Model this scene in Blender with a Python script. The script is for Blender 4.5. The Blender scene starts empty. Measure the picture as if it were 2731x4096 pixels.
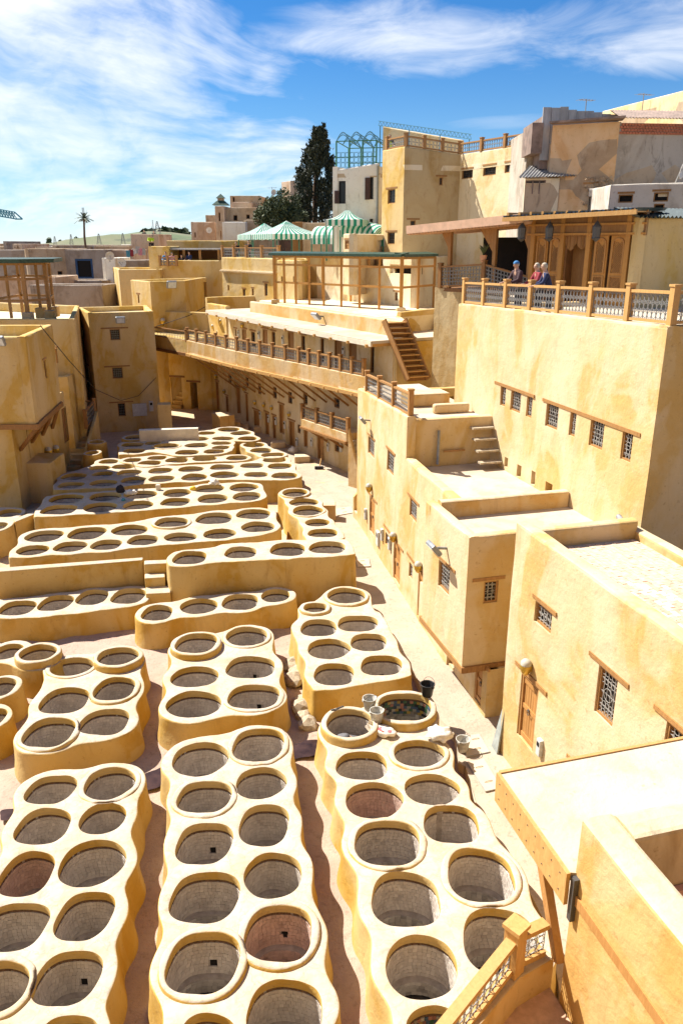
import bpy, bmesh, math, random
import numpy as np
from mathutils import Vector, Matrix, noise
from mathutils.geometry import delaunay_2d_cdt
random.seed(7)
SC=bpy.context.scene
COL=SC.collection
R=math.radians
# ------------------------------------------------------------------ camera, sky, sun, exposure
PITCH=R(18.9); CAMZ=13.0; FPX=1794/.5741
cam=bpy.data.cameras.new('camera'); camo=bpy.data.objects.new('camera',cam); COL.objects.link(camo)
camo.location=(0,0,CAMZ); camo.rotation_euler=(R(90)-PITCH,0,0)
cam.sensor_fit='VERTICAL'; cam.sensor_height=36; cam.sensor_width=24; cam.lens=FPX/4096*36
cam.clip_end=20000; cam.clip_start=.1
SC.camera=camo
CY=SC.cycles; CY.max_bounces=9; CY.diffuse_bounces=8; CY.glossy_bounces=2; CY.transmission_bounces=2; CY.transparent_max_bounces=4; CY.caustics_reflective=False; CY.caustics_refractive=False
SC.render.resolution_x=682; SC.render.resolution_y=1024
SUN_EL=51; SUN_TO=-32      # elevation; horizontal heading of the light, degrees from +X
wd=bpy.data.worlds.new('World'); SC.world=wd; wd.use_nodes=True
def build_world():
    nt=wd.node_tree; N=nt.nodes; L=nt.links; N.clear()
    out=N.new('ShaderNodeOutputWorld'); bg=N.new('ShaderNodeBackground'); sky=N.new('ShaderNodeTexSky')
    sky.sky_type='NISHITA'; sky.sun_disc=False; sky.sun_elevation=R(SUN_EL); sky.sun_rotation=R(-58)
    sky.air_density=1.0; sky.dust_density=.35; sky.ozone_density=3.2; sky.altitude=400
    tc=N.new('ShaderNodeTexCoord')
    sep=N.new('ShaderNodeSeparateXYZ'); L.new(tc.outputs['Generated'],sep.inputs[0])
    def math_(op,a,b=None,c=None):
        n=N.new('ShaderNodeMath'); n.operation=op
        for i,v in enumerate((a,b,c)):
            if v is None: continue
            if isinstance(v,(int,float)): n.inputs[i].default_value=v
            else: L.new(v,n.inputs[i])
        return n.outputs[0]
    X,Y,Z=sep.outputs['X'],sep.outputs['Y'],sep.outputs['Z']
    az=math_('ARCTAN2',X,math_('ABSOLUTE',Y)); el=math_('ARCSINE',math_('MINIMUM',math_('MAXIMUM',Z,-.999),.999))
    def noise_(vx,vy,scale,detail,rough,dist=0,off=0):
        c=N.new('ShaderNodeCombineXYZ'); L.new(vx,c.inputs[0]); L.new(vy,c.inputs[1]); c.inputs[2].default_value=off
        n=N.new('ShaderNodeTexNoise'); n.inputs['Scale'].default_value=scale; n.inputs['Detail'].default_value=detail; n.inputs['Roughness'].default_value=rough; n.inputs['Distortion'].default_value=dist
        L.new(c.outputs[0],n.inputs[0]); return n.outputs[0]
    def sst(v,lo,hi):
        r=N.new('ShaderNodeMapRange'); r.interpolation_type='SMOOTHSTEP'; r.inputs['From Min'].default_value=lo; r.inputs['From Max'].default_value=hi; L.new(v,r.inputs['Value']); return r.outputs[0]
    # cirrus fan: streaks spread westwards from a point low in the north
    da=math_('SUBTRACT',az,.20); de=math_('SUBTRACT',el,.10)
    th=math_('ARCTAN2',de,math_('MULTIPLY',da,-1)); rr=math_('SQRT',math_('ADD',math_('MULTIPLY',da,da),math_('MULTIPLY',math_('MULTIPLY',de,de),4)))
    warp=noise_(az,el,6,3,.5); wv=math_('MULTIPLY',math_('SUBTRACT',warp,.5),.55)
    st=noise_(math_('ADD',math_('MULTIPLY',th,3.4),wv),math_('ADD',math_('MULTIPLY',rr,2.6),wv),1.9,7,.58,.25,CL['seed'])
    fine=noise_(math_('ADD',math_('MULTIPLY',th,9),wv),math_('MULTIPLY',rr,3),2.5,6,.6,.2,7.7)
    edge=math_('ADD',math_('MULTIPLY',az,-1),math_('MULTIPLY',math_('SUBTRACT',noise_(az,el,5,4,.55,.2,3.3),.5),.50))
    edge=math_('ADD',edge,math_('MULTIPLY',math_('SUBTRACT',.18,el),CL['low']))
    bank=sst(edge,CL['e0'],CL['e1'])
    d=math_('ADD',math_('MULTIPLY',st,.8),math_('MULTIPLY',fine,.28))
    d=math_('ADD',d,math_('MULTIPLY',bank,CL['bw']))
    cov=sst(d,CL['lo'],CL['hi'])
    # two soft puffs high in the north-east
    def puff(a0,e0,sa,se,seed):
        u=math_('DIVIDE',math_('SUBTRACT',az,a0),sa); v=math_('DIVIDE',math_('SUBTRACT',el,e0),se); g=math_('ADD',math_('MULTIPLY',u,u),math_('MULTIPLY',v,v))
        n=noise_(math_('MULTIPLY',az,1.0),math_('MULTIPLY',el,3.2),7,6,.6,.6,seed); q=math_('ADD',math_('SUBTRACT',1.0,g),math_('MULTIPLY',math_('SUBTRACT',n,.5),3.2)); return sst(q,-.3,1.9)
    for p_ in ((.085,.215,.17,.036,1.1),(.37,.205,.19,.042,2.2),(.20,.13,.10,.012,5.2),(.75,.23,.2,.04,8.2)):
        cov=math_('MAXIMUM',cov,math_('MULTIPLY',puff(*p_),.85 if p_[1]>.15 else .3))
    hz=math_('POWER',2.718,math_('MULTIPLY',math_('MAXIMUM',el,0),-16)); cov=math_('MAXIMUM',cov,math_('MULTIPLY',hz,.75))
    cov=math_('MULTIPLY',cov,.96)
    mix=N.new('ShaderNodeMix'); mix.data_type='RGBA'; L.new(cov,mix.inputs[0]); 
    hs=N.new('ShaderNodeHueSaturation'); hs.inputs['Saturation'].default_value=CL['sat']; hs.inputs['Value'].default_value=CL['val']; L.new(sky.outputs[0],hs.inputs['Color'])
    tn=N.new('ShaderNodeMix'); tn.data_type='RGBA'; tn.blend_type='MULTIPLY'; tn.inputs[0].default_value=1; L.new(hs.outputs[0],tn.inputs[6]); tn.inputs[7].default_value=(*CL['tint'],1)
    L.new(tn.outputs[2],mix.inputs[6]); mix.inputs[7].default_value=(CL['w']*.97,CL['w']*.985,CL['w'],1)
    L.new(mix.outputs[2],bg.inputs[0]); bg.inputs[1].default_value=CL['str']
    L.new(bg.outputs[0],out.inputs[0])
CL=dict(seed=0.0,low=1.0,e0=-.10,e1=.20,lo=.74,hi=1.22,bw=.445,w=9.8,str=.058,sat=1.25,val=.80,tint=(.42,.93,1.27))
build_world()
sl=bpy.data.lights.new('sun','SUN'); so=bpy.data.objects.new('sun',sl); COL.objects.link(so)
sl.energy=5.0; sl.angle=R(.5); sl.color=(1,.95,.86)
_ld=Vector((math.cos(R(SUN_TO))*math.cos(R(SUN_EL)),math.sin(R(SUN_TO))*math.cos(R(SUN_EL)),-math.sin(R(SUN_EL))))
so.rotation_euler=_ld.to_track_quat('-Z','Y').to_euler(); so.location=(-40,60,80)
vs=SC.view_settings; vs.view_transform='Standard'; vs.look='None'; vs.gamma=1; vs.use_curve_mapping=False; vs.exposure=1.12
# ------------------------------------------------------------------ survey: photograph pixel -> point of the place
REG={'A':(0,1600,1.568),'B':(700,1600,1.568),'C':(0,2400,1.568),'D':(900,2400,1.568),'E':(0,3096,1.568),'F':(900,3096,1.568),'G':(1731,2896,1.568),
'W':(1400,1300,1.178),'X':(1400,2200,1.178),'T1':(0,700,1.568),'T2':(700,400,1.568),'T3':(1300,400,1.0957),'T4':(700,1100,1.3067),'V':(0,0,.5741),'S':(0,0,1),
'Z':(1700,2550,2.613),'Y':(1350,1900,2.851)}
_c,_s=math.cos(PITCH),math.sin(PITCH)
def ray(r,x,y):
    a,b,s=REG[r]; u=a+x/s; v=b+y/s
    a=(u-1365.5)/FPX; b=(2048-v)/FPX
    return (a,_c+b*_s,-_s+b*_c)
def atz(r,x,y,z):
    d=ray(r,x,y); t=(z-CAMZ)/d[2]; return Vector((d[0]*t,d[1]*t,z))
def aty(r,x,y,Y):
    d=ray(r,x,y); t=Y/d[1]; return Vector((d[0]*t,Y,CAMZ+d[2]*t))
def depth(p): return p[1]*_c+(CAMZ-p[2])*_s
def mpp(p): return depth(p)/FPX            # metres per photograph pixel at a point
# ------------------------------------------------------------------ materials
MATS={}
def newmat(name):
    m=bpy.data.materials.new(name); m.use_nodes=True; MATS[name]=m
    nt=m.node_tree; b=nt.nodes['Principled BSDF']; return m,nt,nt.nodes,nt.links,b
def tex(nt,kind,scale,detail=4,rough=.55,vec=None,dist=0):
    n=nt.nodes.new('ShaderNodeTexNoise' if kind=='n' else 'ShaderNodeTexVoronoi')
    n.inputs['Scale'].default_value=scale
    if kind=='n':
        n.inputs['Detail'].default_value=detail; n.inputs['Roughness'].default_value=rough; n.inputs['Distortion'].default_value=dist
    if vec: nt.links.new(vec,n.inputs['Vector'])
    return n
def ramp(nt,fac,stops):
    r=nt.nodes.new('ShaderNodeValToRGB'); e=r.color_ramp.elements
    while len(e)<len(stops): e.new(.5)
    for k,(p,c) in zip(e,stops):
        k.position=p; k.color=(c,c,c,1) if isinstance(c,(int,float)) else (*c,1)
    nt.links.new(fac,r.inputs[0]); return r.outputs[0]
def mixc(nt,fac,a,b,mode='MIX'):
    m=nt.nodes.new('ShaderNodeMix'); m.data_type='RGBA'; m.blend_type=mode
    for sock,v in ((m.inputs[0],fac),(m.inputs[6],a),(m.inputs[7],b)):
        if isinstance(v,(int,float)): sock.default_value=v
        elif isinstance(v,tuple): sock.default_value=(*v,1)
        else: nt.links.new(v,sock)
    return m.outputs[2]
def mval(nt,op,a,b):
    n=nt.nodes.new('ShaderNodeMath'); n.operation=op
    for i,v in enumerate((a,b)):
        if isinstance(v,(int,float)): n.inputs[i].default_value=v
        else: nt.links.new(v,n.inputs[i])
    return n.outputs[0]
def bump(nt,h,bsdf,strength=.3,dist=.02):
    b=nt.nodes.new('ShaderNodeBump'); b.inputs['Strength'].default_value=strength; b.inputs['Distance'].default_value=dist
    nt.links.new(h,b.inputs['Height']); nt.links.new(b.outputs[0],bsdf.inputs['Normal'])
def wpos(nt,scale=(1,1,1)):
    g=nt.nodes.new('ShaderNodeNewGeometry'); mp=nt.nodes.new('ShaderNodeMapping'); mp.inputs['Scale'].default_value=scale
    nt.links.new(g.outputs['Position'],mp.inputs[0]); return mp.outputs[0]
def plaster(name,base,deep,pale,top=None,stain=(.30,.17,.06),streak=.55,rough=.9,fine=.5):
    m,nt,N,L,b=newmat(name); p=wpos(nt)
    n1=tex(nt,'n',.9,4,.62,p,.4); c=mixc(nt,ramp(nt,n1.outputs[0],[(.44,0),(.50,.55),(.64,1)]),base,deep)
    n2=tex(nt,'n',.45,4,.6,wpos(nt,(1,1,.55)),.7); c=mixc(nt,ramp(nt,n2.outputs[0],[(.46,0),(.50,.5),(.62,.95)]),c,pale)
    st=tex(nt,'n',1.7,4,.7,wpos(nt,(1,1,.30)),.9); f=ramp(nt,st.outputs[0],[(.56,0),(.75,streak)])
    c=mixc(nt,f,c,stain)
    sp=tex(nt,'n',7,3,.7,p); c=mixc(nt,ramp(nt,sp.outputs[0],[(.62,0),(.72,.45)]),c,stain)
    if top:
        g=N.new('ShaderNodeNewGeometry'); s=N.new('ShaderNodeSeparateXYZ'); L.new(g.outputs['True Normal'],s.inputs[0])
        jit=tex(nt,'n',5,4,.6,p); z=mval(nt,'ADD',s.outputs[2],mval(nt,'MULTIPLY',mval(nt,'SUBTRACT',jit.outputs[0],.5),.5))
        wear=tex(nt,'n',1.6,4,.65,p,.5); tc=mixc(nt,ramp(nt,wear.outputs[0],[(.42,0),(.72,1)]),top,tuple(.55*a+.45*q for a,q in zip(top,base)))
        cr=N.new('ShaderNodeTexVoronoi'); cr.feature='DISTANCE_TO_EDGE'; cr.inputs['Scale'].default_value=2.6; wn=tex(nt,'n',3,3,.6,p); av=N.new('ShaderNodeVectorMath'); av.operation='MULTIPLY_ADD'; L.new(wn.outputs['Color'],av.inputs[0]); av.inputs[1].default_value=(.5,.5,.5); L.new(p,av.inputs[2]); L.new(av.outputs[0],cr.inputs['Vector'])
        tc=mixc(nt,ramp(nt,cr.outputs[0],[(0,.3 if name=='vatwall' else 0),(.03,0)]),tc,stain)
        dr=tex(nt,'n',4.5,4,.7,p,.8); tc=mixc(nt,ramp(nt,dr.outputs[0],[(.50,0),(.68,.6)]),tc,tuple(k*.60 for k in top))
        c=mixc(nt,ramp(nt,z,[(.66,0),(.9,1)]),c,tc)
    L.new(c,b.inputs['Base Color']); b.inputs['Roughness'].default_value=rough; b.inputs['Specular IOR Level'].default_value=.2
    h=mval(nt,'ADD',mval(nt,'MULTIPLY',tex(nt,'n',1.4,3,.6,p).outputs[0],1.6),mval(nt,'MULTIPLY',tex(nt,'n',16,3,.65,p).outputs[0],.35))
    bump(nt,h,b,fine,.05); return m
plaster('sand',(.565,.41,.20),(.53,.345,.12),(.615,.485,.31),fine=.5,streak=.25)
plaster('ochre',(.54,.37,.125),(.50,.31,.07),(.585,.44,.225),fine=.55,streak=.35)
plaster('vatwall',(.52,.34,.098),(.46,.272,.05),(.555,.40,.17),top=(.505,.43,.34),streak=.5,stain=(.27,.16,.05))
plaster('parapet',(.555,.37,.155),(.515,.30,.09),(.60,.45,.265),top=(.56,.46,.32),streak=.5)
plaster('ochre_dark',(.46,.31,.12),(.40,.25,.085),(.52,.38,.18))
plaster('cream',(.70,.58,.37),(.66,.51,.28),(.74,.65,.48))
plaster('whitewash',(.74,.68,.58),(.66,.58,.46),(.78,.74,.66),streak=.7,stain=(.32,.26,.2))
plaster('dull_white',(.50,.45,.38),(.42,.36,.29),(.56,.51,.44),streak=.8,stain=(.2,.16,.12))
plaster('tan',(.42,.30,.19),(.36,.25,.15),(.50,.39,.27),streak=.7,stain=(.14,.10,.07))
plaster('tan_pink',(.52,.36,.24),(.44,.29,.18),(.60,.46,.34),streak=.7,stain=(.16,.11,.08))
plaster('grey_wall',(.30,.24,.19),(.25,.19,.14),(.36,.30,.25),streak=.6,stain=(.12,.09,.07))
plaster('apricot',(.66,.42,.22),(.58,.34,.15),(.70,.50,.30),streak=.3)
plaster('concrete_stained',(.40,.34,.27),(.32,.27,.21),(.48,.42,.35),streak=.85,stain=(.07,.06,.05))
plaster('roofcream',(.48,.40,.30),(.43,.345,.245),(.53,.455,.355),streak=.35,stain=(.34,.25,.17))
def ground_mat(name,a,b_,stain,scale=1.0,wet=None,cob=True):
    m,nt,N,L,b=newmat(name); p=wpos(nt)
    n1=tex(nt,'n',1.1*scale,7,.65,p,.4); c=mixc(nt,ramp(nt,n1.outputs[0],[(.35,0),(.65,1)]),a,b_)
    n2=tex(nt,'n',.5,5,.6,p,.6); c=mixc(nt,ramp(nt,n2.outputs[0],[(.5,0),(.7,.8)]),c,stain)
    n3=tex(nt,'n',7,5,.75,p); c=mixc(nt,ramp(nt,n3.outputs[0],[(.54,0),(.72,.6)]),c,tuple(k*.4 for k in stain))
    L.new(c,b.inputs['Base Color']); b.inputs['Roughness'].default_value=.92
    h=tex(nt,'n',12,6,.7,p).outputs[0]
    bump(nt,h,b,.7,.04); return m
ground_mat('alley_floor',(.45,.375,.285),(.38,.30,.22),(.41,.32,.235))
ground_mat('vat_ground',(.37,.265,.20),(.46,.335,.26),(.42,.26,.20))
ground_mat('yard_floor',(.60,.46,.30),(.50,.36,.21),(.42,.28,.16))
ground_mat('city_ground',(.35,.28,.2),(.3,.24,.17),(.26,.2,.14),.1)
def simple(name,col,rough=.6,metal=0,var=.15,scale=6,stretch=(1,1,1),spec=.3):
    m,nt,N,L,b=newmat(name); p=wpos(nt,stretch)
    n=tex(nt,'n',scale,4,.6,p); c=mixc(nt,ramp(nt,n.outputs[0],[(.3,0),(.7,1)]),tuple(k*(1-var) for k in col),tuple(min(1,k*(1+var)) for k in col))
    L.new(c,b.inputs['Base Color']); b.inputs['Roughness'].default_value=rough; b.inputs['Metallic'].default_value=metal; b.inputs['Specular IOR Level'].default_value=spec
    return m
def wood(name,a,dk,rough=.55):
    m,nt,N,L,b=newmat(name); oi=N.new('ShaderNodeObjectInfo')
    tcn=N.new('ShaderNodeTexCoord'); mp=N.new('ShaderNodeMapping'); mp.inputs['Scale'].default_value=(9,9,1.2); L.new(tcn.outputs['Object'],mp.inputs[0])
    ad=N.new('ShaderNodeVectorMath'); L.new(mp.outputs[0],ad.inputs[0]); cb=N.new('ShaderNodeCombineXYZ'); L.new(mval(nt,'MULTIPLY',oi.outputs['Random'],40),cb.inputs[0]); L.new(cb.outputs[0],ad.inputs[1])
    n=tex(nt,'n',2.2,6,.65,ad.outputs[0],1.2); c=mixc(nt,ramp(nt,n.outputs[0],[(.33,0),(.66,1)]),dk,a)
    c=mixc(nt,mval(nt,'MULTIPLY',oi.outputs['Random'],.45),c,tuple(k*.62 for k in a))
    kn=tex(nt,'v',5,vec=tcn.outputs['Object']); c=mixc(nt,ramp(nt,kn.outputs['Distance'],[(.02,.9),(.06,0)]),c,(.07,.03,.012))
    L.new(c,b.inputs['Base Color']); b.inputs['Roughness'].default_value=rough; b.inputs['Specular IOR Level'].default_value=.3
    bump(nt,n.outputs[0],b,.25,.01); return m
wood('wood',(.44,.235,.085),(.30,.145,.045)); wood('wood_pale',(.60,.36,.13),(.48,.25,.08)); wood('wood_dark',(.26,.125,.045),(.16,.07,.024)); wood('wood_brown',(.35,.18,.06),(.23,.105,.035))
wood('wood_gold',(.55,.28,.07),(.42,.18,.04)); wood('wood_lit',(.52,.275,.09),(.40,.18,.05))
simple('iron_pale',(.42,.40,.37),.5,.2); simple('iron_dark',(.09,.085,.08),.5,.3); simple('iron_grey',(.24,.235,.23),.5,.3)
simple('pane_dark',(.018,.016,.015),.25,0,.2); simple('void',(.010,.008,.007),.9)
simple('pane_lit',(.03,.028,.026),.15)
simple('meter',(.52,.52,.50),.45); simple('brass',(.55,.36,.06),.3,.6); simple('lamp_glass',(.46,.43,.36),.2); simple('flood_grey',(.24,.25,.26),.4,.3)
simple('flood_glass',(.55,.58,.6),.12); simple('green_tile',(.035,.07,.045),.45,0,.3,5); simple('bluegreen_tile',(.055,.075,.075),.4,0,.35,5)
simple('terracotta',(.62,.33,.20),.7,0,.2); simple('tin',(.34,.33,.32),.5,.35,.3,2.5,(1,1,.3)); simple('rust_tin',(.22,.16,.13),.7,.1,.4,2)
simple('green_iron',(.05,.17,.09),.5); simple('blue_iron',(.12,.30,.42),.5); simple('pipe_grey',(.26,.27,.28),.5)
simple('rubber_black',(.022,.022,.024),.45,0,.3); simple('bucket_grey',(.44,.42,.37),.7,0,.35,9); simple('bucket_in',(.27,.27,.24),.8,0,.3)
simple('sack',(.72,.67,.58),.85,0,.2,8); simple('sack_red',(.62,.12,.14),.8); simple('yellow_plastic',(.75,.50,.03),.35)
simple('skin',(.52,.32,.22),.55); simple('hair_white',(.40,.36,.28),.8); simple('hair_dark',(.03,.02,.015),.7)
simple('cloth_navy',(.025,.035,.09),.85); simple('cloth_red',(.28,.04,.05),.85); simple('cloth_grey',(.13,.125,.13),.85,0,.2,14); simple('cloth_blue',(.06,.2,.42),.85)
simple('cloth_dark',(.03,.025,.03),.85); simple('cloth_white',(.42,.40,.38),.85); simple('cloth_pink',(.6,.25,.3),.85); simple('cloth_hiviz',(.5,.7,.03),.8); simple('cloth_vest',(.07,.04,.045),.85)
simple('awning_pole',(.04,.16,.10),.5); simple('dish',(.62,.6,.57),.5); simple('crane_blue',(.06,.25,.33),.5); simple('brick_red',(.45,.16,.09),.85,0,.35,14)
simple('rubble',(.42,.31,.20),.95,0,.5,7); simple('cloth_black',(.012,.012,.014),.85); simple('tarp_blue',(.02,.055,.13),.6); simple('paint_cream',(.72,.60,.40),.8,0,.06)
simple('bark',(.13,.085,.055),.95,0,.3,12); simple('cable',(.05,.045,.04),.6); simple('water_dark',(.045,.025,.02),.22,0,.5,3)
simple('stone_block',(.38,.31,.22),.95,0,.35,9); simple('slab',(.55,.45,.32),.9,0,.08,3); simple('wallpale',(.66,.58,.45),.9,0,.12,3)
def tile_mat(name,tint,amount=.0):
    m,nt,N,L,b=newmat(name); a=N.new('ShaderNodeVertexColor'); a.layer_name='tint'
    oi=N.new('ShaderNodeObjectInfo'); p=wpos(nt)
    n=tex(nt,'n',2.0,6,.6,p,.5); c=mixc(nt,.6,a.outputs[0],mixc(nt,ramp(nt,n.outputs[0],[(.35,0),(.65,1)]),(.44,.38,.33),(.70,.63,.55)))
    c=mixc(nt,amount,c,tint,'MULTIPLY') if amount else c
    st=tex(nt,'n',3.5,5,.7,wpos(nt,(1,1,.35)),.4); c=mixc(nt,ramp(nt,st.outputs[0],[(.55,0),(.8,.5)]),c,(.62,.56,.48))
    c=mixc(nt,mval(nt,'MULTIPLY',oi.outputs['Random'],.22),c,(.22,.18,.15))
    L.new(c,b.inputs['Base Color']); b.inputs['Roughness'].default_value=.62; bump(nt,tex(nt,'n',40,3,.6,p).outputs[0],b,.25,.01); return m
tile_mat('tiles',(1,1,1)); tile_mat('tiles_red',(.95,.62,.52),.6)
def color_tile():
    m,nt,N,L,b=newmat('tiles_colour'); a=N.new('ShaderNodeVertexColor'); a.layer_name='tint'; L.new(a.outputs[0],b.inputs['Base Color']); b.inputs['Roughness'].default_value=.35
color_tile()
simple('mortar',(.36,.31,.265),.95,0,.25,6); simple('vat_floor',(.14,.12,.10),.8,0,.4,4); simple('brick_dark',(.13,.075,.045),.9,0,.45,20)
def leafmat(name,a,b_,c_):
    m,nt,N,L,b=newmat(name); p=wpos(nt); n=tex(nt,'n',1.3,3,.6,p); g=N.new('ShaderNodeTexWhiteNoise'); gg=N.new('ShaderNodeNewGeometry'); L.new(gg.outputs['Random Per Island'],g.inputs[0]) if 0 else None
    c=mixc(nt,gg.outputs['Random Per Island'],a,b_); c=mixc(nt,ramp(nt,n.outputs[0],[(.45,0),(.7,.7)]),c,c_)
    L.new(c,b.inputs['Base Color']); b.inputs['Roughness'].default_value=.7
leafmat('leaf_cypress',(.020,.030,.016),(.045,.055,.028),(.06,.06,.03)); leafmat('leaf_round',(.035,.055,.018),(.08,.10,.03),(.10,.11,.045)); leafmat('leaf_palm',(.05,.07,.03),(.09,.11,.05),(.1,.11,.05))
def stripes(name):
    m,nt,N,L,b=newmat(name); u=N.new('ShaderNodeUVMap'); w=N.new('ShaderNodeSeparateXYZ'); L.new(u.outputs[0],w.inputs[0])
    f=mval(nt,'FRACT',mval(nt,'MULTIPLY',w.outputs[0],1/.42),0); f=mval(nt,'GREATER_THAN',f,.5)
    L.new(mixc(nt,f,(.66,.70,.66),(.015,.26,.17)),b.inputs['Base Color']); b.inputs['Roughness'].default_value=.8
    tr=N.new('ShaderNodeBsdfTranslucent'); L.new(b.inputs['Base Color'].links[0].from_socket,tr.inputs[0])
    mx=N.new('ShaderNodeMixShader'); mx.inputs[0].default_value=.25; L.new(b.outputs[0],mx.inputs[1]); L.new(tr.outputs[0],mx.inputs[2]); L.new(mx.outputs[0],N['Material Output'].inputs[0])
stripes('stripe')
def hillmat():
    m,nt,N,L,b=newmat('hill_grass'); p=wpos(nt); n=tex(nt,'n',.006,6,.6,p,.4)
    c=mixc(nt,ramp(nt,n.outputs[0],[(.4,0),(.6,1)]),(.09,.125,.05),(.16,.155,.085)); n2=tex(nt,'n',.03,4,.6,p); c=mixc(nt,ramp(nt,n2.outputs[0],[(.58,0),(.66,.8)]),c,(.055,.07,.04))
    L.new(c,b.inputs['Base Color']); b.inputs['Roughness'].default_value=1
hillmat()
# ------------------------------------------------------------------ mesh helpers
def wloc(o):
    v=Vector((0,0,0))
    while o is not None: v=v+o.location; o=o.parent
    return v
def mk(name,me,parent=None,loc=None,rz=0,mat=None):
    o=bpy.data.objects.new(name,me); COL.objects.link(o)
    if mat is not None and me is not None and not me.materials: me.materials.append(MATS[mat])
    if parent is not None: o.parent=parent
    if loc is not None: o.location=loc
    if rz: o.rotation_euler=(0,0,rz)
    return o
def tag(o,label=None,cat=None,group=None,kind=None):
    if label: o['label']=label
    if cat: o['category']=cat
    if group: o['group']=group
    if kind: o['kind']=kind
    return o
def thing(name,label,cat,loc=(0,0,0),rz=0,group=None,kind=None):
    o=bpy.data.objects.new(name,None); COL.objects.link(o); o.empty_display_size=.3; o.location=loc; o.rotation_euler=(0,0,rz)
    return tag(o,label,cat,group,kind)
def copytree(o,parent=None):
    c=o.copy(); COL.objects.link(c)
    if parent is not None: c.parent=parent
    for ch in o.children: copytree(ch,c)
    return c
class MB:
    def __init__(s): s.v=[]; s.f=[]
    def add(s,vs,fs):
        k=len(s.v); s.v+= [tuple(p) for p in vs]; s.f+=[tuple(i+k for i in f) for f in fs]; return s
    def box(s,x0,x1,y0,y1,z0,z1,b=0):
        vs=[(x,y,z) for z in (z0,z1) for y in (y0,y1) for x in (x0,x1)]
        return s.add(vs,[(0,2,3,1),(4,5,7,6),(0,1,5,4),(2,6,7,3),(0,4,6,2),(1,3,7,5)])
    def beam(s,p,q,w,h,up=(0,0,1)):
        p=Vector(p);q=Vector(q);d=(q-p).normalized(); u=Vector(up)
        if abs(d.dot(u))>.98: u=Vector((0,1,0))
        a=d.cross(u).normalized()*(w/2); c=a.cross(d).normalized()*(h/2)
        vs=[e+sa*a+sc*c for e in (p,q) for sa,sc in ((-1,-1),(1,-1),(1,1),(-1,1))]
        return s.add(vs,[(0,1,2,3),(7,6,5,4),(0,4,5,1),(1,5,6,2),(2,6,7,3),(3,7,4,0)])
    def tube(s,pts,r,n=5,closed=False):
        pts=[Vector(p) for p in pts]; m=len(pts); base=len(s.v)
        for i,p in enumerate(pts):
            a=pts[i-1] if (i>0 or closed) else p; b=pts[(i+1)%m] if (i<m-1 or closed) else p
            d=(b-a); d=d.normalized() if d.length>1e-9 else Vector((0,0,1))
            u=Vector((0,0,1)) if abs(d.z)<.9 else Vector((0,1,0)); x=d.cross(u).normalized(); y=x.cross(d)
            rr=r[i] if isinstance(r,(list,tuple)) else r
            for k in range(n):
                t=2*math.pi*k/n+math.pi/4; s.v.append(tuple(p+x*(rr*math.cos(t))+y*(rr*math.sin(t))))
        for i in range(m if closed else m-1):
            j=(i+1)%m
            for k in range(n):
                l=(k+1)%n; s.f.append((base+i*n+k,base+i*n+l,base+j*n+l,base+j*n+k))
        if not closed:
            s.f.append(tuple(base+k for k in range(n))); s.f.append(tuple(base+(m-1)*n+n-1-k for k in range(n)))
        return s
    def lathe(s,prof,n=16,c=(0,0,0),cap=False):
        base=len(s.v)
        for r,z in prof:
            for k in range(n):
                t=2*math.pi*k/n; s.v.append((c[0]+r*math.cos(t),c[1]+r*math.sin(t),c[2]+z))
        for i in range(len(prof)-1):
            for k in range(n):
                l=(k+1)%n; s.f.append((base+i*n+k,base+i*n+l,base+(i+1)*n+l,base+(i+1)*n+k))
        if cap:
            s.f.append(tuple(base+n-1-k for k in range(n))); s.f.append(tuple(base+(len(prof)-1)*n+k for k in range(n)))
        return s
    def prism(s,poly,z0,z1):
        n=len(poly); a=sum(poly[i][0]*poly[(i+1)%n][1]-poly[(i+1)%n][0]*poly[i][1] for i in range(n))
        if a<0: poly=poly[::-1]
        vs=[(p[0],p[1],z0) for p in poly]+[(p[0],p[1],(z1[i] if isinstance(z1,(list,tuple)) else z1)) for i,p in enumerate(poly)]
        return s.add(vs,[tuple(range(n-1,-1,-1)),tuple(range(n,2*n))]+[(i,(i+1)%n,n+(i+1)%n,n+i) for i in range(n)])
    def mesh(s,name,smooth=False,bevel=0,seg=2):
        me=bpy.data.meshes.new(name); me.from_pydata(s.v,[],s.f)
        if bevel:
            bm=bmesh.new(); bm.from_mesh(me); bmesh.ops.remove_doubles(bm,verts=bm.verts,dist=1e-5)
            es=[e for e in bm.edges if e.is_manifold and e.calc_face_angle(0)>.5]
            bmesh.ops.bevel(bm,geom=es,offset=bevel,segments=seg,profile=.5,affect='EDGES',clamp_overlap=True); bm.to_mesh(me); bm.free()
        if smooth: me.polygons.foreach_set('use_smooth',[True]*len(me.polygons))
        me.update(); return me
    def build(s,name,mat,parent=None,smooth=False,bevel=0,local=False,loc=None,rz=0,seg=2):
        if not local and parent is not None:
            o=wloc(parent); s.v=[(v[0]-o.x,v[1]-o.y,v[2]-o.z) for v in s.v]
        return mk(name,s.mesh(name,smooth,bevel,seg),parent,loc,rz,mat)
def P2(v): return (v[0],v[1])
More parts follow.
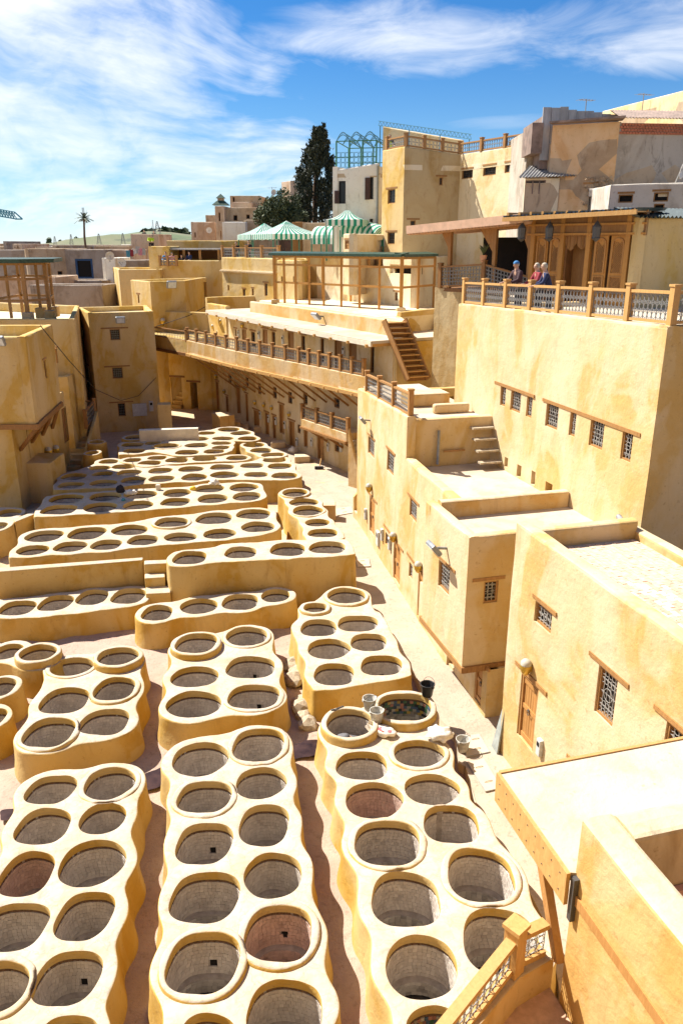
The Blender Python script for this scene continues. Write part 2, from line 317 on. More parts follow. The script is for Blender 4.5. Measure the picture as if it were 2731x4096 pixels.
# ------------------------------------------------------------------ ground
def sheet(name,poly,z,mat,kind='structure',sub=0):
    m=MB(); m.add([(p[0],p[1],z) for p in poly],[tuple(range(len(poly)))]); o=m.build(name,mat); tag(o,kind=kind); return o
def area(poly): return .5*sum(poly[i][0]*poly[(i+1)%len(poly)][1]-poly[(i+1)%len(poly)][0]*poly[i][1] for i in range(len(poly)))
def ccw(poly): return poly if area(poly)>0 else poly[::-1]
big=9000
sheet('ground',[(-big,-200),(big,-200),(big,big),(-big,big)],-.02,'city_ground')
FLOOR=.52; YARD=.8; ALLEY=.8
def relief_sheet(name,poly,z,mat,step=.35,amp=.035,holes=()):
    poly=ccw([P2(p) for p in poly]); vs=[Vector(p) for p in poly]; 
    # resample border
    B=[]
    for i in range(len(vs)):
        a,b=vs[i],vs[(i+1)%len(vs)]; n=max(1,int((b-a).length/step))
        B+=[a+(b-a)*(k/n) for k in range(n)]
    nb=len(B); xs=[p[0] for p in poly]; ys=[p[1] for p in poly]; I=[]
    y=min(ys)
    while y<max(ys):
        x=min(xs)
        while x<max(xs):
            q=Vector((x+random.uniform(-.1,.1),y+random.uniform(-.1,.1)))
            if inpoly(q,poly): I.append(q)
            x+=step
        y+=step
    HL=[]; ed=[(i,(i+1)%nb) for i in range(nb)]; I=[q for q in I if not any(((q[0]-h[0])/h[2])**2+((q[1]-h[1])/h[3])**2<1.1 for h in holes)]; pts=B+I
    for hx,hy,ha,hb_ in holes:
        lp=[Vector((hx+ha*math.cos(k*math.pi/8),hy+hb_*math.sin(k*math.pi/8))) for k in range(16)]
        if not all(inpoly(q,poly) for q in lp): continue
        k0=len(pts); pts=pts+lp; ed+=[(k0+i,k0+(i+1)%16) for i in range(16)]
    V,E_,F_,*_=delaunay_2d_cdt(pts,ed,[],0,1e-4)
    vs=[(v.x,v.y,z+amp*noise.noise(Vector((v.x*1.3,v.y*1.3,z)))+amp*.6*noise.noise(Vector((v.x*4,v.y*4,z+3)))) for v in V]
    fs=[]
    for f in F_:
        c=sum((V[i] for i in f),Vector((0,0)))/3
        if inpoly(c,poly) and not any(((c.x-h[0])/h[2])**2+((c.y-h[1])/h[3])**2<1 for h in holes): fs.append(f)
    o=MB().add(vs,fs).build(name,mat,smooth=True); tag(o,kind='structure'); return o
def inpoly(q,poly):
    x,y=q[0],q[1]; c=False; n=len(poly); j=n-1
    for i in range(n):
        xi,yi=poly[i]; xj,yj=poly[j]
        if (yi>y)!=(yj>y) and x<(xj-xi)*(y-yi)/(yj-yi)+xi: c=not c
        j=i
    return c
# ------------------------------------------------------------------ tanning vats
NV=44
SH=[]
for i in range(7):
    rr=random.Random(i+3); SH.append((rr.uniform(-.05,.05),rr.uniform(0,6.3),rr.uniform(-.032,.032),rr.uniform(0,6.3),rr.uniform(-.045,.012),rr.uniform(-.014,.014)))
def shp(v,t):
    a,b,c,d,e,f=SH[v]; return 1+a*math.cos(2*t+b)+c*math.cos(3*t+d)+e*math.cos(4*t+.3)+f*math.cos(5*t)
R0=.63
def lining_meshes(v,kind):
    rr=random.Random(100+v*7+len(kind)); th=[2*math.pi*k/NV for k in range(NV)]
    def ring(off,z): return [((shp(v,t)+off/R0)*math.cos(t),(shp(v,t)+off/R0)*math.sin(t),z) for t in th]
    # mortar bed, ledge and floor
    b=MB(); prof=[(.0,-.12),(.030,-.172),(.030,-.96),(.0,-.985),(-.045,-1.0),(-.06,-1.03),(-.055,-1.34)]
    for o,z in prof: b.v+=ring(o,z)
    for i in range(len(prof)-1):
        for k in range(NV):
            l=(k+1)%NV; b.f.append((i*NV+l,i*NV+k,(i+1)*NV+k,(i+1)*NV+l))
    k0=(len(prof)-1)*NV; b.f.append(tuple(range(k0,k0+NV)))
    bed=b.mesh('vat',True)
    bed.materials.append(MATS['mortar']); bed.materials.append(MATS['vat_floor']); bed.polygons[-1].material_index=1
    # tiles
    T=MB(); cols=[]
    def tile(t0,t1,z0,z1,off,pr,col,j=.006):
        j1=rr.uniform(-j,j); 
        def P(t,z,o): s=shp(v,t)+o/R0; return (s*math.cos(t),s*math.sin(t),z)
        dt=(t1-t0)*.03; dz=.0022
        f=off-pr+rr.uniform(-.003,.003)
        vs=[P(t0+dt*.4,z0+dz*.4,off),P(t1-dt*.4,z0+dz*.4,off),P(t1-dt*.4,z1-dz*.4,off),P(t0+dt*.4,z1-dz*.4,off),P(t0+dt,z0+dz,f),P(t1-dt,z0+dz,f),P(t1-dt,z1-dz,f),P(t0+dt,z1-dz,f)]
        T.add(vs,[(5,4,7,6),(4,5,1,0),(5,6,2,1),(6,7,3,2),(7,4,0,3)]); cols.extend([col]*5)
    rows=9; zt=-.245; hz=.0795
    pal=[(.60,.53,.46),(.55,.48,.41),(.67,.60,.52),(.46,.395,.335),(.57,.49,.42),(.72,.65,.57)]
    nich=[]
    for r_ in range(rows):
        n=rr.choice((46,48,50)); ph=rr.random()
        for k in range(n):
            t0=2*math.pi*(k+ph)/n; t1=2*math.pi*(k+1+ph)/n; tm=((t0+t1)/2)%(2*math.pi)
            if 'n' in kind and r_ in (5,6) and 1.36<tm<1.60: continue
            c=rr.choice(pal); q=rr.uniform(.82,1.15)
            if 'k' in kind:
                c=rr.choice([(.05,.12,.06),(.42,.28,.06),(.40,.36,.30),(.06,.10,.16),(.38,.17,.12),(.30,.27,.22),(.03,.03,.03)]) if r_<5 else rr.choice([(.45,.42,.36),(.30,.28,.25),(.38,.35,.30)])
            if rr.random()<.05: q*=.6
            tile(t0,t1,zt-hz*(r_+1),zt-hz*r_,.030,.024,tuple(x*q for x in c))
    for r_ in range(4):
        n=34; ph=rr.random()
        for k in range(n):
            t0=2*math.pi*(k+ph)/n; t1=2*math.pi*(k+1+ph)/n
            q=rr.uniform(.6,1.25) if rr.random()>.12 else .1
            tile(t0,t1,-1.035-.075*(r_+1),-1.035-.075*r_,-.057,.014,tuple(x*q for x in (.52,.48,.40)))
    tm=T.mesh('tile_lining'); ca=tm.color_attributes.new('tint','FLOAT_COLOR','CORNER')
    arr=np.ones((len(tm.loops),4),np.float32); cl=np.repeat(np.array(cols,np.float32),4,axis=0); arr[:,:3]=cl; ca.data.foreach_set('color',arr.ravel())
    T=MB(); n=72; cols=[]
    for k in range(n):
        if rr.random()<.03: continue
        t0=2*math.pi*k/n; tile(t0,t0+2*math.pi/n,-.240,-.172,.034,.024 if rr.random()>.2 else .014,(0,0,0))
    bm_=T.mesh('brick_course')
    nm=None
    if 'n' in kind:
        q=MB(); s=shp(v,1.5); 
        x0,x1=math.cos(1.60)*s,math.cos(1.37)*s; y0=math.sin(1.5)*(shp(v,1.5)+.026/R0); z0,z1=-.245-.0795*7,-.245-.0795*5
        q.add([(x0,y0,z0),(x1,y0,z0),(x1,y0,z1),(x0,y0,z1),(x0,y0+.06,z0),(x1,y0+.06,z0),(x1,y0+.06,z1),(x0,y0+.06,z1)],[(3,2,1,0),(0,1,5,4),(2,3,7,6),(0,4,7,3),(1,2,6,5)])
        nm=q.mesh('niche')
    return bed,tm,bm_,nm
LIN={}
def lining(v,kind):
    k=(v,''.join(sorted(set(kind)&set('nk'))))
    if k not in LIN: LIN[k]=lining_meshes(v,k[1])
    return LIN[k]
def sdpoly(X,Y,poly):
    d=np.full(X.shape,1e9); s=np.ones(X.shape); n=len(poly); j=n-1
    for i in range(n):
        ex,ey=poly[j][0]-poly[i][0],poly[j][1]-poly[i][1]; wx,wy=X-poly[i][0],Y-poly[i][1]
        t=np.clip((wx*ex+wy*ey)/(ex*ex+ey*ey+1e-12),0,1); d=np.minimum(d,(wx-ex*t)**2+(wy-ey*t)**2)
        c1=Y>=poly[i][1]; c2=Y<poly[j][1]; c3=ex*wy>ey*wx
        flip=(c1&c2&c3)|(~c1&~c2&~c3); s=np.where(flip,-s,s); j=i
    return s*np.sqrt(d)
def contour(Fv,x0,y0,h):
    ny,nx=Fv.shape; segs={}
    ins=Fv<0
    def ex(i,j): a,b=Fv[i,j],Fv[i,j+1]; t=a/(a-b); return (x0+(j+t)*h,y0+i*h)
    def ey(i,j): a,b=Fv[i,j],Fv[i+1,j]; t=a/(a-b); return (x0+j*h,y0+(i+t)*h)
    code=ins[:-1,:-1]*1+ins[:-1,1:]*2+ins[1:,1:]*4+ins[1:,:-1]*8
    pts={}; nxt={}
    T={1:[('L','B')],2:[('B','R')],3:[('L','R')],4:[('R','T')],5:[('L','T'),('R','B')],6:[('B','T')],7:[('L','T')],8:[('T','L')],9:[('T','B')],10:[('T','R'),('B','L')],11:[('T','R')],12:[('R','L')],13:[('R','B')],14:[('B','L')]}
    for i,j in zip(*np.nonzero((code>0)&(code<15))):
        i=int(i);j=int(j)
        K={'B':('x',i,j),'T':('x',i+1,j),'L':('y',i,j),'R':('y',i,j+1)}
        for a,b in T[int(code[i,j])]:
            ka,kb=K[a],K[b]
            for k in (ka,kb):
                if k not in pts: pts[k]=ex(k[1],k[2]) if k[0]=='x' else ey(k[1],k[2])
            nxt[ka]=kb
    loops=[]
    while nxt:
        k=next(iter(nxt)); lp=[]
        while k in nxt: lp.append(pts[k]); k=nxt.pop(k)
        if len(lp)>8: loops.append(lp)
    return loops
def nz(x,y,s=0): return .030*noise.noise(Vector((x*1.1,y*1.1,s)))+.010*noise.noise(Vector((x*5,y*5,s+4)))
ALLV=[]
def vat_block(label,zt,zb,vats,poly=None,rim=.165,k=.09,cell=.07,mat='vatwall',seed=0,rag=1.0):
    rnd=random.Random(seed+11); W=[]
    for t in vats:
        r,cx,cy,w,h=t[:5]; fl=t[5] if len(t)>5 else ''; dz=t[6] if len(t)>6 else 0
        if 'c' in fl and not dz: dz=.16
        dz=dz*.65 if dz<.15 else dz
        z=zt+dz; a=atz(r,cx,cy-h/2,z); b=atz(r,cx,cy+h/2,z); c=(a+b)/2; rx=w/REG[r][2]/2*mpp(c); ry=(a.y-b.y)/2
        cx_=atz(r,cx,cy,z).x
        ry=min(max(ry,.84*rx),1.16*rx); v=rnd.randrange(7)
        if 'n' in fl and v in (2,): v=3
        W.append((cx_,c.y,rx,ry,v,fl,dz))
    pl=None
    if poly: pl=[P2(atz(r,x,y,zt)) for r,x,y in poly]
    xs=[w[0]-w[2] for w in W]+[w[0]+w[2] for w in W]+([p[0] for p in pl] if pl else []); ys=[w[1]-w[3] for w in W]+[w[1]+w[3] for w in W]+([p[1] for p in pl] if pl else [])
    x0,x1,y0,y1=min(xs)-.6,max(xs)+.6,min(ys)-.6,max(ys)+.6
    X,Y=np.meshgrid(np.arange(x0,x1,cell),np.arange(y0,y1,cell))
    ds=[]
    for cx,cy,rx,ry,v,fl,dz in W:
        q=np.sqrt(((X-cx)/rx)**2+((Y-cy)/ry)**2); ds.append((q-1)*(rx+ry)/2-rim)
    for i in range(len(W)):
        for j in range(i):
            a,b=W[i],W[j]; dd=math.hypot(a[0]-b[0],a[1]-b[1]); ra,rb=(a[2]+a[3])/2,(b[2]+b[3])/2
            if dd<1.3*(ra+rb)+.35:
                t=np.clip(((X-a[0])*(b[0]-a[0])+(Y-a[1])*(b[1]-a[1]))/(dd*dd),0,1); ds.append(np.hypot(X-a[0]-(b[0]-a[0])*t,Y-a[1]-(b[1]-a[1])*t)-(ra+(rb-ra)*t+rim-.08))
    if pl: ds.append(sdpoly(X,Y,pl)-.04)
    acc=sum(np.exp(np.clip(-d/k,-50,50)) for d in ds); Fv=-k*np.log(acc+1e-30)
    Fv+= .03*rag*np.sin(X*2.1+seed)*np.sin(Y*1.7+seed*2)+.018*rag*np.sin(X*5.3+seed)*np.cos(Y*4.9+2*seed)
    Fv[0,:]=Fv[-1,:]=1; Fv[:,0]=Fv[:,-1]=1
    loops=[l for l in contour(Fv,x0,y0,cell)]
    loops=[l for l in loops if area(l)>.4] or [l[::-1] for l in loops if area(l[::-1])>.4]
    base=sum((Vector((w[0],w[1],0)) for w in W),Vector((0,0,0)))/len(W); base.z=zb
    root=thing('vat_block',label,'vats',base)
    M=MB(); holes=[]
    N2=64
    for cx,cy,rx,ry,v,fl,dz in W:
        ex=.09 if dz else 0
        cv=[]
        for i in range(N2):
            t=2*math.pi*i/N2; s=shp(v,t); ux,uy=math.cos(t),math.sin(t)
            cv.append((cx+rx*s*ux,cy+ry*s*uy,ux,uy))
        holes.append((cv,ex,v))
    for lp in loops:
        n=len(lp); P=[Vector(p) for p in lp]
        for it in range(2): P=[(P[i-1]+P[i]*2+P[(i+1)%n])/4 for i in range(n)]
        Nn=[]
        for i in range(n):
            d=P[(i+2)%n]-P[i-2]; d.normalize(); Nn.append(Vector((d.y,-d.x)))
        prof=[(-.05,0),(-.018,-.008),(-.004,-.024),(.002,-.06),(.008,-.3),(.03,(zb-zt)*.6),(.09,zb-zt-.02)]
        b0=len(M.v)
        for o,z in prof:
            for i in range(n):
                wob=.022*noise.noise(Vector((P[i].x*1.5,P[i].y*1.5,z*1.5+seed)))*(1 if z<-.05 else .3)
                p=P[i]+Nn[i]*(o+wob) if o!=-.05 else P[i]+Nn[i]*o
                M.v.append((p.x,p.y,zt+z+nz(p.x,p.y,seed)*(1 if z>-.2 else .4)))
        for r_ in range(len(prof)-1):
            for i in range(n):
                j=(i+1)%n; M.f.append((b0+r_*n+j,b0+r_*n+i,b0+(r_+1)*n+i,b0+(r_+1)*n+j))
        B=[P[i]+Nn[i]*-.05 for i in range(n)]; edges=[(i,(i+1)%n) for i in range(n)]; pts=list(B)
        hp=[]
        inner=[(p.x,p.y) for p in B]
        for cv,ex,v in holes:
            if not inpoly(cv[0][:2],[tuple(p) for p in lp]): continue
            c0=len(pts); pts+=[Vector((x+ux*(.03+ex),y+uy*(.03+ex))) for x,y,ux,uy in cv]; edges+=[(c0+i,c0+(i+1)%N2) for i in range(N2)]
            hp.append([(x+ux*(.03+ex),y+uy*(.03+ex)) for x,y,ux,uy in cv])
        gx0,gx1=min(p.x for p in B),max(p.x for p in B); gy0,gy1=min(p.y for p in B),max(p.y for p in B)
        st=.22
        for iy in range(int((gy1-gy0)/st)+1):
            for ix in range(int((gx1-gx0)/st)+1):
                q=Vector((gx0+ix*st+rnd.uniform(-.05,.05),gy0+iy*st+rnd.uniform(-.05,.05)))
                if inpoly(q,inner) and not any(inpoly(q,h) for h in hp): pts.append(q)
        V,E_,F_,*_=delaunay_2d_cdt(pts,edges,[],0,1e-5)
        b0=len(M.v); M.v+=[(p.x,p.y,zt+nz(p.x,p.y,seed)) for p in V]
        for f in F_:
            c=sum((V[i] for i in f),Vector((0,0)))/len(f)
            if inpoly(c,inner) and not any(inpoly(c,h) for h in hp): M.f.append(tuple(b0+i for i in f))
    for cv,ex,v in holes:
        b0=len(M.v); prof=[(.03,0),(.008,-.008),(.0,-.03),(.003,-.18)]
        for o,z in prof:
            for x,y,ux,uy in cv:
                px_,py_=x+ux*(o+ex),y+uy*(o+ex); M.v.append((px_,py_,zt+z+nz(px_,py_,seed)*(1 if z>-.1 else 0)))
        for r_ in range(3):
            for i in range(N2):
                j=(i+1)%N2; M.f.append((b0+r_*N2+i,b0+r_*N2+j,b0+(r_+1)*N2+j,b0+(r_+1)*N2+i))
    o=wloc(root); M.v=[(v[0]-o.x,v[1]-o.y,v[2]-o.z) for v in M.v]
    me=M.mesh('masonry'); bm=bmesh.new(); bm.from_mesh(me); bmesh.ops.remove_doubles(bm,verts=bm.verts,dist=.0008); bmesh.ops.recalc_face_normals(bm,faces=bm.faces); bm.to_mesh(me); bm.free()
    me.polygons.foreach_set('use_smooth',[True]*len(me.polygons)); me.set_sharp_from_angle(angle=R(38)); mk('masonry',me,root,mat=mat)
    for cx,cy,rx,ry,v,fl,dz in W:
        bed,tm,bc,nm=lining(v,fl); z=zt+dz
        a=mk('vat',bed,root,Vector((cx,cy,z))-o); zs=min(1.0,(z-(.02 if zb==FLOOR else zb)-.03)/1.345); a.scale=(rx,ry,zs)
        t=mk('tile_lining',tm,a); tag(t,kind='stuff')
        if not tm.materials: tm.materials.append(MATS['tiles'])
        if 'r' in fl or 'k' in fl:
            t.material_slots[0].link='OBJECT'; t.material_slots[0].material=MATS['tiles_red' if 'r' in fl else 'tiles_colour']
        bb=mk('brick_course',bc,a,mat='brick_dark'); tag(bb,kind='stuff')
        if nm: mk('niche',nm,a,mat='void')
        if dz:
            c=MB(); N3=64; rimw=rim-.025
            prof=[(rimw+.012,-dz-.14),(rimw+.006,-.3*dz-.05),(rimw,-.05),(rimw-.012,-.015),(rimw-.04,0),(.03,0),(.008,-.008),(0,-.03),(.003,-.18)]
            for oo,zz in prof:
                for i in range(N3):
                    tt=2*math.pi*i/N3; s=shp(v,tt)*.35+.65 if oo>.1 else shp(v,tt)
                    wob=.02*noise.noise(Vector((math.cos(tt)*2+cx,math.sin(tt)*2+cy,zz)))*(1 if oo>.1 else 0)
                    px_,py_=(rx*s+oo+wob)*math.cos(tt)+cx,(ry*s+oo+wob)*math.sin(tt)+cy
                    if oo>.1:
                        for ox,oy,orx,ory,*_r in W:
                            if (ox,oy)==(cx,cy): continue
                            for _k in range(8):
                                if ((px_-ox)/(orx+.05))**2+((py_-oy)/(ory+.05))**2>=1: break
                                oo2=(rx*s+wob+oo*(1-(_k+1)/9)+.03); px_,py_=oo2*math.cos(tt)+cx,(ry*s+wob+oo*(1-(_k+1)/9)+.03)*math.sin(tt)+cy
                    c.v.append((px_,py_,max(zb,z+zz)+(nz(px_,py_,seed+5) if zz>-.1 else 0)))
            for r_ in range(len(prof)-1):
                for i in range(N3):
                    j=(i+1)%N3; c.f.append((r_*N3+i,r_*N3+j,(r_+1)*N3+j,(r_+1)*N3+i))
            ow=wloc(root); c.v=[((p[0]-cx)/rx,(p[1]-cy)/ry,(p[2]-z)/zs) for p in c.v]
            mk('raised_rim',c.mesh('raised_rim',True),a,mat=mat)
        ALLV.append((cx,cy,rx,ry,z,root))
    return root
NT=1.40
BLK={}
BLK['1']=vat_block('long plastered block of vats at the lower left with one red-stained vat',NT,FLOOR,[('C',320,1190,304,190),('C',688,1147,307,203,'c',.06),('C',270,1420,342,228),('C',644,1370,284,196),('E',168,626,329,285,'r'),('E',577,560,403,302),('E',75,958,450,315),('E',532,893,348,320),('E',-20,1340,370,345,'',.05),('E',423,1282,410,363,'n'),('E',400,1690,400,370),('E',-60,1760,400,380)],seed=1)
BLK['2']=vat_block('stepped cluster of six vats at the left, above the long lower-left block',NT,FLOOR,[('C',450,415,260,113,'',.05),('C',740,350,250,110,'c',.2),('C',405,630,302,168),('C',720,555,256,150,'c',.1),('C',310,830,310,190,'c',.1),('C',655,765,306,172)],seed=2)
BLK['3']=vat_block('vat block cut off by the left edge with a small collared vat at its back',NT,FLOOR,[('C',240,328,220,105,'c',.22),('C',50,322,180,115),('C',0,545,190,135),('C',-60,740,190,150)],seed=3)
BLK['4']=vat_block('cluster of six vats in the middle with a collared vat at its far left corner',NT,FLOOR,[('C',1230,270,263,125,'c',.18),('C',1548,225,250,120,'c',.08),('C',1220,482,300,130),('D',160,420,318,140,'n'),('C',1215,655,337,170),('D',180,605,335,150,'n',.05)],seed=4)
BLK['5']=vat_block('long middle block of twelve vats with pink-stained raised vat near the bottom',NT,FLOOR,[('C',1255,997,347,215),('D',210,908,320,215,'c',.05),('C',1283,1235,337,208,'c',.05),('D',225,1147,315,203),('E',1283,437,350,273,'n'),('F',245,320,320,270),('E',1285,775,434,334),('F',300,635,353,300),('E',1273,1184,456,402,'cn',.12),('F',338,1000,428,370,'cnr',.10),('F',375,1490,495,400),('E',1290,1690,400,370)],seed=5)
BLK['6']=vat_block('long right-hand block of vats beside the alley, sacks and buckets on its far end',NT,FLOOR,[('D',782,770,295,178,'c',.22),('D',1125,670,340,180,'ck',.22),('D',857,1040,327,180),('D',1215,960,315,165,'c',.06),('D',933,1255,360,232,'r'),('D',1295,1187,345,195),('F',1018,432,427,285,'c',.07),('D',1418,1406,350,250),('F',1132,790,449,350),('G',300,950,427,340,'c',.06),('F',1230,1213,454,405),('G',430,1370,500,420),('F',1330,1640,400,380,'k')],seed=6)
BLK['7']=vat_block('block of eight vats beside the alley in front of the high retaining block',NT+.05,FLOOR,[('D',565,45,148,57,'c',.14),('B',1075,1226,232,103,'c',.1),('D',587,174,236,108),('D',833,146,255,105),('D',650,306,268,127),('D',900,264,235,112),('D',683,466,261,142),('D',980,411,262,133,'n')],poly=[('D',440,170),('D',500,110),('D',960,80),('D',1075,300),('D',1165,470),('D',565,560)],seed=7)
BLK['8']=vat_block('four round-fronted vats standing in a row against the high retaining block',1.42,FLOOR,[('A',985,1335,195,97),('A',1248,1292,228,100),('B',410,1266,227,103),('B',630,1226,180,80)],seed=8)
BLK['9']=vat_block('high retaining block with a straight wall and four vats in one row',2.45,FLOOR,[('A',1190,988,217,85),('B',412,955,207,75),('B',708,937,223,87,'',0),('B',955,924,234,78)],poly=[('B',-20,1030),('B',290,1003),('B',560,1000),('B',1128,965),('B',1072,872),('B',600,884),('B',300,905)],seed=9,rag=.5)
BLK['10']=vat_block('low row of four vats under the long parapet wall at the left',1.35,FLOOR,[('A',110,1303,222,95),('A',352,1272,205,103),('A',580,1236,197,100),('A',805,1230,205,110)],poly=[('A',-60,1355),('A',250,1362),('A',705,1308),('A',900,1262),('A',905,1175),('A',-60,1255)],seed=10,rag=.5)
BLK['11']=vat_block('wide vat block of thirteen vats just beyond the long parapet wall',2.15,YARD,[('A',278,852,233,75),('A',547,835,235,80),('A',813,815,219,70),('A',207,940,197,64),('A',443,918,202,67),('A',667,907,195,65),('A',897,878,195,65),('A',1133,858,200,57),('A',1078,766,210,62,'c',.08),('A',1343,742,234,75),('A',1377,838,203,65),('B',493,715,216,66),('B',520,795,205,70)],poly=[('A',60,985),('A',140,895),('A',190,830),('A',690,790),('A',1000,735),('A',1500,695),('A',1710,700),('A',1740,790),('A',1640,845),('A',1250,880),('A',800,922)],seed=11,rag=.5)
BLK['12']=vat_block('wide half-shaded vat block with a white sack and yellow bag on its rim',2.1,YARD,[('A',420,619,207,58),('A',662,605,193,54),('A',372,688,221,65),('A',630,672,198,65),('A',882,592,202,53),('A',868,658,187,55),('A',1110,582,170,52),('A',1100,638,180,55),('A',1315,555,183,48),('A',1335,618,188,53),('B',432,547,180,50),('B',450,603,177,57)],poly=[('A',220,728),('A',295,605),('A',780,565),('A',1200,545),('A',1440,520),('A',1620,525),('A',1660,600),('A',1610,625),('A',1250,658),('A',960,684),('A',540,708)],seed=12,rag=.5)
BLK['13']=vat_block('largest far vat block, its left third in building shade',1.95,YARD,[('A',465,479,163,40),('A',448,532,158,36),('A',645,464,128,32),('A',650,520,170,40),('A',812,455,156,40),('A',838,501,155,42),('A',1008,442,153,38),('A',1015,492,166,36),('A',1200,433,163,33),('A',1220,483,166,43),('A',1395,420,158,34),('A',1410,468,178,38),('B',483,410,152,35),('B',510,467,152,32),('B',657,414,155,36),('B',687,474,165,40),('B',625,374,152,34),('A',628,426,132,30),('A',683,385,123,27),('A',777,417,143,30)],poly=[('A',340,560),('A',395,475),('A',530,425),('A',720,400),('A',1100,412),('A',1500,398),('A',1790,370),('A',1860,480),('A',1700,500),('A',1330,495),('A',930,518),('A',740,548)],seed=13,rag=.4)
BLK['14']=vat_block('single far row of six vats behind the largest far block',2.0,YARD,[('A',832,376,110,28),('A',988,362,120,25),('A',940,394,144,33),('A',1110,377,143,33),('A',1285,367,150,33),('A',1487,362,140,31)],seed=14,rag=.4)
BLK['15']=vat_block('far stepped vat block with a curved right end near the arcade',2.1,YARD,[('A',1175,327,155,30),('A',1343,322,132,29),('A',843,318,139,27),('A',833,280,140,25),('A',960,270,100,22),('A',1045,286,158,32,'c',.07),('A',1232,283,148,30),('A',1390,270,123,25),('A',1385,298,115,22)],poly=[('A',750,340),('A',765,265),('A',1100,258),('A',1455,258),('A',1455,315),('A',1330,335),('A',1100,345),('A',960,325)],seed=15,rag=.4)
BLK['16']=vat_block('farthest vats along the low white wall near the tower',2.1,YARD,[('A',855,232,140,23),('A',1000,229,120,23),('A',1125,247,140,22),('A',1147,220,130,22),('A',1247,243,124,22),('A',1297,207,112,20),('A',1400,240,133,22),('B',338,184,133,30),('B',412,207,131,25),('B',455,241,120,26)],seed=16,rag=.4)
BLK['17']=vat_block('curving file of three vats between the far blocks and the arcade paving',2.0,YARD,[('B',495,281,130,31),('B',538,315,140,31),('B',613,343,150,29)],seed=17,rag=.4)
BLK['18']=vat_block('file of five vats stepping down along the alley, lit on its left side',2.15,YARD,[('B',752,579,158,52,'c',.1),('B',808,640,180,52),('B',832,693,187,64,'c',.06),('B',892,768,156,48),('B',927,833,190,57)],poly=[('B',830,880),('B',1040,870),('B',1060,862),('B',1000,790),('B',830,760)],seed=18,rag=.5)
BLK['19']=vat_block('shaded vats under the jettied building at the left edge',1.9,YARD,[('A',55,708,150,52),('A',-20,790,130,50)],poly=[('A',-60,850),('A',70,780),('A',140,700),('A',100,678),('A',-60,670)],seed=19,rag=.5)
BLK['20']=vat_block('far one of two dark vats beside the foot of the outdoor stairs',2.2,YARD,[('A',608,262,85,22,'c',.1)],seed=20,rag=.4)
BLK['21']=vat_block('near one of two dark vats beside the foot of the outdoor stairs',2.2,YARD,[('A',580,330,80,24)],seed=21,rag=.4)
# near walkways, alley, yard
fl=[(-16,5),(4.2,5),(4.2,14),(1.4,24),(1.4,26.5),(-26,27.5)]
relief_sheet('vat_yard_ground',fl,FLOOR+.01,'vat_ground',.3,.07,[(v[0],v[1],v[2]+.09,v[3]+.09) for v in ALLV if v[1]<27])
def yardpoly():
    return [(-30,29.5),(-30,75),(-2,75),(1.4,45),(1.8,33),(1.0,27.2),(.3,26.6),(-7,27.2)]
relief_sheet('upper_yard_ground',yardpoly(),YARD,'yard_floor',.8,.03)
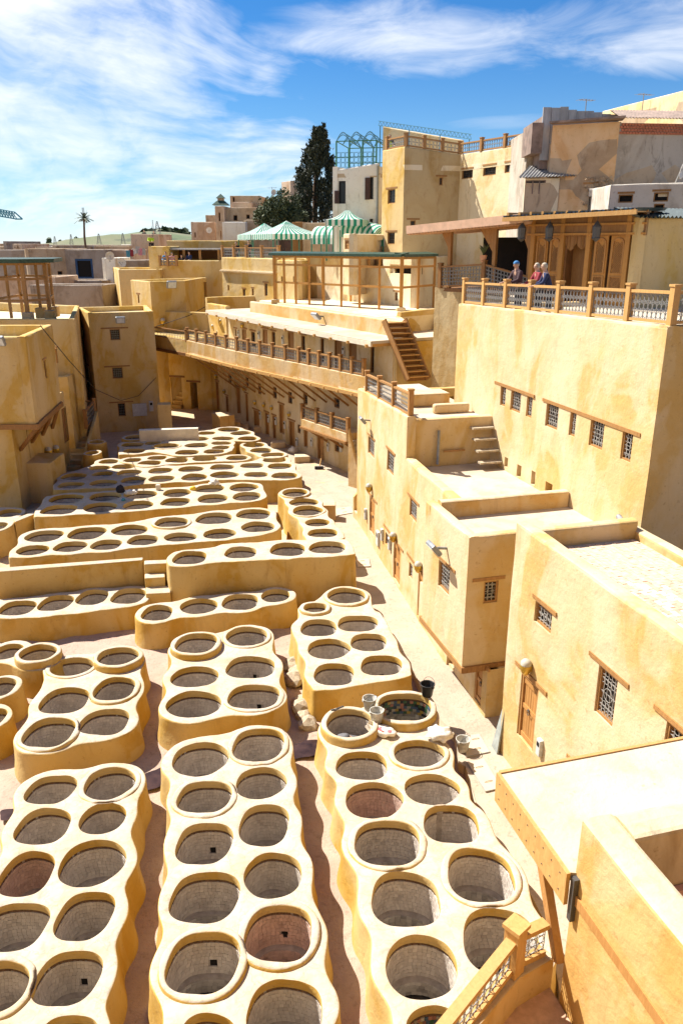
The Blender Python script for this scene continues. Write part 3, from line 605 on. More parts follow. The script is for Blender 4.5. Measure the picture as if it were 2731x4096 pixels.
# ------------------------------------------------------------------ walls with real openings
class Wall:
    def __init__(s,A,B):
        s.A=Vector(A[:2]); s.B=Vector(B[:2]); s.L=(s.B-s.A).length; s.d=(s.B-s.A)/s.L; s.n=Vector((s.d.y,-s.d.x)); s.rz=math.atan2(s.d.y,s.d.x); s.ops=[]
    def sz(s,r,x,y):
        q=ray(r,x,y); t=s.A.dot(s.n)/(q[0]*s.n.x+q[1]*s.n.y); p=Vector((q[0]*t,q[1]*t)); return (p-s.A).dot(s.d),CAMZ+q[2]*t
    def pt(s,a,z,o=0):
        p=s.A+s.d*a+s.n*o; return Vector((p.x,p.y,z))
def wall_part(root,W,z0,zt,mat,th=.3,zback=None,name='wall',s0=0,s1=None,cap=True,amp=.018,capr=.07,sub=.9):
    if s1 is None: s1=W.L
    ta,tb=(zt if isinstance(zt,tuple) else (zt,zt))
    ops=[o for o in W.ops if o[1]>s0 and o[0]<s1 and o[3]>z0 and o[2]<max(ta,tb)]
    def cuts(a,b,ex):
        c=sorted(set([a,b]+[e for e in ex if a+.02<e<b-.02])); r=[]
        for i in range(len(c)-1):
            n=max(1,int(math.ceil((c[i+1]-c[i])/sub))); r+=[c[i]+(c[i+1]-c[i])*k/n for k in range(n)]
        return r+[c[-1]]
    cs=cuts(s0,s1,[e for o in ops for e in o[:2]]); zlow=min(ta,tb)-(capr if cap else 0)
    cz=cuts(z0,zlow,[e for o in ops for e in o[2:4]])
    M=MB(); sd=W.A.x*3+W.A.y
    def top(a): return ta+(tb-ta)*(a-s0)/(s1-s0)
    def off(a,z): return amp*noise.noise(Vector((a*.7,z*.7,sd)))
    idx={}
    for i,a in enumerate(cs):
        for j,z in enumerate(cz):
            zz=z if j<len(cz)-1 else top(a)-(capr if cap else 0)
            idx[i,j]=len(M.v); M.v.append(W.pt(a,zz,off(a,zz)))
    for i in range(len(cs)-1):
        for j in range(len(cz)-1):
            ca,cc=(cs[i]+cs[i+1])/2,(cz[j]+cz[j+1])/2
            if any(o[0]<ca<o[1] and o[2]<cc<o[3] for o in ops): continue
            M.f.append((idx[i,j],idx[i+1,j],idx[i+1,j+1],idx[i,j+1]))
    for a0,a1,b0,b1,dp in ops:
        a0,a1,b0,b1=max(a0,s0),min(a1,s1),max(b0,z0),min(b1,zlow)
        f=[W.pt(a,z,off(a,z)) for a,z in ((a0,b0),(a1,b0),(a1,b1),(a0,b1))]; g=[W.pt(a,z,-dp) for a,z in ((a0,b0),(a1,b0),(a1,b1),(a0,b1))]
        M.add(f+g,[(0,1,5,4),(1,2,6,5),(2,3,7,6),(3,0,4,7)])
    # top cap, back and ends
    zb=zback if zback is not None else z0
    pr=([(0,-capr),(-.012,-capr*.4),(-.05,-.006),(-th/2,.004),(-th+.05,-.006),(-th+.012,-capr*.4),(-th,-capr)] if cap else [(0,0),(-th,0)])
    b0=len(M.v)
    for a in cs:
        t=top(a); wv=.02*noise.noise(Vector((a*.9,sd,2)))
        for k,(o,z) in enumerate(pr): 
            M.v.append(W.pt(a,t+z+(wv if 0<k<len(pr)-1 else 0),o+off(a,t-(capr if cap else 0))*(1 if k==0 else 0)))
        M.v.append(W.pt(a,zb,-th))
    n=len(pr)+1
    for i in range(len(cs)-1):
        for k in range(n-1): M.f.append((b0+i*n+k,b0+(i+1)*n+k,b0+(i+1)*n+k+1,b0+i*n+k+1))
    for i,rev in ((0,False),(len(cs)-1,True)):
        a=cs[i]; fr=[idx[i,j] for j in range(len(cz))]; bk=[b0+i*n+k for k in range(n)]
        poly=fr+bk
        q=len(M.v); M.v.append(W.pt(a,z0,-th)); poly=poly+[q]
        M.f.append(tuple(poly) if not rev else tuple(poly[::-1]))
    return M.build(name,mat,root)
def opening(W,s0,s1,z0,z1,dp=.14): W.ops.append((s0,s1,z0,z1,dp))
def part_loc(root,p): return p-wloc(root)
def grille_mesh(w,h,style,thick=.006):
    g=MB(); n=max(2,int(round(w/.13))); fancy=style!='plain'
    for i in range(n+1):
        x=.03+(w-.06)*i/n; g.tube([(x,0,.03),(x,0,h-.03)],thick,4)
    ys=[.04,h*.22,h*.5,h*.78,h-.04] if fancy else [h*k/5 for k in range(1,5)]
    for z in ys: g.tube([(.03,0,z),(w-.03,0,z)],thick,4)
    if fancy:
        st=(w-.06)/n
        for z in (h*.22+st*.5,h*.78-st*.5,h*.11,h*.89):
            for i in range(n):
                cx=.03+st*(i+.5); rr=st*.46; g.tube([(cx+rr*math.cos(k*math.pi/5),.0,z+rr*math.sin(k*math.pi/5)) for k in range(10)],thick*.85,4,True)
        rr=min(w*.22,h*.16); g.tube([(w/2+rr*math.cos(k*math.pi/7),-.01,h/2+rr*math.sin(k*math.pi/7)) for k in range(14)],thick*1.1,4,True)
        for z in (h*.22,h*.5,h*.78):
            for i in range(n+1):
                x=.03+st*i; g.tube([(x+.022*math.cos(k*math.pi/3),-.006,z+.022*math.sin(k*math.pi/3)) for k in range(6)],thick*.9,4,True)
    return g.mesh('grille')
def window(root,W,s0,s1,z0,z1,style='fancy',lint=.22,dp=.15,fw=.05,grille='iron_pale',frame='wood',pane='pane_dark',lmat='wood',lh=.09,thick=.006):
    if s1<s0: s0,s1=s1,s0
    if z1<z0: z0,z1=z1,z0
    opening(W,s0,s1,z0,z1,dp); w,h=s1-s0,z1-z0
    f=MB(); f.box(0,fw,-dp*.75,-.01,0,h).box(w-fw,w,-dp*.75,-.01,0,h).box(fw,w-fw,-dp*.74,-.01,0,fw).box(fw,w-fw,-dp*.74,-.01,h-fw,h)
    o=f.build('window',frame,root,local=True,loc=part_loc(root,W.pt(s0,z0,-dp)),rz=W.rz)
    MB().box(0,w,-.004,.03,0,h).build('pane',pane,o,local=True)
    if style: 
        g=grille_mesh(w,h,style,thick); k=mk('grille',g,o,Vector((0,-dp*.55,0)),mat=grille)
    if lint:
        a,b=(lint if isinstance(lint,tuple) else (s0-lint,s1+lint))
        MB().box(a-s0,b-s0,-dp-.022,-dp+.03,h+.03,h+.03+lh).build('lintel',lmat,o,local=True)
    return o
def wpx(root,W,r,tl,br,lpx=None,**k):
    s0,z1=W.sz(r,*tl); s1,z0=W.sz(r,*br)
    if lpx: k['lint']=(W.sz(r,*lpx[0])[0],W.sz(r,*lpx[1])[0])
    return window(root,W,s0,s1,z0,z1,**k)
_door={}
def door(root,W,s0,s1,z0,z1,mat='wood_lit',frame='wood',dp=.12,planks=5,lint=.2,lmat='wood',detail=True):
    if s1<s0: s0,s1=s1,s0
    if z1<z0: z0,z1=z1,z0
    opening(W,s0,s1,z0,z1,dp); w,h=s1-s0,z1-z0; fw=min(.08,w*.1)
    f=MB(); f.box(0,fw,-dp*.8,0,0,h).box(w-fw,w,-dp*.8,0,0,h).box(fw,w-fw,-dp*.79,0,h-fw,h); f.box(0,w,-.002,.03,0,h)
    o=f.build('door',frame,root,local=True,loc=part_loc(root,W.pt(s0,z0,-dp)),rz=W.rz)
    pw=(w-2*fw)/planks
    if detail:
        me=MB().box(.003,pw-.003,-.05,-.005,.01,h-fw-.01).mesh('plank',bevel=.004,seg=1); me.materials.append(MATS[mat])
        for i in range(planks): mk('plank',me,o,Vector((fw+i*pw,random.uniform(-.004,.004),0)))
        for z in (.03,h*.47,h-fw-.16): MB().box(fw,w-fw,-.075,-.052,z,z+.12).build('ledge',mat,o,local=True)
        rg=MB(); rg.tube([(w*.5+.055*math.cos(k*math.pi/6),-.10,h*.47+.02+.055*math.sin(k*math.pi/6)) for k in range(12)],.011,5,True); rg.box(w*.5-.03,w*.5+.03,-.10,-.07,h*.47+.05,h*.47+.10); rg.build('ring_handle','iron_dark',o,local=True)
        hg=MB(); [hg.box(w-fw-.02,w-fw+.05,-.085,-.07,z,z+.05) for z in (.15,h*.5,h-.3)]; hg.build('hinge','iron_dark',o,local=True)
    else:
        m=MB()
        for i in range(planks): m.box(fw+i*pw+.006,fw+(i+1)*pw-.006,-.045,-.005,.02,h-fw-.01)
        m.box(fw,w-fw,-.06,-.04,h*.45,h*.45+.1); m.build('leaf',mat,o,local=True)
    if lint:
        a,b=(lint if isinstance(lint,tuple) else (s0-lint,s1+lint))
        MB().box(a-s0,b-s0,-dp-.022,-dp+.03,h+.03,h+.13).build('lintel',lmat,o,local=True)
    return o
def dpx(root,W,r,tl,br,lpx=None,**k):
    s0,z1=W.sz(r,*tl); s1,z0=W.sz(r,*br)
    if lpx: k['lint']=(W.sz(r,*lpx[0])[0],W.sz(r,*lpx[1])[0])
    return door(root,W,s0,s1,z0,z1,**k)
def slab(root,poly,z0,z1,mat,name='roof'):
    return MB().prism([P2(p) for p in poly],z0,z1).build(name,mat,root)
def rbox(root,poly,z0,z1,mat,name,bev=.05):
    return MB().prism([P2(p) for p in poly],z0,z1).build(name,mat,root,bevel=bev,smooth=False)
# ------------------------------------------------------------------ railings of timber posts and wrought lattice
def lattice_mesh(L,h,dense,thick=.008):
    g=MB(); n=max(2,int(round(L/dense))); st=L/n; m=max(1,int(round(h/st))); sv=h/m
    for i in range(n+1): g.tube([(i*st,0,0),(i*st,0,h)],thick,4)
    for j in range(m+1): g.tube([(0,0,j*sv),(L,0,j*sv)],thick*.8,4)
    for j in range(m):
        for i in range(n):
            cx,cz,r=(i+.5)*st,(j+.5)*sv,min(st,sv)*.47
            g.tube([(cx+r*math.cos(k*math.pi/4),0,cz+r*math.sin(k*math.pi/4)) for k in range(8)],thick*.8,4,True)
    return g.mesh('lattice')
def railing(label,pts,h=.85,pw=.16,mat='wood',lmat='iron_grey',base=.08,top=.07,dense=.16,thick=.008,group=None,ends=(True,True),over=.10,name='railing',toph=None):
    root=thing(name,label,'railing',pts[0],0,group)
    for i,p in enumerate(pts):
        if (i==0 and not ends[0]) or (i==len(pts)-1 and not ends[1]): continue
        a=pts[max(0,i-1)];b=pts[min(len(pts)-1,i+1)]; rz=math.atan2(b[1]-a[1],b[0]-a[0])
        m=MB().box(-pw/2,pw/2,-pw/2,pw/2,0,h+over); m.box(-pw/2-.02,pw/2+.02,-pw/2-.02,pw/2+.02,h+over,h+over+.05)
        m.build('post',mat,root,local=True,loc=Vector(p)-Vector(pts[0]),rz=rz)
    for i in range(len(pts)-1):
        a,b=Vector(pts[i]),Vector(pts[i+1]); d=(b-a); L=math.hypot(d.x,d.y); rz=math.atan2(d.y,d.x); sl=d.z/L; e=pw/2
        for nm,z0,z1,hw in (('bottom_rail',base-.05,base+.02,.045),('top_rail',h-top,h,.06)):
            m=MB().box(e,L-e,-hw,hw,z0,z1); m.v=[(v[0],v[1],v[2]+v[0]*sl) for v in m.v]; m.build(nm,mat,root,local=True,loc=a-Vector(pts[0]),rz=rz)
        lm=lattice_mesh(L-pw,h-top-base-.04,dense,thick)
        for v in lm.vertices: v.co.z+=(v.co.x+e)*sl
        lm.materials.append(MATS[lmat]); mk('lattice',lm,root,a-Vector(pts[0])+Vector((e*math.cos(rz),e*math.sin(rz),base+.02)),rz)
    return root
def lerp(a,b,n): return [Vector(a)+(Vector(b)-Vector(a))*(i/n) for i in range(n+1)]
# ------------------------------------------------------------------ fittings
def wall_lamp(W,s,z,label,sc=1.0,group='brass wall lamps'):
    p=W.pt(s,z,.0); o=thing('wall_lamp',label,'lamp',p,W.rz,group)
    MB().lathe([(.02,-.17),(.06,-.14),(.10,-.06),(.115,.02),(.11,.05)],10,(0,-.10,0)).build('basket','brass',o,local=True,smooth=True)
    MB().lathe([(.105,.05),(.10,.10),(.06,.15),(.0,.165)],10,(0,-.10,0)).build('globe','lamp_glass',o,local=True,smooth=True)
    MB().box(-.05,.05,-.08,.0,-.08,.08).build('bracket','brass',o,local=True)
    o.scale=(sc,sc,sc); return o
def meter_box(W,s,z,w,h,label,group='white meter boxes'):
    o=thing('meter_box',label,'meter box',W.pt(s,z,.0),W.rz,group)
    MB().box(-w/2,w/2,-.10,.0,0,h).build('case','meter',o,local=True,bevel=.015); MB().box(-w*.3,w*.3,-.108,-.101,h*.6,h*.85).build('display','pane_dark',o,local=True) if w<.5 else MB().box(-w*.45,w*.45,-.106,-.101,h*.06,h*.94).build('cover','meter',o,local=True)
    return o
def floodlight(W,s,z,label,sc=1.0,tilt=35):
    o=thing('floodlight',label,'floodlight',W.pt(s,z,.0),W.rz,'floodlights')
    MB().beam((0,0,0),(0,-.22,.03),.05,.05).build('arm','flood_grey',o,local=True)
    h=MB(); c=math.cos(R(tilt)); q=math.sin(R(tilt))
    def T(x,y,zz): return (x,-.34+y*c-zz*q*.0+zz*-q,.05+zz*c+y*-q*-1)
    b=MB().box(-.20,.20,-.055,.055,-.15,.15); b.v=[(x,-.30+y*c-zz*q,.03+zz*c+y*q) for x,y,zz in b.v]; b.build('housing','flood_grey',o,local=True,bevel=.03)
    g=MB().box(-.165,.165,-.062,-.056,-.115,.115); g.v=[(x,-.30+y*c-zz*q,.03+zz*c+y*q) for x,y,zz in g.v]; g.build('glass','flood_glass',o,local=True)
    o.scale=(sc,sc,sc); return o
ORD=['first','second','third','fourth','fifth','sixth','seventh','eighth','ninth','tenth','eleventh','twelfth','thirteenth','fourteenth','fifteenth','sixteenth','seventeenth','eighteenth','nineteenth','twentieth']
# ------------------------------------------------------------------ the row of houses along the alley (right)
ALZ=.65
RO=Vector((4.14,16.31)); RD=Vector((math.cos(R(105)),math.sin(R(105)))); RN=Vector((RD.y,-RD.x))
def UV(s,t): return P2(RO+RD*s+RN*t)
def UVz(s,t,z): a=UV(s,t); return Vector((a[0],a[1],z))
# alley paving: one raised sheet with a worn edge above the gutter
al=[P2(atz('D',x,y,ALZ+.16)) for x,y in ((990,140),(1075,320),(1190,455),(1230,560),(1345,740),(1440,850),(1465,1020),(1500,1045))]+[P2(atz('G',x,y,ALZ+.16)) for x,y in ((195,240),(265,480),(395,720),(575,1000),(705,1250),(760,1500))]
alley=[(.35,26.4),(.75,25.6)]+al+[(3.4,6.0),(6.5,6.0),(6.5,12),(4.9,17.5),(4.2,22),(2.4,30),(1.9,33),(2.4,44),(-8,60),(-10,60),(-7.2,53),(-5,46),(-3.2,40),(-1.2,36),(-.6,31)]
def alley_mesh():
    poly=ccw(alley); B=[Vector(p) for p in poly]; n=len(B); m=MB()
    relief=relief_sheet('alley_paving',alley,ALZ+.16,'alley_floor',.3,.03)
    k=MB(); 
    for i in range(n):
        a,b=B[i],B[(i+1)%n]; k.add([(a.x,a.y,-.05),(b.x,b.y,-.05),(b.x,b.y,ALZ+.165),(a.x,a.y,ALZ+.165)],[(0,1,2,3)])
    o=k.build('kerb_face','wallpale',relief)
alley_mesh()
ALZ+=.16
# house with raised door (nearest on the right)
def house_near():
    root=thing('house','flat-roofed ochre house at right with raised plank door and brick-paved roof','house',UVz(0,0,ALZ))
    F=Wall(UV(.55,0),UV(-9,0))
    dpx(root,F,'X',(808,572),(858,955),((780,530),(925,680)),mat='wood_lit',planks=6)
    wpx(root,F,'X',(874,238),(940,400),((862,202),(972,297)))
    wpx(root,F,'X',(1172,540),(1230,840),((1127,483),(1312,645)))
    s0,z1=F.sz('X',1490,805); window(root,F,s0,s0+.62,z1-1.0,z1,lint=.35)
    s0,z1=F.sz('X',1022,955); MB().box(0,.5,-.02,.03,0,.09).build('lintel','wood',root,local=True,loc=part_loc(root,F.pt(s0,z1-.1,0)),rz=F.rz)
    wall_part(root,F,ALZ-.2,(7.0,6.92),'sand',.34,6.35,amp=.03)
    Bk=Wall(UV(-9,3.25),UV(.9,3.25)); wall_part(root,Bk,0,6.62,'parapet',.3,6.3)
    Fr=Wall(UV(.55,3.0),UV(.55,.34)); wall_part(root,Fr,ALZ-.2,6.85,'sand',.3,6.3)
    Nr=Wall(UV(-9,.34),UV(-9,3.0)); wall_part(root,Nr,ALZ-.2,6.85,'sand',.3,6.3)
    roof=slab(root,[UV(.3,.3),UV(-8.8,.3),UV(-8.8,3.0),UV(.3,3.0)],6.2,6.4,'roofcream')
    # brick paving of the roof terrace, herringbone rows
    bl,bw=.24,.118; me=MB().box(-bl/2+.004,bl/2-.004,-bw/2+.004,bw/2-.004,0,.028).mesh('paving_brick',bevel=.006,seg=1); mm=[]
    for c in ('paver_a','paver_b','paver_c'):
        m2=me.copy(); m2.materials.append(MATS[c]); mm.append(m2)
    cells=[]; rnd=random.Random(5)
    for i in range(70):
        for j in range(24):
            s=.15-bl*(i+.5)-(.12 if j%2 else 0); t=.42+bw*(j+.5)
            if s<-8.6 or t>2.9: continue
            cells.append((s,t))
    # the bricks that show largest: along the sight line over the parapet
    vis=[c for c in cells if c[1]>.75 and c[0]>-6.0]; vis.sort(key=lambda c:c[0]); near=set(vis[:300]); M=MB(); rest=[]
    for c in cells:
        p=UVz(c[0],c[1],6.385+rnd.uniform(0,.012)); rz=R(105)+rnd.uniform(-.03,.03)
        if c in near: mk('paving_brick',rnd.choice(mm),roof,p-wloc(roof),rz)
        else:
            q=MB().box(-bl/2+.004,bl/2-.004,-bw/2+.004,bw/2-.004,0,.028); cc,ss=math.cos(rz),math.sin(rz)
            M.add([(p.x+x*cc-y*ss,p.y+x*ss+y*cc,p.z+z) for x,y,z in q.v],q.f)
    o=M.build('paving_field','paver_a',roof); tag(o,kind='stuff')
    s,z=F.sz('X',850,548); wall_lamp(F,s,z,'brass and glass lamp over the raised plank door',1.25,None)
    s,z=F.sz('X',897,965); meter_box(F,s,z,.16,.42,'white meter box right of the raised plank door',None)
    pc=MB(); pc.tube([UVz(-.9,3.15,6.46),UVz(-.9,3.6,6.5)],.06,8); 
    return root
simple('paver_a',(.60,.44,.31),.9,0,.25,7); simple('paver_b',(.68,.55,.42),.9,0,.2,7); simple('paver_c',(.54,.36,.25),.9,0,.25,7)
house_near()
def house_jetty():
    root=thing('house','ochre house with overhanging upper storey on a timber beam beside the passage','house',UVz(3,.2,ALZ))
    F=Wall(UV(5.15,-.41),UV(2.15,-.41)); wpx(root,F,'Y',(1158,960),(1265,1385),((1098,855),(1340,1105)))
    wall_part(root,F,2.30,6.08,'sand',.3,5.6,amp=.03)
    E=Wall(UV(2.15,-.11),UV(2.15,3.9)); s0,z1=E.sz('X',632,150); s1,z0=E.sz('X',692,245); window(root,E,s0,s1,z0,z1,lint=(E.sz('X',575,150)[0],E.sz('X',728,135)[0]))
    E2=Wall(UV(2.15,-.41),UV(2.15,3.9)); E2.ops=[(o[0]+.3,o[1]+.3,*o[2:]) for o in E.ops]; wall_part(root,E2,2.3,6.08,'sand',.3,5.6)
    Bk=Wall(UV(4.9,3.9),UV(4.9,-.1)); wall_part(root,Wall(UV(4.75,-.1),UV(4.75,3.9)),2.3,6.15,'parapet',.28,2.3)
    wall_part(root,Wall(UV(5.15,3.9),UV(5.15,-.41)),2.3,6.05,'sand',.3,5.6)
    slab(root,[UV(4.9,-.15),UV(2.4,-.15),UV(2.4,3.95),UV(4.9,3.95)],5.4,5.66,'roofcream')
    slab(root,[UV(5.1,-.36),UV(2.2,-.36),UV(2.2,3.9),UV(5.1,3.9)],2.32,2.42,'wood_dark','jetty_floor')
    MB().beam(UVz(5.3,-.36,2.31),UVz(2.1,-.36,2.31),.16,.17).build('jetty_beam','wood',root); MB().beam(UVz(2.16,-.42,2.31),UVz(2.16,2.6,2.31),.16,.175).build('jetty_beam','wood_brown',root)
    Lw=Wall(UV(7.9,.55),UV(2.0,.28)); dpx(root,Lw,'Z',(205,60),(300,340),lint=.1,planks=4,detail=False)
    s1=Lw.L-.12; s0=s1-.72; door(root,Lw,s0,s1,ALZ+.12,ALZ+1.42,mat='wood_lit',planks=5)
    wall_part(root,Lw,ALZ-.3,2.28,'sand',.3,ALZ,cap=False)
    wall_part(root,Wall(UV(2.0,.28),UV(2.0,3.9)),ALZ-.3,2.28,'sand',.3,ALZ,cap=False)
    s,z=F.sz('Y',1245,835); floodlight(F,s,z,'large grey floodlight on the house with the overhanging storey',1.25,40)
    # passage back wall between the two houses
    return root
house_jetty()
def house_long():
    root=thing('house','long ochre alley house with stepped roof terraces below the high terrace wall','house',UVz(10,.7,ALZ))
    F=Wall(UV(18.26,1.35),UV(4.9,.34))
    for tl,br in (((1212,222),(1248,372)),((1330,308),(1370,484))): wpx(root,F,'B',tl,br,lint=.15)
    wpx(root,F,'Y',(820,250),(897,557),lint=((785-822)*0+.25))
    dpx(root,F,'Y',(366,232),(422,722),((340,180),(450,290)),planks=5)
    wpx(root,F,'Y',(545,645),(578,832),lint=None,fw=.035)
    dpx(root,F,'Y',(640,745),(708,1288),((525,580),(750,835)),planks=5)
    wpx(root,F,'Y',(815,985),(848,1205),lint=None,fw=.035)
    dpx(root,F,'Y',(922,1095),(985,1725),((790,920),(990,1145)),planks=5)
    q=(F.sz('W',60,320)[0]); sA=F.sz('W',268,430)[0]
    wall_part(root,F,ALZ-.3,(7.02,7.45),'sand',.32,6.9,s0=0,s1=sA,amp=.03)
    wall_part(root,F,ALZ-.3,(6.0,6.12),'sand',.34,5.6,s0=sA,s1=F.L,amp=.03,capr=.1)
    sd=18.26-sA
    # step wall between the two terraces, its floors and the back
    wall_part(root,Wall(UV(sd+.1,1.05),UV(sd+.1,3.95)),5.4,7.3,'sand',.3,7.0)
    slab(root,[UV(18.2,1.6),UV(sd+.2,1.0),UV(sd+.2,4.2),UV(18.2,4.2)],6.9,7.1,'roofcream')
    slab(root,[UV(sd,1.0),UV(4.8,.6),UV(4.8,4.0),UV(sd,4.0)],5.4,5.62,'roofcream')
    wall_part(root,Wall(UV(18.26,6),UV(18.26,1.35)),ALZ-.3,6.9,'sand',.3,6.5)
    st=MB()
    for i,(z,o) in enumerate(((5.9,0),(6.25,.25),(6.6,.5),(6.95,.75))): MB().prism([UV(sd-.05-(.9-o),3.1),UV(sd-.0-(.9-o)+.26,3.1),UV(sd-(.9-o)+.26,3.9),UV(sd-.05-(.9-o),3.9)],z-.06,z).build('step','stone_block',root)
    MB().tube([UVz(sd-.02,1.9,5.7),UVz(sd-.02,1.9,6.9)],.05,8).build('drain_pipe','pipe_grey',root,smooth=True)
    MB().beam(UVz(sd-.03,2.1,6.15),UVz(sd-.03,2.9,6.15),.05,.07).build('timber_strip','wood',root)
    for a,b,c in ((12.5,2.6,3.9),):
        rbox(root,[UV(14.2,1.9),UV(13.2,1.9),UV(13.2,3.6),UV(14.2,3.6)],7.1,7.6,'parapet','roof_kerb',.08); rbox(root,[UV(sd+2.0,2.4),UV(sd+1.7,2.4),UV(sd+1.7,3.8),UV(sd+2.0,3.8)],7.1,7.45,'parapet','roof_kerb',.08)
    # lamps, meters
    for i,(x,y) in enumerate(((390,145),(668,705),(958,1045))):
        s,z=F.sz('Y',x,y); wall_lamp(F,s,z,'brass lamp above a plank door of the long alley house, %s from far end'%ORD[i],1.25,'brass wall lamps of the long alley house')
    for i,(x,y,w,h) in enumerate(((330,505,.17,.5),(470,800,.36,.62),(518,745,.2,.5),(603,850,.2,.5))):
        s,z=F.sz('Y',x,y); meter_box(F,s,z,w,h,'white meter box on the long alley house, %s from its far end'%ORD[i],'white meter boxes on the long alley house')
    s,z=F.sz('W',95,450); floodlight(F,s,z,'grey floodlight under the railing of the long alley house',1.1,40)
    a=F.pt(F.sz('W',62,320)[0],7.02,-.16); b=F.pt(sA-.15,7.42,-.16)
    railing('short timber railing with iron lattice along the upper terrace edge above the alley',lerp(a,b,3),.80,.17,dense=.15)
    c=UVz(18.0,4.4,7.1); d=UVz(17.6,1.6,7.05)
    return root
house_long()
# buttress niche on the far end of the alley wall
def niche():
    o=thing('buttress','small ochre niche wall against the far end of the long alley house','wall',atz('B',1140,755,ALZ))
    W0=Wall(UV(18.26,1.35),UV(4.9,.34)); p=atz('B',1120,735,ALZ); q=atz('B',1165,640,ALZ)
    M=MB(); a=Vector((p.x,p.y)); d=Vector((.97,.26)); 
    M.prism([P2(a),P2(a+d*.75),P2(a+d*.75+RD*.15),P2(a+RD*.15)],ALZ-.1,[ALZ+1.0,ALZ+1.75,ALZ+1.75,ALZ+1.0]); M.build('cheek','sand',o)
    MB().prism([P2(a-RD*1.0),P2(a-RD*1.0+d*.7),P2(a+d*.7),P2(a)],ALZ-.1,ALZ+.35).build('plinth','parapet',o,bevel=.04)
niche()
def high_terrace():
    root=thing('terrace_building','tall pale ochre terrace block with seven grilled windows and a railed roof terrace','building',UVz(5,3.94,5))
    F=Wall(UV(13.6,3.94),UV(1.35,3.94))
    for i,(tl,br) in enumerate((((710,283),(728,387)),((758,300),(797,418)),((832,327),(850,440)),((926,360),(973,498)),((1038,400),(1056,530)),((1134,437),(1183,592)),((1284,493),(1316,650)))):
        wpx(root,F,'W',tl,br,lint=None)
    for (a,b) in (((682,262),(868,330)),((908,342),(1368,512))):
        s0,z0=F.sz('W',*a); s1,z1=F.sz('W',*b); MB().box(0,s1-s0,-.024,.03,0,.10).build('lintel','wood',root,local=True,loc=part_loc(root,F.pt(s0,(z0+z1)/2-.1,0)),rz=F.rz)
    for tl,br in (((727,620),(739,674)),((786,655),(801,721)),((853,684),(866,758)),((919,735),(946,801))):
        s0,z1=F.sz('W',*tl); s1,z0=F.sz('W',*br); opening(F,s0,s1,z0,z1,.35); MB().box(0,s1-s0,.0,.03,0,z1-z0).build('vent_back','ochre_dark',root,local=True,loc=part_loc(root,F.pt(s0,z0,-.34)),rz=F.rz)
    wall_part(root,F,4.5,(10.9,11.2),'sand',.35,10.5,amp=.03)
    wall_part(root,Wall(UV(1.35,3.94),UV(1.35,14)),0,(11.2,11.25),'sand',.35,10.5,amp=.03)
    wall_part(root,Wall(UV(13.6,12),UV(13.6,3.94)),4.5,10.9,'sand',.35,10.5)
    slab(root,[UV(13.4,4.2),UV(1.6,4.2),UV(1.6,16),UV(13.4,16)],10.45,10.72,'roofcream')
    MB().tube([UVz(1.5,3.35,6.5),UVz(1.15,3.2,6.52)],.07,8).build('drain_pipe','pipe_grey',root,smooth=True)
    n=7; a=F.pt(.12,10.9,-.17); b=F.pt(F.L-.12,11.2,-.17)
    railing('long timber railing with iron lattice on the high terrace where tourists stand',lerp(a,b,n),.78,.17,mat='wood_pale',lmat='iron_grey',dense=.17,thick=.011)
    a=F.pt(F.L-.12,11.2,-.17); b=UVz(1.5,12,11.22)
    railing('timber railing along the shaded side of the high terrace at the right edge',lerp(a,b,4),.78,.17,mat='wood_pale',dense=.17,ends=(False,True),thick=.011)
    return root
high_terrace()
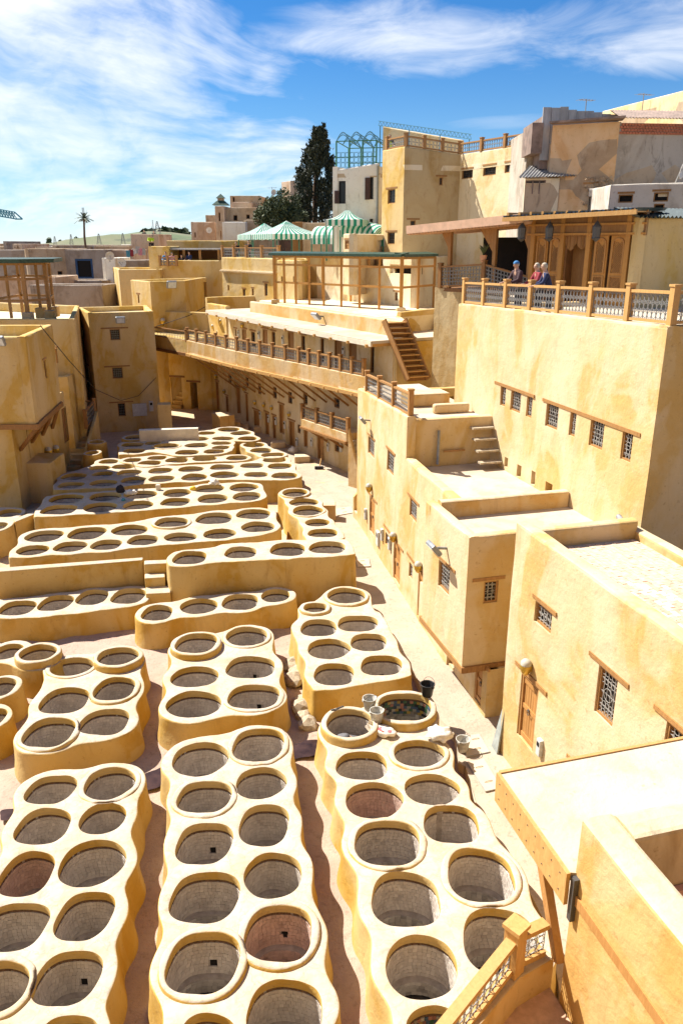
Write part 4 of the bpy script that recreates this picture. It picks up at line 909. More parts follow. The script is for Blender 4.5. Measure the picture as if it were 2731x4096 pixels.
# ------------------------------------------------------------------ building under the viewpoint (lower right)
def near_house():
    ang=R(105); d=Vector((math.cos(ang),math.sin(ang))); n=Vector((d.y,-d.x)); p=Vector((2.36,6.29))
    def Q(s,t): return P2(p+d*s+n*t)
    def Qz(s,t,z): a=Q(s,t); return Vector((a[0],a[1],z))
    root=thing('house','near ochre house wall at the lower right with thick parapet and timber strip','house',Qz(0,0,0))
    wall_part(root,Wall(Q(.0,0),Q(-5.5,0)),0,7.65,'parapet',.36,6.9,amp=.02,capr=.05,sub=.5)
    wall_part(root,Wall(Q(.0,4),Q(.0,.36)),0,7.65,'parapet',.36,6.9,amp=.02,capr=.05,sub=.5)
    slab(root,[Q(-.3,.3),Q(-5.5,.3),Q(-5.5,4),Q(-.3,4)],6.5,6.72,'paver_c','terrace_floor')
    rb=MB(); 
    for i in range(9): MB().prism([Q(-.37,.4+i*.36),Q(-.44,.4+i*.36),Q(-.44,.74+i*.36),Q(-.37,.74+i*.36)],6.72,6.95).build('skirting_tile','terracotta',root)
    MB().beam(Qz(.02,-.0,6.72),Qz(-5.4,-.0,6.72),.05,.12).build('timber_strip','wood_lit',root)
    a,b,c=atz('G',425,315,7.0),atz('G',855,930,7.0),atz('G',1568,100,7.0)
    can=thing('canopy','flat cream canopy roof with knotty timber fascia over the near alley','canopy',Vector((a.x,a.y,6.6)))
    far=Vector((c.x+(c.x-a.x)*1.2,c.y+(c.y-a.y)*1.2)); e=Vector((b.x,b.y))
    poly=[P2(a),P2(b),Q(-.02,.02),Q(.02,6.5),(far.x,far.y)]
    MB().prism(poly,6.9,7.0).build('roof_slab','roofcream_fleck',can)
    def fas(p,q,z0,z1,o):
        p=Vector(P2(p));q=Vector(P2(q)); dd=(q-p).normalized(); nn=Vector((dd.y,-dd.x))
        return MB().prism([P2(p+nn*o),P2(q+nn*o),P2(q+nn*(o-.045)),P2(p+nn*(o-.045))],z0,z1)
    aa=Vector(P2(a)); bb=Vector(P2(b)); ex=(bb-aa).normalized()
    fas(aa-ex*.02,bb+ex*.03,6.82,7.018,.05).build('fascia_board','wood_pale',can); fas(aa-ex*.02,bb+ex*.03,6.62,6.818,.048).build('fascia_board','wood_pale',can)
    for i in range(9):
        f=(i+.5)/9; q=aa+(bb-aa)*f; nn=Vector((ex.y,-ex.x)); 
        for z in (6.72,6.93): MB().tube([(q.x+nn.x*.05,q.y+nn.y*.05,z),(q.x+nn.x*.056,q.y+nn.y*.056,z)],.008,6).build('nail','iron_dark',can)
    fp=Vector((far.x,far.y)); fas(fp,aa,6.62,7.018,.05).build('fascia_board','wood_pale',can)
    MB().prism([P2(bb+ex*.035),P2(bb+ex*.1),P2(bb+ex*.1+n*.06),P2(bb+ex*.035+n*.06)],6.45,6.98).build('iron_bracket','iron_dark',can)
    p0=aa+(bb-aa)*.62; q0=Qz(.06,-.03,5.75)
    MB().beam((p0.x+.04,p0.y,6.66),q0,.09,.12).build('strut','wood_lit',can)
    # balcony under the canopy
    bal=thing('balcony','small ochre balcony with timber railing below the near canopy','balcony',Qz(.3,-.6,4.8))
    pc=atz('G',520,1300,6.22); pl=atz('G',60,1882,6.05); prr=Qz(.28,-.02,6.12)
    def down(v,z): return Vector((v.x,v.y,z))
    pl2=pc+(pl-pc)*1.6
    ring=[P2(pc),P2(pl2),P2(pl2+Vector((.9,.35,0))),Q(-1.6,0),P2(prr)]
    MB().prism(ring,4.9,5.25).build('floor','paver_c',bal)
    for u,v in ((pc,pl2),(prr,pc)):
        dd=(Vector(P2(v))-Vector(P2(u))).normalized(); nn=Vector((dd.y,-dd.x)); 
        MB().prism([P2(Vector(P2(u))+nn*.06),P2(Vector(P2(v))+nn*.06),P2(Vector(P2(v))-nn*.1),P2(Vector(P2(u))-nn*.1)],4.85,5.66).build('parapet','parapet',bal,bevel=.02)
    railing('pale timber balcony railing with scrolled iron lattice at the bottom edge',[prr-Vector((0,0,.5)),down(pc,pc.z-.55),down(pl2,pl2.z-.5)],.5,.17,mat='wood_pale',lmat='iron_grey',dense=.115,thick=.006,ends=(False,False),over=.1,base=.1,top=.06)
    pm=MB(); 
near_house_mat=plaster('roofcream_fleck',(.50,.42,.31),(.46,.37,.26),(.55,.47,.36),streak=.2,stain=(.30,.16,.07))
near_house()

# unseen terrace house behind the viewpoint, added so its sunlit front bounces warm fill
m=MB(); m.prism([(-34,-9),(-34,-2.6),(24,-2.6),(24,-9)],-.5,17.0); m.prism([(-36,-2.6),(-36,4),(-33,4),(-33,-2.6)],-.5,13); o=m.build('viewpoint_bounce_building','ochre'); tag(o,kind='structure')
# ------------------------------------------------------------------ low walls and steps among the vats
def low_wall(label,reg,pts,z0,z1,mat='vatwall',name='low_wall',bev=.04):
    poly=[P2(atz(reg,x,y,z1)) for x,y in pts]; c=Vector((poly[0][0],poly[0][1],z0)); o=MB().prism([(p[0]-c.x,p[1]-c.y) for p in poly],0,z1-z0).build(name,mat,None,bevel=bev); o.location=c
    tag(o,label,'wall'); return o
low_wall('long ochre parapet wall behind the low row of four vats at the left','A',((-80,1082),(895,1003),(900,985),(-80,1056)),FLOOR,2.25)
low_wall('thin grey-white wall between the farthest vats and the tower','A',((872,192),(1245,178),(1245,170),(872,181)),YARD,2.75,'wallpale')
low_wall('ochre box basin beside the arcade doors','B',((282,103),(375,92),(330,72),(228,80)),YARD,2.1,'parapet')
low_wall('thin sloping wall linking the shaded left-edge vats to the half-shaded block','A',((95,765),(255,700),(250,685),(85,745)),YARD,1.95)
def steps_vats():
    o=thing('steps','three plaster steps beside the collared vat at the end of the parapet wall','steps',atz('A',985,1200,0))
    for x0,x1,y0,y1,z in ((905,1062,1005,1030,2.2),(908,1035,1088,1118,1.85),(915,1070,1168,1215,1.5)):
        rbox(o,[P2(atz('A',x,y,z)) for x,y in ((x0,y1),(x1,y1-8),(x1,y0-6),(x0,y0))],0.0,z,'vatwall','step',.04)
steps_vats()
def steps_arcade():
    o=thing('steps','two low plaster steps in front of the arcade beside the basin','steps',atz('B',400,150,YARD))
    for x0,x1,y0,y1,z in ((372,410,118,140,1.45),(405,462,150,178,1.1)):
        rbox(o,[P2(atz('B',x,y,z)) for x,y in ((x0,y1),(x1,y1),(x1,y0),(x0,y0))],YARD,z,'parapet','step',.03)
steps_arcade()
for i,(x,y) in enumerate(((650,262),(800,350),(540,168))):
    q=atz('B',x,y,1.15); o=rbox(None,[(-.45,-.4),(.45,-.25),(.4,.35),(-.5,.3)],0,.38,'parapet','plinth',.04); o.location=(q.x,q.y,YARD); tag(o,'low plaster plinth at the foot of the arcade, %s from the alley'%ORD[(1,0,2)[i]],'plinth',group='plinths at the arcade')
q=atz('B',960,640,1.6); o=rbox(None,[(-.5,-.35),(.35,-.35),(.35,.35),(-.5,.35)],0,.75,'parapet','plinth',.04); o.location=(q.x,q.y,YARD); tag(o,'square ochre plinth beside the file of five alley vats','plinth')
# inspection slabs in the paving
def slab_cover(label,r,pts,z):
    P=[atz(r,x,y,z) for x,y in pts]; c=P[0]; root=thing('cover_slab',label,'slab',c,0,'paving cover slabs')
    MB().prism([P2(p) for p in P],z-.03,z+.012).build('plate','slab',root)
    m=(P[0]+P[1]+P[2]+P[3])/4; e=(P[1]-P[0]).normalized()
    f=MB()
    for a,b in ((P[0],P[1]),(P[1],P[2]),(P[2],P[3]),(P[3],P[0])): f.beam(a+Vector((0,0,.004)),b+Vector((0,0,.004)),.025,.01)
    f.build('rim','pipe_grey',root)
    for t in (.25,.75):
        q=P[0]*(1-t)+P[3]*t+(P[1]-P[0])*.5; MB().tube([q-e*.1+Vector((0,0,.02)),q-e*.06+Vector((0,0,.035)),q+e*.06+Vector((0,0,.035)),q+e*.1+Vector((0,0,.02))],.008,5).build('handle','rust_tin',root)
slab_cover('long cover slab with two handles beside the gutter near the canopy','Z',((630,1607),(790,1570),(610,1268),(440,1305)),ALZ+.03)
slab_cover('cover slab under the grey bucket in the alley','Z',((430,1245),(670,1195),(560,1010),(400,1040)),ALZ+.03)
slab_cover('small cover slab beyond the corner of the high retaining block','Y',((230,1050),(372,1040),(355,955),(205,970)),ALZ+.03)
slab_cover('cover slab at the far end of the alley near the niche wall','B',((1018,724),(1118,706),(1105,668),(998,684)),ALZ+.03)
# ------------------------------------------------------------------ arcade building with the long balcony
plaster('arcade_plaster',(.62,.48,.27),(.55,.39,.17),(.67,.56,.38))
GA=Vector((-9.3,59.0)); GB=Vector((2.6,38.6))
GW=Wall(GA,GB)
def arcade():
    root=thing('arcade_building','long two-storey ochre building with rows of plank doors, balcony and flat eave','building',Vector((-3,49,YARD)))
    W=GW; ZF=6.0
    lows=[('B',(490,58),(532,197)),('B',(563,75),(592,232)),('B',(610,95),(636,252)),('B',(650,22),(686,218)),('B',(713,125),(753,307)),('B',(805,180),(833,302)),('B',(890,210),(936,405)),('T4',(140,588),(176,716)),('T4',(210,553),(236,708)),('T4',(264,630),(282,725)),('T4',(318,583),(346,732)),('T4',(365,618),(386,772))]
    for r,a,b in lows: dpx(root,W,r,a,b,mat='wood_lit',frame='wood',planks=4,detail=False,lint=.12,lmat='wood_brown',dp=.2)
    for r,a,b in (('B',(768,150),(788,213)),('B',(1000,255),(1029,332)),('T4',(830,640),(858,700))): wpx(root,W,r,a,b,style='plain',grille='iron_grey',lint=None,frame='wood_brown')
    # small mezzanine windows under the balcony
    for x,y in ((285,515),(375,535),(440,565),(520,585),(600,610),(680,600)):
        s,z=W.sz('T4',x,y); window(root,W,s-.28,s+.28,min(z,4.6)-.75,min(z,4.6),style='plain',grille='iron_grey',lint=None,frame='wood_brown')
    ups=[('d','T2',(418,1435),(450,1530)),('w','T2',(475,1450),(503,1525)),('d','T2',(548,1435),(583,1540)),('w','T2',(605,1450),(629,1530)),('d','T2',(707,1450),(746,1560)),('w','T2',(790,1475),(816,1560)),('w','T2',(912,1492),(934,1575)),('d','T4',(832,330),(872,430)),('d','T4',(908,345),(949,447)),('w','T4',(1020,360),(1039,452)),('d','T2',(238,1460),(262,1510)),('w','T2',(180,1455),(212,1490)),('w','T2',(375,1435),(388,1500)),('d','T2',(286,1415),(312,1500))]
    for k,r,a,b in ups:
        s0,z1=W.sz(r,*a); s1,z0=W.sz(r,*b); z1=min(z1,8.1)
        if k=='d': door(root,W,s0,s1,ZF+.05,z1,mat='wood_brown',frame='wood_brown',planks=4,detail=False,lint=.18,lmat='wood_brown')
        else: window(root,W,s0,s1,max(ZF+.5,z1-1.35),z1,style='plain',grille='iron_dark',lint=.18,lmat='wood_brown',frame='wood_brown')
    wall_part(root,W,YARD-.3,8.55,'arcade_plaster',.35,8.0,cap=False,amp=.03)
    # eave slab, roof and its low upstand
    se=W.sz('T4',235,200)[0]; sn=W.L+.2
    def strip(o0,o1,s0,s1,z0,z1,mat,name,bev=0):
        return MB().prism([P2(W.pt(s0,0,o0)),P2(W.pt(s1,0,o0)),P2(W.pt(s1,0,o1)),P2(W.pt(s0,0,o1))],z0,z1).build(name,mat,root,bevel=bev)
    strip(1.5,-6,2.2,sn,8.52,8.66,'roofcream','roof')
    strip(1.53,1.43,2.2,sn,8.40,8.62,'wallpale','eave_edge')
    for i in range(13):
        s=2.6+i*(sn-2.9)/12; MB().beam(W.pt(s,8.42,0),W.pt(s,8.42,1.64),.11,.14).build('rafter_end','wood_pale',root)
    wall_part(root,Wall(P2(W.pt(5.2,0,-.55)),P2(W.pt(sn-.3,0,-.55))),8.6,(9.35,9.45),'parapet',.35,8.6,name='upstand')
    wall_part(root,Wall(P2(W.pt(-1.5,0,.1)),P2(W.pt(2.4,0,.1))),5.5,8.9,'ochre',.35,8.0,name='end_wall'); wall_part(root,Wall(P2(W.pt(-1.5,0,-6)),P2(W.pt(-1.5,0,.1))),YARD,9.3,'ochre',.35,8.0,name='end_wall')
    e=Wall(P2(W.pt(sn,0,.0)),P2(W.pt(sn,0,-6))); wall_part(root,e,YARD,8.5,'ochre',.35,8,cap=False,name='end_wall')
    slab(root,[P2(W.pt(.2,0,-.4)),P2(W.pt(W.L,0,-.4)),P2(W.pt(W.L,0,-6)),P2(W.pt(.2,0,-6))],YARD,8.5,'ochre_dark','core')
    # long balcony
    zb=5.75; F=[atz('T4',1010,643,zb),atz('T4',975,635,zb),atz('T4',640,556,zb),atz('T4',320,485,zb),atz('T4',65,420,zb)]
    bk=[W.pt(W.L,zb,0),W.pt(0,zb,0)]
    fp=[P2(p) for p in F]; poly=fp+[P2(W.pt(-2.2,0,0)),P2(W.pt(W.L+.2,0,0))]
    MB().prism(poly,zb+.12,ZF).build('balcony_floor','cream',root)
    for a,b in zip(fp[:-1],fp[1:]):
        w=Wall(b,a); wall_part(root,w,zb+.16,6.78,'parapet',.22,ZF,name='balcony_front',amp=.01,capr=.04)
        MB().beam(Vector((a[0],a[1],zb+.06)),Vector((b[0],b[1],zb+.06)),.26,.18).build('balcony_beam','wood_pale',root)
    # struts from the wall up to the balcony edge
    fr=Wall(fp[4],fp[1])
    for i in range(14):
        t=(i+.5)/14; k=t*3; j=min(2,int(k)); a=Vector(fp[1+j]); b=Vector(fp[2+j]); q=a+(b-a)*(k-j)
        rel=(q-W.A).dot(W.d); o=(q-W.A).dot(W.n)
        if o<.25: o=.25
        MB().beam((q.x,q.y,zb+.02),W.pt(rel,zb-max(.9,o*.75),.04),.075,.1).build('strut','wood_brown',root)
        MB().beam((q.x-W.n.x*-.18,q.y-W.n.y*-.18,zb+.02),W.pt(rel,zb+.02,.02),.11,.13).build('joist','wood_pale',root)
    pts=[]
    for i,(a,b,n) in enumerate(((F[1],F[2],6),(F[2],F[3],5),(F[3],F[4],5))):
        l=lerp(a,b,n); pts+=l if i==0 else l[1:]
    pts=[Vector((p.x,p.y,6.78))-Vector((W.n.x,W.n.y,0))*.11 for p in pts]
    railing('long timber railing with iron lattice along the arcade balcony',pts,.72,.17,mat='wood',dense=.2,thick=.012)
    # lower balcony with stair
    zb2=3.15; a=atz('B',790,160,zb2); b=atz('B',1075,258,zb2)
    a2=Vector(P2(W.pt(W.sz('B',790,150)[0],0,0))); b2=Vector(P2(W.pt(W.L,0,0)))
    rel=lambda p:(Vector(P2(p))-W.A).dot(W.d)
    pl=[P2(a),P2(b),P2(W.pt(rel(b),0,0)),P2(W.pt(rel(a),0,0))]
    MB().prism(pl,zb2-.05,zb2+.4).build('lower_balcony','parapet',root,bevel=.03)
    for t in (.1,.5,.9):
        q=a+(b-a)*t; MB().beam((q.x,q.y,zb2-.06),W.pt(rel(q),zb2-1.0,.03),.1,.12).build('strut','wood_brown',root)
    MB().beam(a-Vector((0,0,.09)),b-Vector((0,0,.09)),.2,.12).build('balcony_beam','wood_brown',root)
    railing('short timber railing on the small lower balcony under the long one',[p+Vector((0,0,.4))-Vector((W.n.x,W.n.y,0))*.1 for p in lerp(a,b,3)],.72,.19,mat='wood_brown',dense=.2,thick=.012)
    # stair wall coming down behind the alley house
    c=atz('B',1085,225,zb2+.4); e=atz('B',1160,560,ALZ); d=Vector((c.x,c.y)); 
    st=thing('stair','ochre outdoor stair dropping from the small balcony behind the alley house','stair',Vector((e.x,e.y,ALZ)))
    pv=Vector(P2(e-c)); L=pv.length; u=pv/L; nn=Vector((-u.y,u.x))
    for i in range(9):
        z=zb2+.4-(i+1)*(zb2+.4-ALZ)/9; p=d+u*(L*i/9); q=d+u*(L*(i+1)/9); MB().prism([P2(p+nn*.15),P2(q+nn*.15),P2(q+nn*1.0),P2(p+nn*1.0)],ALZ-.1,z).build('step','stone_block',st)
    for k in (0,):
        M=MB(); p,q=d+nn*.0,d+u*L+nn*.0; p2,q2=p+nn*.15,q+nn*.15
        M.add([(p.x,p.y,ALZ-.1),(q.x,q.y,ALZ-.1),(q.x,q.y,ALZ+.45),(p.x,p.y,zb2+.8),(p2.x,p2.y,ALZ-.1),(q2.x,q2.y,ALZ-.1),(q2.x,q2.y,ALZ+.45),(p2.x,p2.y,zb2+.8)],[(0,1,2,3),(7,6,5,4),(3,2,6,7),(0,3,7,4),(1,5,6,2)]); M.build('stair_wall','parapet',st,bevel=.03)
    # lamps and meters of both storeys
    lamps=[('B',x,y) for x,y in ((508,15),(563,30),(612,47),(722,88),(812,40))]+[('T4',x,y) for x,y in ((220,530),(262,608),(323,562),(365,592),(178,580))]
    lamps.sort(key=lambda t:W.sz(*t)[0])
    for i,t in enumerate(lamps):
        s,z=W.sz(*t); wall_lamp(W,s,z,'brass lamp on the shaded lower arcade wall, %s from its far end'%ORD[i],1.05,'lamps on the lower arcade wall')
    ul=[('T4',x,y) for x,y in ((358,262),(463,255),(600,270),(847,302),(921,310),(205,270),(247,242))]; ul.sort(key=lambda t:W.sz(*t)[0])
    for i,t in enumerate(ul):
        s,z=W.sz(*t); wall_lamp(W,s,min(z,8.2),'brass lamp under the upper arcade eave, %s from its far end'%ORD[i],1.05,'lamps under the upper arcade eave')
    me=[('T4',443,335),('T4',568,360),('T4',884,405),('T4',228,325),('T4',336,330),('B',540,118),('B',592,140),('B',637,155),('B',693,180),('B',770,285),('B',862,290),('B',965,322),('B',1045,325)]
    me.sort(key=lambda t:W.sz(*t)[0])
    for i,t in enumerate(me):
        s,z=W.sz(*t); meter_box(W,s,min(z,7.3),.22,.5,'white meter box on the arcade wall, %s from its far end'%ORD[i],'white meter boxes on the arcade wall')
    # roof floodlight
    w=Wall(P2(W.pt(5.2,0,-.55)),P2(W.pt(sn-.3,0,-.55))); s,z=w.sz('T4',775,205); floodlight(w,s,9.1,'grey floodlight standing on the arcade roof edge',1.6,45)
    w=W; s,z=W.sz('T4',228,190); floodlight(W,s,8.3,'grey floodlight at the far end of the arcade eave',1.5,45)
    return root
arcade()
# outdoor stair up to the pergola terrace
def roof_stair():
    zb,zt=6.9,9.55; b=atz('T4',1270,545,zb); t=atz('T4',1145,235,zt)
    o=thing('roof_stair','steep timber stair with dark treads rising to the pergola terrace','stair',b)
    u=(t-b); w=Vector((.93,.36,0))*.55
    for sg in (-1,1):
        MB().beam(b+w*sg,t+w*sg,.08,.3).build('stringer','wood' if sg<0 else 'wood_brown',o)
    n=11
    for i in range(n):
        p=b+u*((i+.5)/n); MB().beam(p-w,p+w,.27,.05,up=(0,0,1)).build('tread','wood_pale',o)
        MB().beam(p-w+Vector((0,.1,-.12)),p+w+Vector((0,.1,-.12)),.03,.2).build('riser','wood_dark',o)
roof_stair()
# pergola terrace house behind the arcade
def pergola_house():
    root=thing('terrace_house','ochre house beyond the arcade carrying the pergola terrace, with shaded stair wall','house',Vector((4,40,6)))
    a=atz('T4',1180,215,9.5); b=atz('T4',1365,200,9.5)
    W=GW
    # terrace slab behind the arcade roof
    fl=[P2(W.pt(6,0,-.9)),P2(W.pt(W.L-.4,0,-.9)),P2(a),P2(b),(b.x+.5,b.y+7),P2(W.pt(6,0,-8))]
    MB().prism(fl,8.4,9.45).build('terrace_floor','cream',root)
    F=Wall(P2(a),P2(b)); wall_part(root,F,5.0,(9.7,9.75),'ochre',.3,9,name='wall')
    F2=Wall(P2(b),UV(13.2,5.6)); 
    for tl,br in (((1440,190),(1478,298)),((1432,397),(1460,460))):
        wpx(root,F2,'T4',tl,br,style='plain',grille='iron_dark',lint=None,frame='wood_dark')
    wall_part(root,F2,5.0,(9.9,10.9),'ochre',.3,9,name='wall')
    w=Wall(P2(W.pt(W.L+.1,0,-.2)),P2(a)); wall_part(root,w,5,(8.5,9.5),'ochre',.3,6)
    return root
pergola_house()
# pergola on the terrace
def pergola():
    W=GW; root=thing('pergola','big timber pergola frame with dark green tiled edge on the arcade roof','pergola',Vector((-1,46,9.4)))
    zt=12.35
    A=aty('T2',618,950,55); 
    zf=9.4
    front=[atz('T2',x,y,zf) for x,y in ((630,1275),(705,1280),(783,1288),(872,1295),(968,1300),(1078,1312),(1188,1320),(1290,1325),(1415,1330))]
    # keep the front line straight: from far-left foot to near corner foot
    f0,f1=front[0],front[-1]; d=(f1-f0); n=len(front)
    ys=[(Vector(P2(p-f0)).dot(Vector(P2(d)))/(d.x**2+d.y**2)) for p in front]
    feet=[f0+d*t for t in (0,.085,.185,.30,.42,.56,.70,.845,1)]
    c2=atz('T2',1568,1310,zf); c2=f1+(c2-f1)*1.35
    side=[f1+(c2-f1)*t for t in (.5,1)]
    back=[f0+Vector((3.0,2.6,0)),f0+d*.3+Vector((2.6,3.0,0)),f0+d*.45+Vector((2.6,3.0,0)),f0+d*.6+Vector((2.4,3.0,0))]
    for i,p in enumerate(feet+side+back):
        w=.2 if i in (0,8) else .14
        MB().prism([(p.x-w/2,p.y-w/2),(p.x+w/2,p.y-w/2),(p.x+w/2,p.y+w/2),(p.x-w/2,p.y+w/2)],zf-.05,zt).build('post','wood_gold',root)
        if i in (0,8): rbox(root,[(p.x-.25,p.y-.25),(p.x+.25,p.y-.25),(p.x+.25,p.y+.25),(p.x-.25,p.y+.25)],zf-.1,zf+.25,'parapet','post_base',.05)
    for z,h in ((zt-.06,.14),(zt-.55,.12),(zf+1.32,.12)):
        MB().beam((f0.x,f0.y,z),(f1.x,f1.y,z),.1,h).build('rail','wood_gold',root); MB().beam((f1.x,f1.y,z),(c2.x,c2.y,z),.1,h).build('rail','wood_gold',root)
    for k in range(3): MB().beam((back[k].x,back[k].y,zt-.1),(back[k+1].x,back[k+1].y,zt-.1),.1,.14).build('rail','wood_gold',root)
    # tiled edge on top
    for (p,q) in ((f0-d*.03,f1+d*.01),(f1,c2)):
        e=(q-p); m=int(e.length/.55); up=Vector((0,0,zt-zf))
        nrm=Vector((e.y,-e.x,0)).normalized()
        for i in range(m):
            a=p+e*(i/m)+up; b=p+e*((i+.97)/m)+up; tl=MB()
            tl.add([a+nrm*.22+Vector((0,0,.0)),b+nrm*.22,b-nrm*.5+Vector((0,0,.16)),a-nrm*.5+Vector((0,0,.16)),a+nrm*.22+Vector((0,0,.14)),b+nrm*.22+Vector((0,0,.14)),b-nrm*.5+Vector((0,0,.24)),a-nrm*.5+Vector((0,0,.24))],[(3,2,1,0),(4,5,6,7),(0,1,5,4),(1,2,6,5),(2,3,7,6),(3,0,4,7)])
            tl.build('roof_tile','green_tile',root)
    return root
pergola()
# ------------------------------------------------------------------ tower and shaded court at the far left
def box_building(root,corners,z0,z1,mat,th=.3,roofz=None,par=.35,skip=(),walls=None,amp=.025,tops=None,roofmat='cream'):
    """corners counter-clockwise seen from above; walls[i] runs corner i -> i+1 (viewed left to right from outside)"""
    n=len(corners); ws=walls or [Wall(corners[i],corners[(i+1)%n]) for i in range(n)]
    for i,w in enumerate(ws):
        if i in skip: continue
        t=tops[i] if tops else z1; wall_part(root,w,z0,t,mat,th,(roofz if roofz is not None else z1-par),amp=amp)
    c=[Vector(p[:2]) for p in corners]; m=sum(c,Vector((0,0)))/n; inn=[P2(p+(m-p).normalized()*th*.8) for p in c]
    rz=roofz if roofz is not None else z1-par
    MB().prism(inn,rz-.2,rz).build('roof',roofmat,root); return ws
def sides(corners): 
    n=len(corners); return [Wall(corners[i],corners[(i+1)%n]) for i in range(n)]
def bld(name,label,corners,z0,z1,mat,wins=(),cat='building',**k):
    """wins: (wall index, region, TL, BR, options)"""
    cs=[P2(c) for c in corners]; c=Vector((sum(p[0] for p in cs)/len(cs),sum(p[1] for p in cs)/len(cs),z0)); root=thing(name,label,cat,c)
    ws=sides(cs)
    for w in wins:
        i,r,tl,br=w[:4]; o=dict(w[4]) if len(w)>4 else {}
        kind=o.pop('kind','w')
        if kind=='d': dpx(root,ws[i],r,tl,br,detail=False,**o)
        elif kind=='v':
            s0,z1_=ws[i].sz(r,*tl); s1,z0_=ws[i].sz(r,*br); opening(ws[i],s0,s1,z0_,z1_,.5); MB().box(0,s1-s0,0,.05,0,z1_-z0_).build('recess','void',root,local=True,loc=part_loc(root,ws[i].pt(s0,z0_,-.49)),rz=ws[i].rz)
        else:
            o.setdefault('style','plain'); o.setdefault('grille','iron_grey'); o.setdefault('lint',.25); o.setdefault('lmat','wood_brown'); o.setdefault('frame','wood_brown'); wpx(root,ws[i],r,tl,br,**o)
    box_building(root,cs,z0,z1,mat,walls=ws,**k); return root,ws
tl_=aty('T1',552,862,52.3); tr_=aty('T1',962,862,53.6); bl_=aty('T1',487,852,57.0)
tower,tw=bld('tower','square ochre tower with three grilled windows and a floodlight in the far court',[P2(tl_),P2(tr_),(tr_.x-1.7,tr_.y+5.5),P2(bl_)],YARD-.3,8.8,'ochre',[(0,'T1',(688,968),(758,1035),dict(lint=.55)),(0,'T1',(703,1208),(775,1275),dict(lint=.5)),(0,'T1',(738,1432),(793,1512),dict(lint=.55)),(3,'T1',(516,958),(530,1015),{}),(3,'T1',(553,1195),(566,1275),{})])
s,z=tw[0].sz('T1',755,910); floodlight(tw[0],s,z,'square floodlight near the top of the tower',1.5,20)
s,z=tw[0].sz('T1',880,1510); meter_box(tw[0],s,z,.95,.85,'wide pale access panel low on the tower front',None)
s,z=tw[0].sz('T1',952,1480); meter_box(tw[0],s,z,.28,.7,'narrow white meter box near the foot of the tower',None)
low_wall('short ochre stub wall joined to the right foot of the tower','T1',((985,1440),(1072,1440),(1072,1425),(985,1425)),YARD-.2,3.1,'ochre')
# back of the court: shaded wall with stairs and a dark doorway
def court_back():
    A=atz('T1',985,1470,YARD); A=Vector((-14.8,61.5)); B=Vector((-8.7,59.6))
    root=thing('court_building','shaded ochre wall at the back of the court with stairway and dark doorway','building',Vector((A.x,A.y,YARD)))
    W=Wall(A,B)
    for tl,br,st in (((1192,1300),(1245,1470),0),((1070,1268),(1150,1470),1)):
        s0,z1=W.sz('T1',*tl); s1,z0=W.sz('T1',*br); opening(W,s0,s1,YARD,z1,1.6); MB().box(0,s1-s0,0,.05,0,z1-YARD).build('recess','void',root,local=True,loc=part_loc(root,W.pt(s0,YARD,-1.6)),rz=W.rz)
        MB().box(-.3,s1-s0+.3,-.03,.05,z1-YARD+.02,z1-YARD+.16).build('lintel','wood_dark',root,local=True,loc=part_loc(root,W.pt(s0,YARD,0)),rz=W.rz)
        if st:
            for i in range(7): MB().box(.05,s1-s0-.05,-.2+i*.24,1.5,i*.3,i*.3+.3).build('step','ochre_dark',root,local=True,loc=part_loc(root,W.pt(s0,YARD,0)),rz=W.rz)
    wall_part(root,W,YARD-.3,8.2,'ochre',.35,7.5)
    # connecting balcony
    z=5.8; a=atz('T1',975,1070,z); b=atz('T1',1180,1060,z); a=Vector((-14.2,58.6,z)); b=atz('T4',65,420,5.75); b.z=z
    MB().prism([P2(a),P2(b),P2(B),P2(W.pt(0,0,0))],z,6.7).build('balcony','ochre',root)
    MB().beam(a,b,.25,.2).build('balcony_beam','wood_dark',root)
    railing('shaded timber railing on the bridge balcony beside the tower',[p+Vector((0,.12,.85)) for p in lerp(a,b,1)],.72,.17,mat='wood_brown',dense=.22,thick=.012)
court_back()
b3l,b3c,b3r=aty('T1',820,658,63.5),aty('T1',940,658,60.5),aty('T1',1157,655,62.0)
B3,_=bld('house','tall ochre block behind the tower with a floodlight, lit on its left side',[P2(b3c),P2(b3r),(b3r.x+.5,b3r.y+6),P2(b3l)],YARD,10.4,'ochre',[(3,'T1',(864,748),(878,805),{})])
s,z=_[0].sz('T1',1060,690); floodlight(_[0],s,z,'floodlight on the tall ochre block behind the tower',1.9,20)
s,z=_[0].sz('T1',1017,920); wall_lamp(_[0],s,z,'single brass lamp on the tall shaded block behind the tower',1.8,None)
b4l,b4r=aty('T1',745,590,68),aty('T1',1003,590,68); b4k=aty('T1',712,590,74)
bld('house','lower lit ochre house left of the tall block, beyond the tower',[P2(b4l),P2(b4r),(b4r.x+.5,75),P2(b4k)],YARD,11.05,'ochre')
b5l,b5r=aty('T1',1010,525,69),aty('T1',1392,522,68)
bld('house','wide shaded ochre house with a small railed roof corner and one grilled window',[P2(b5l),P2(b5r),(b5r.x+1,76),(b5l.x-1,76)],YARD,11.75,'ochre',[(0,'T1',(1212,665),(1250,718),dict(lint=.4))],roofz=11.3)
railing('small timber railing on the roof corner of the wide shaded house',[aty('T1',1008,572,68.6),aty('T1',1055,572,68.3),aty('T1',1110,572,68.0)],.72,.18,mat='wood',dense=.3,thick=.02)
c5=aty('T1',930,450,72); c5r=aty('T1',1058,450,72)
bld('house','stepped ochre stair-head behind the wide shaded house',[P2(c5),P2(c5r),(c5r.x,77),(c5.x,77)],YARD,12.85,'ochre')
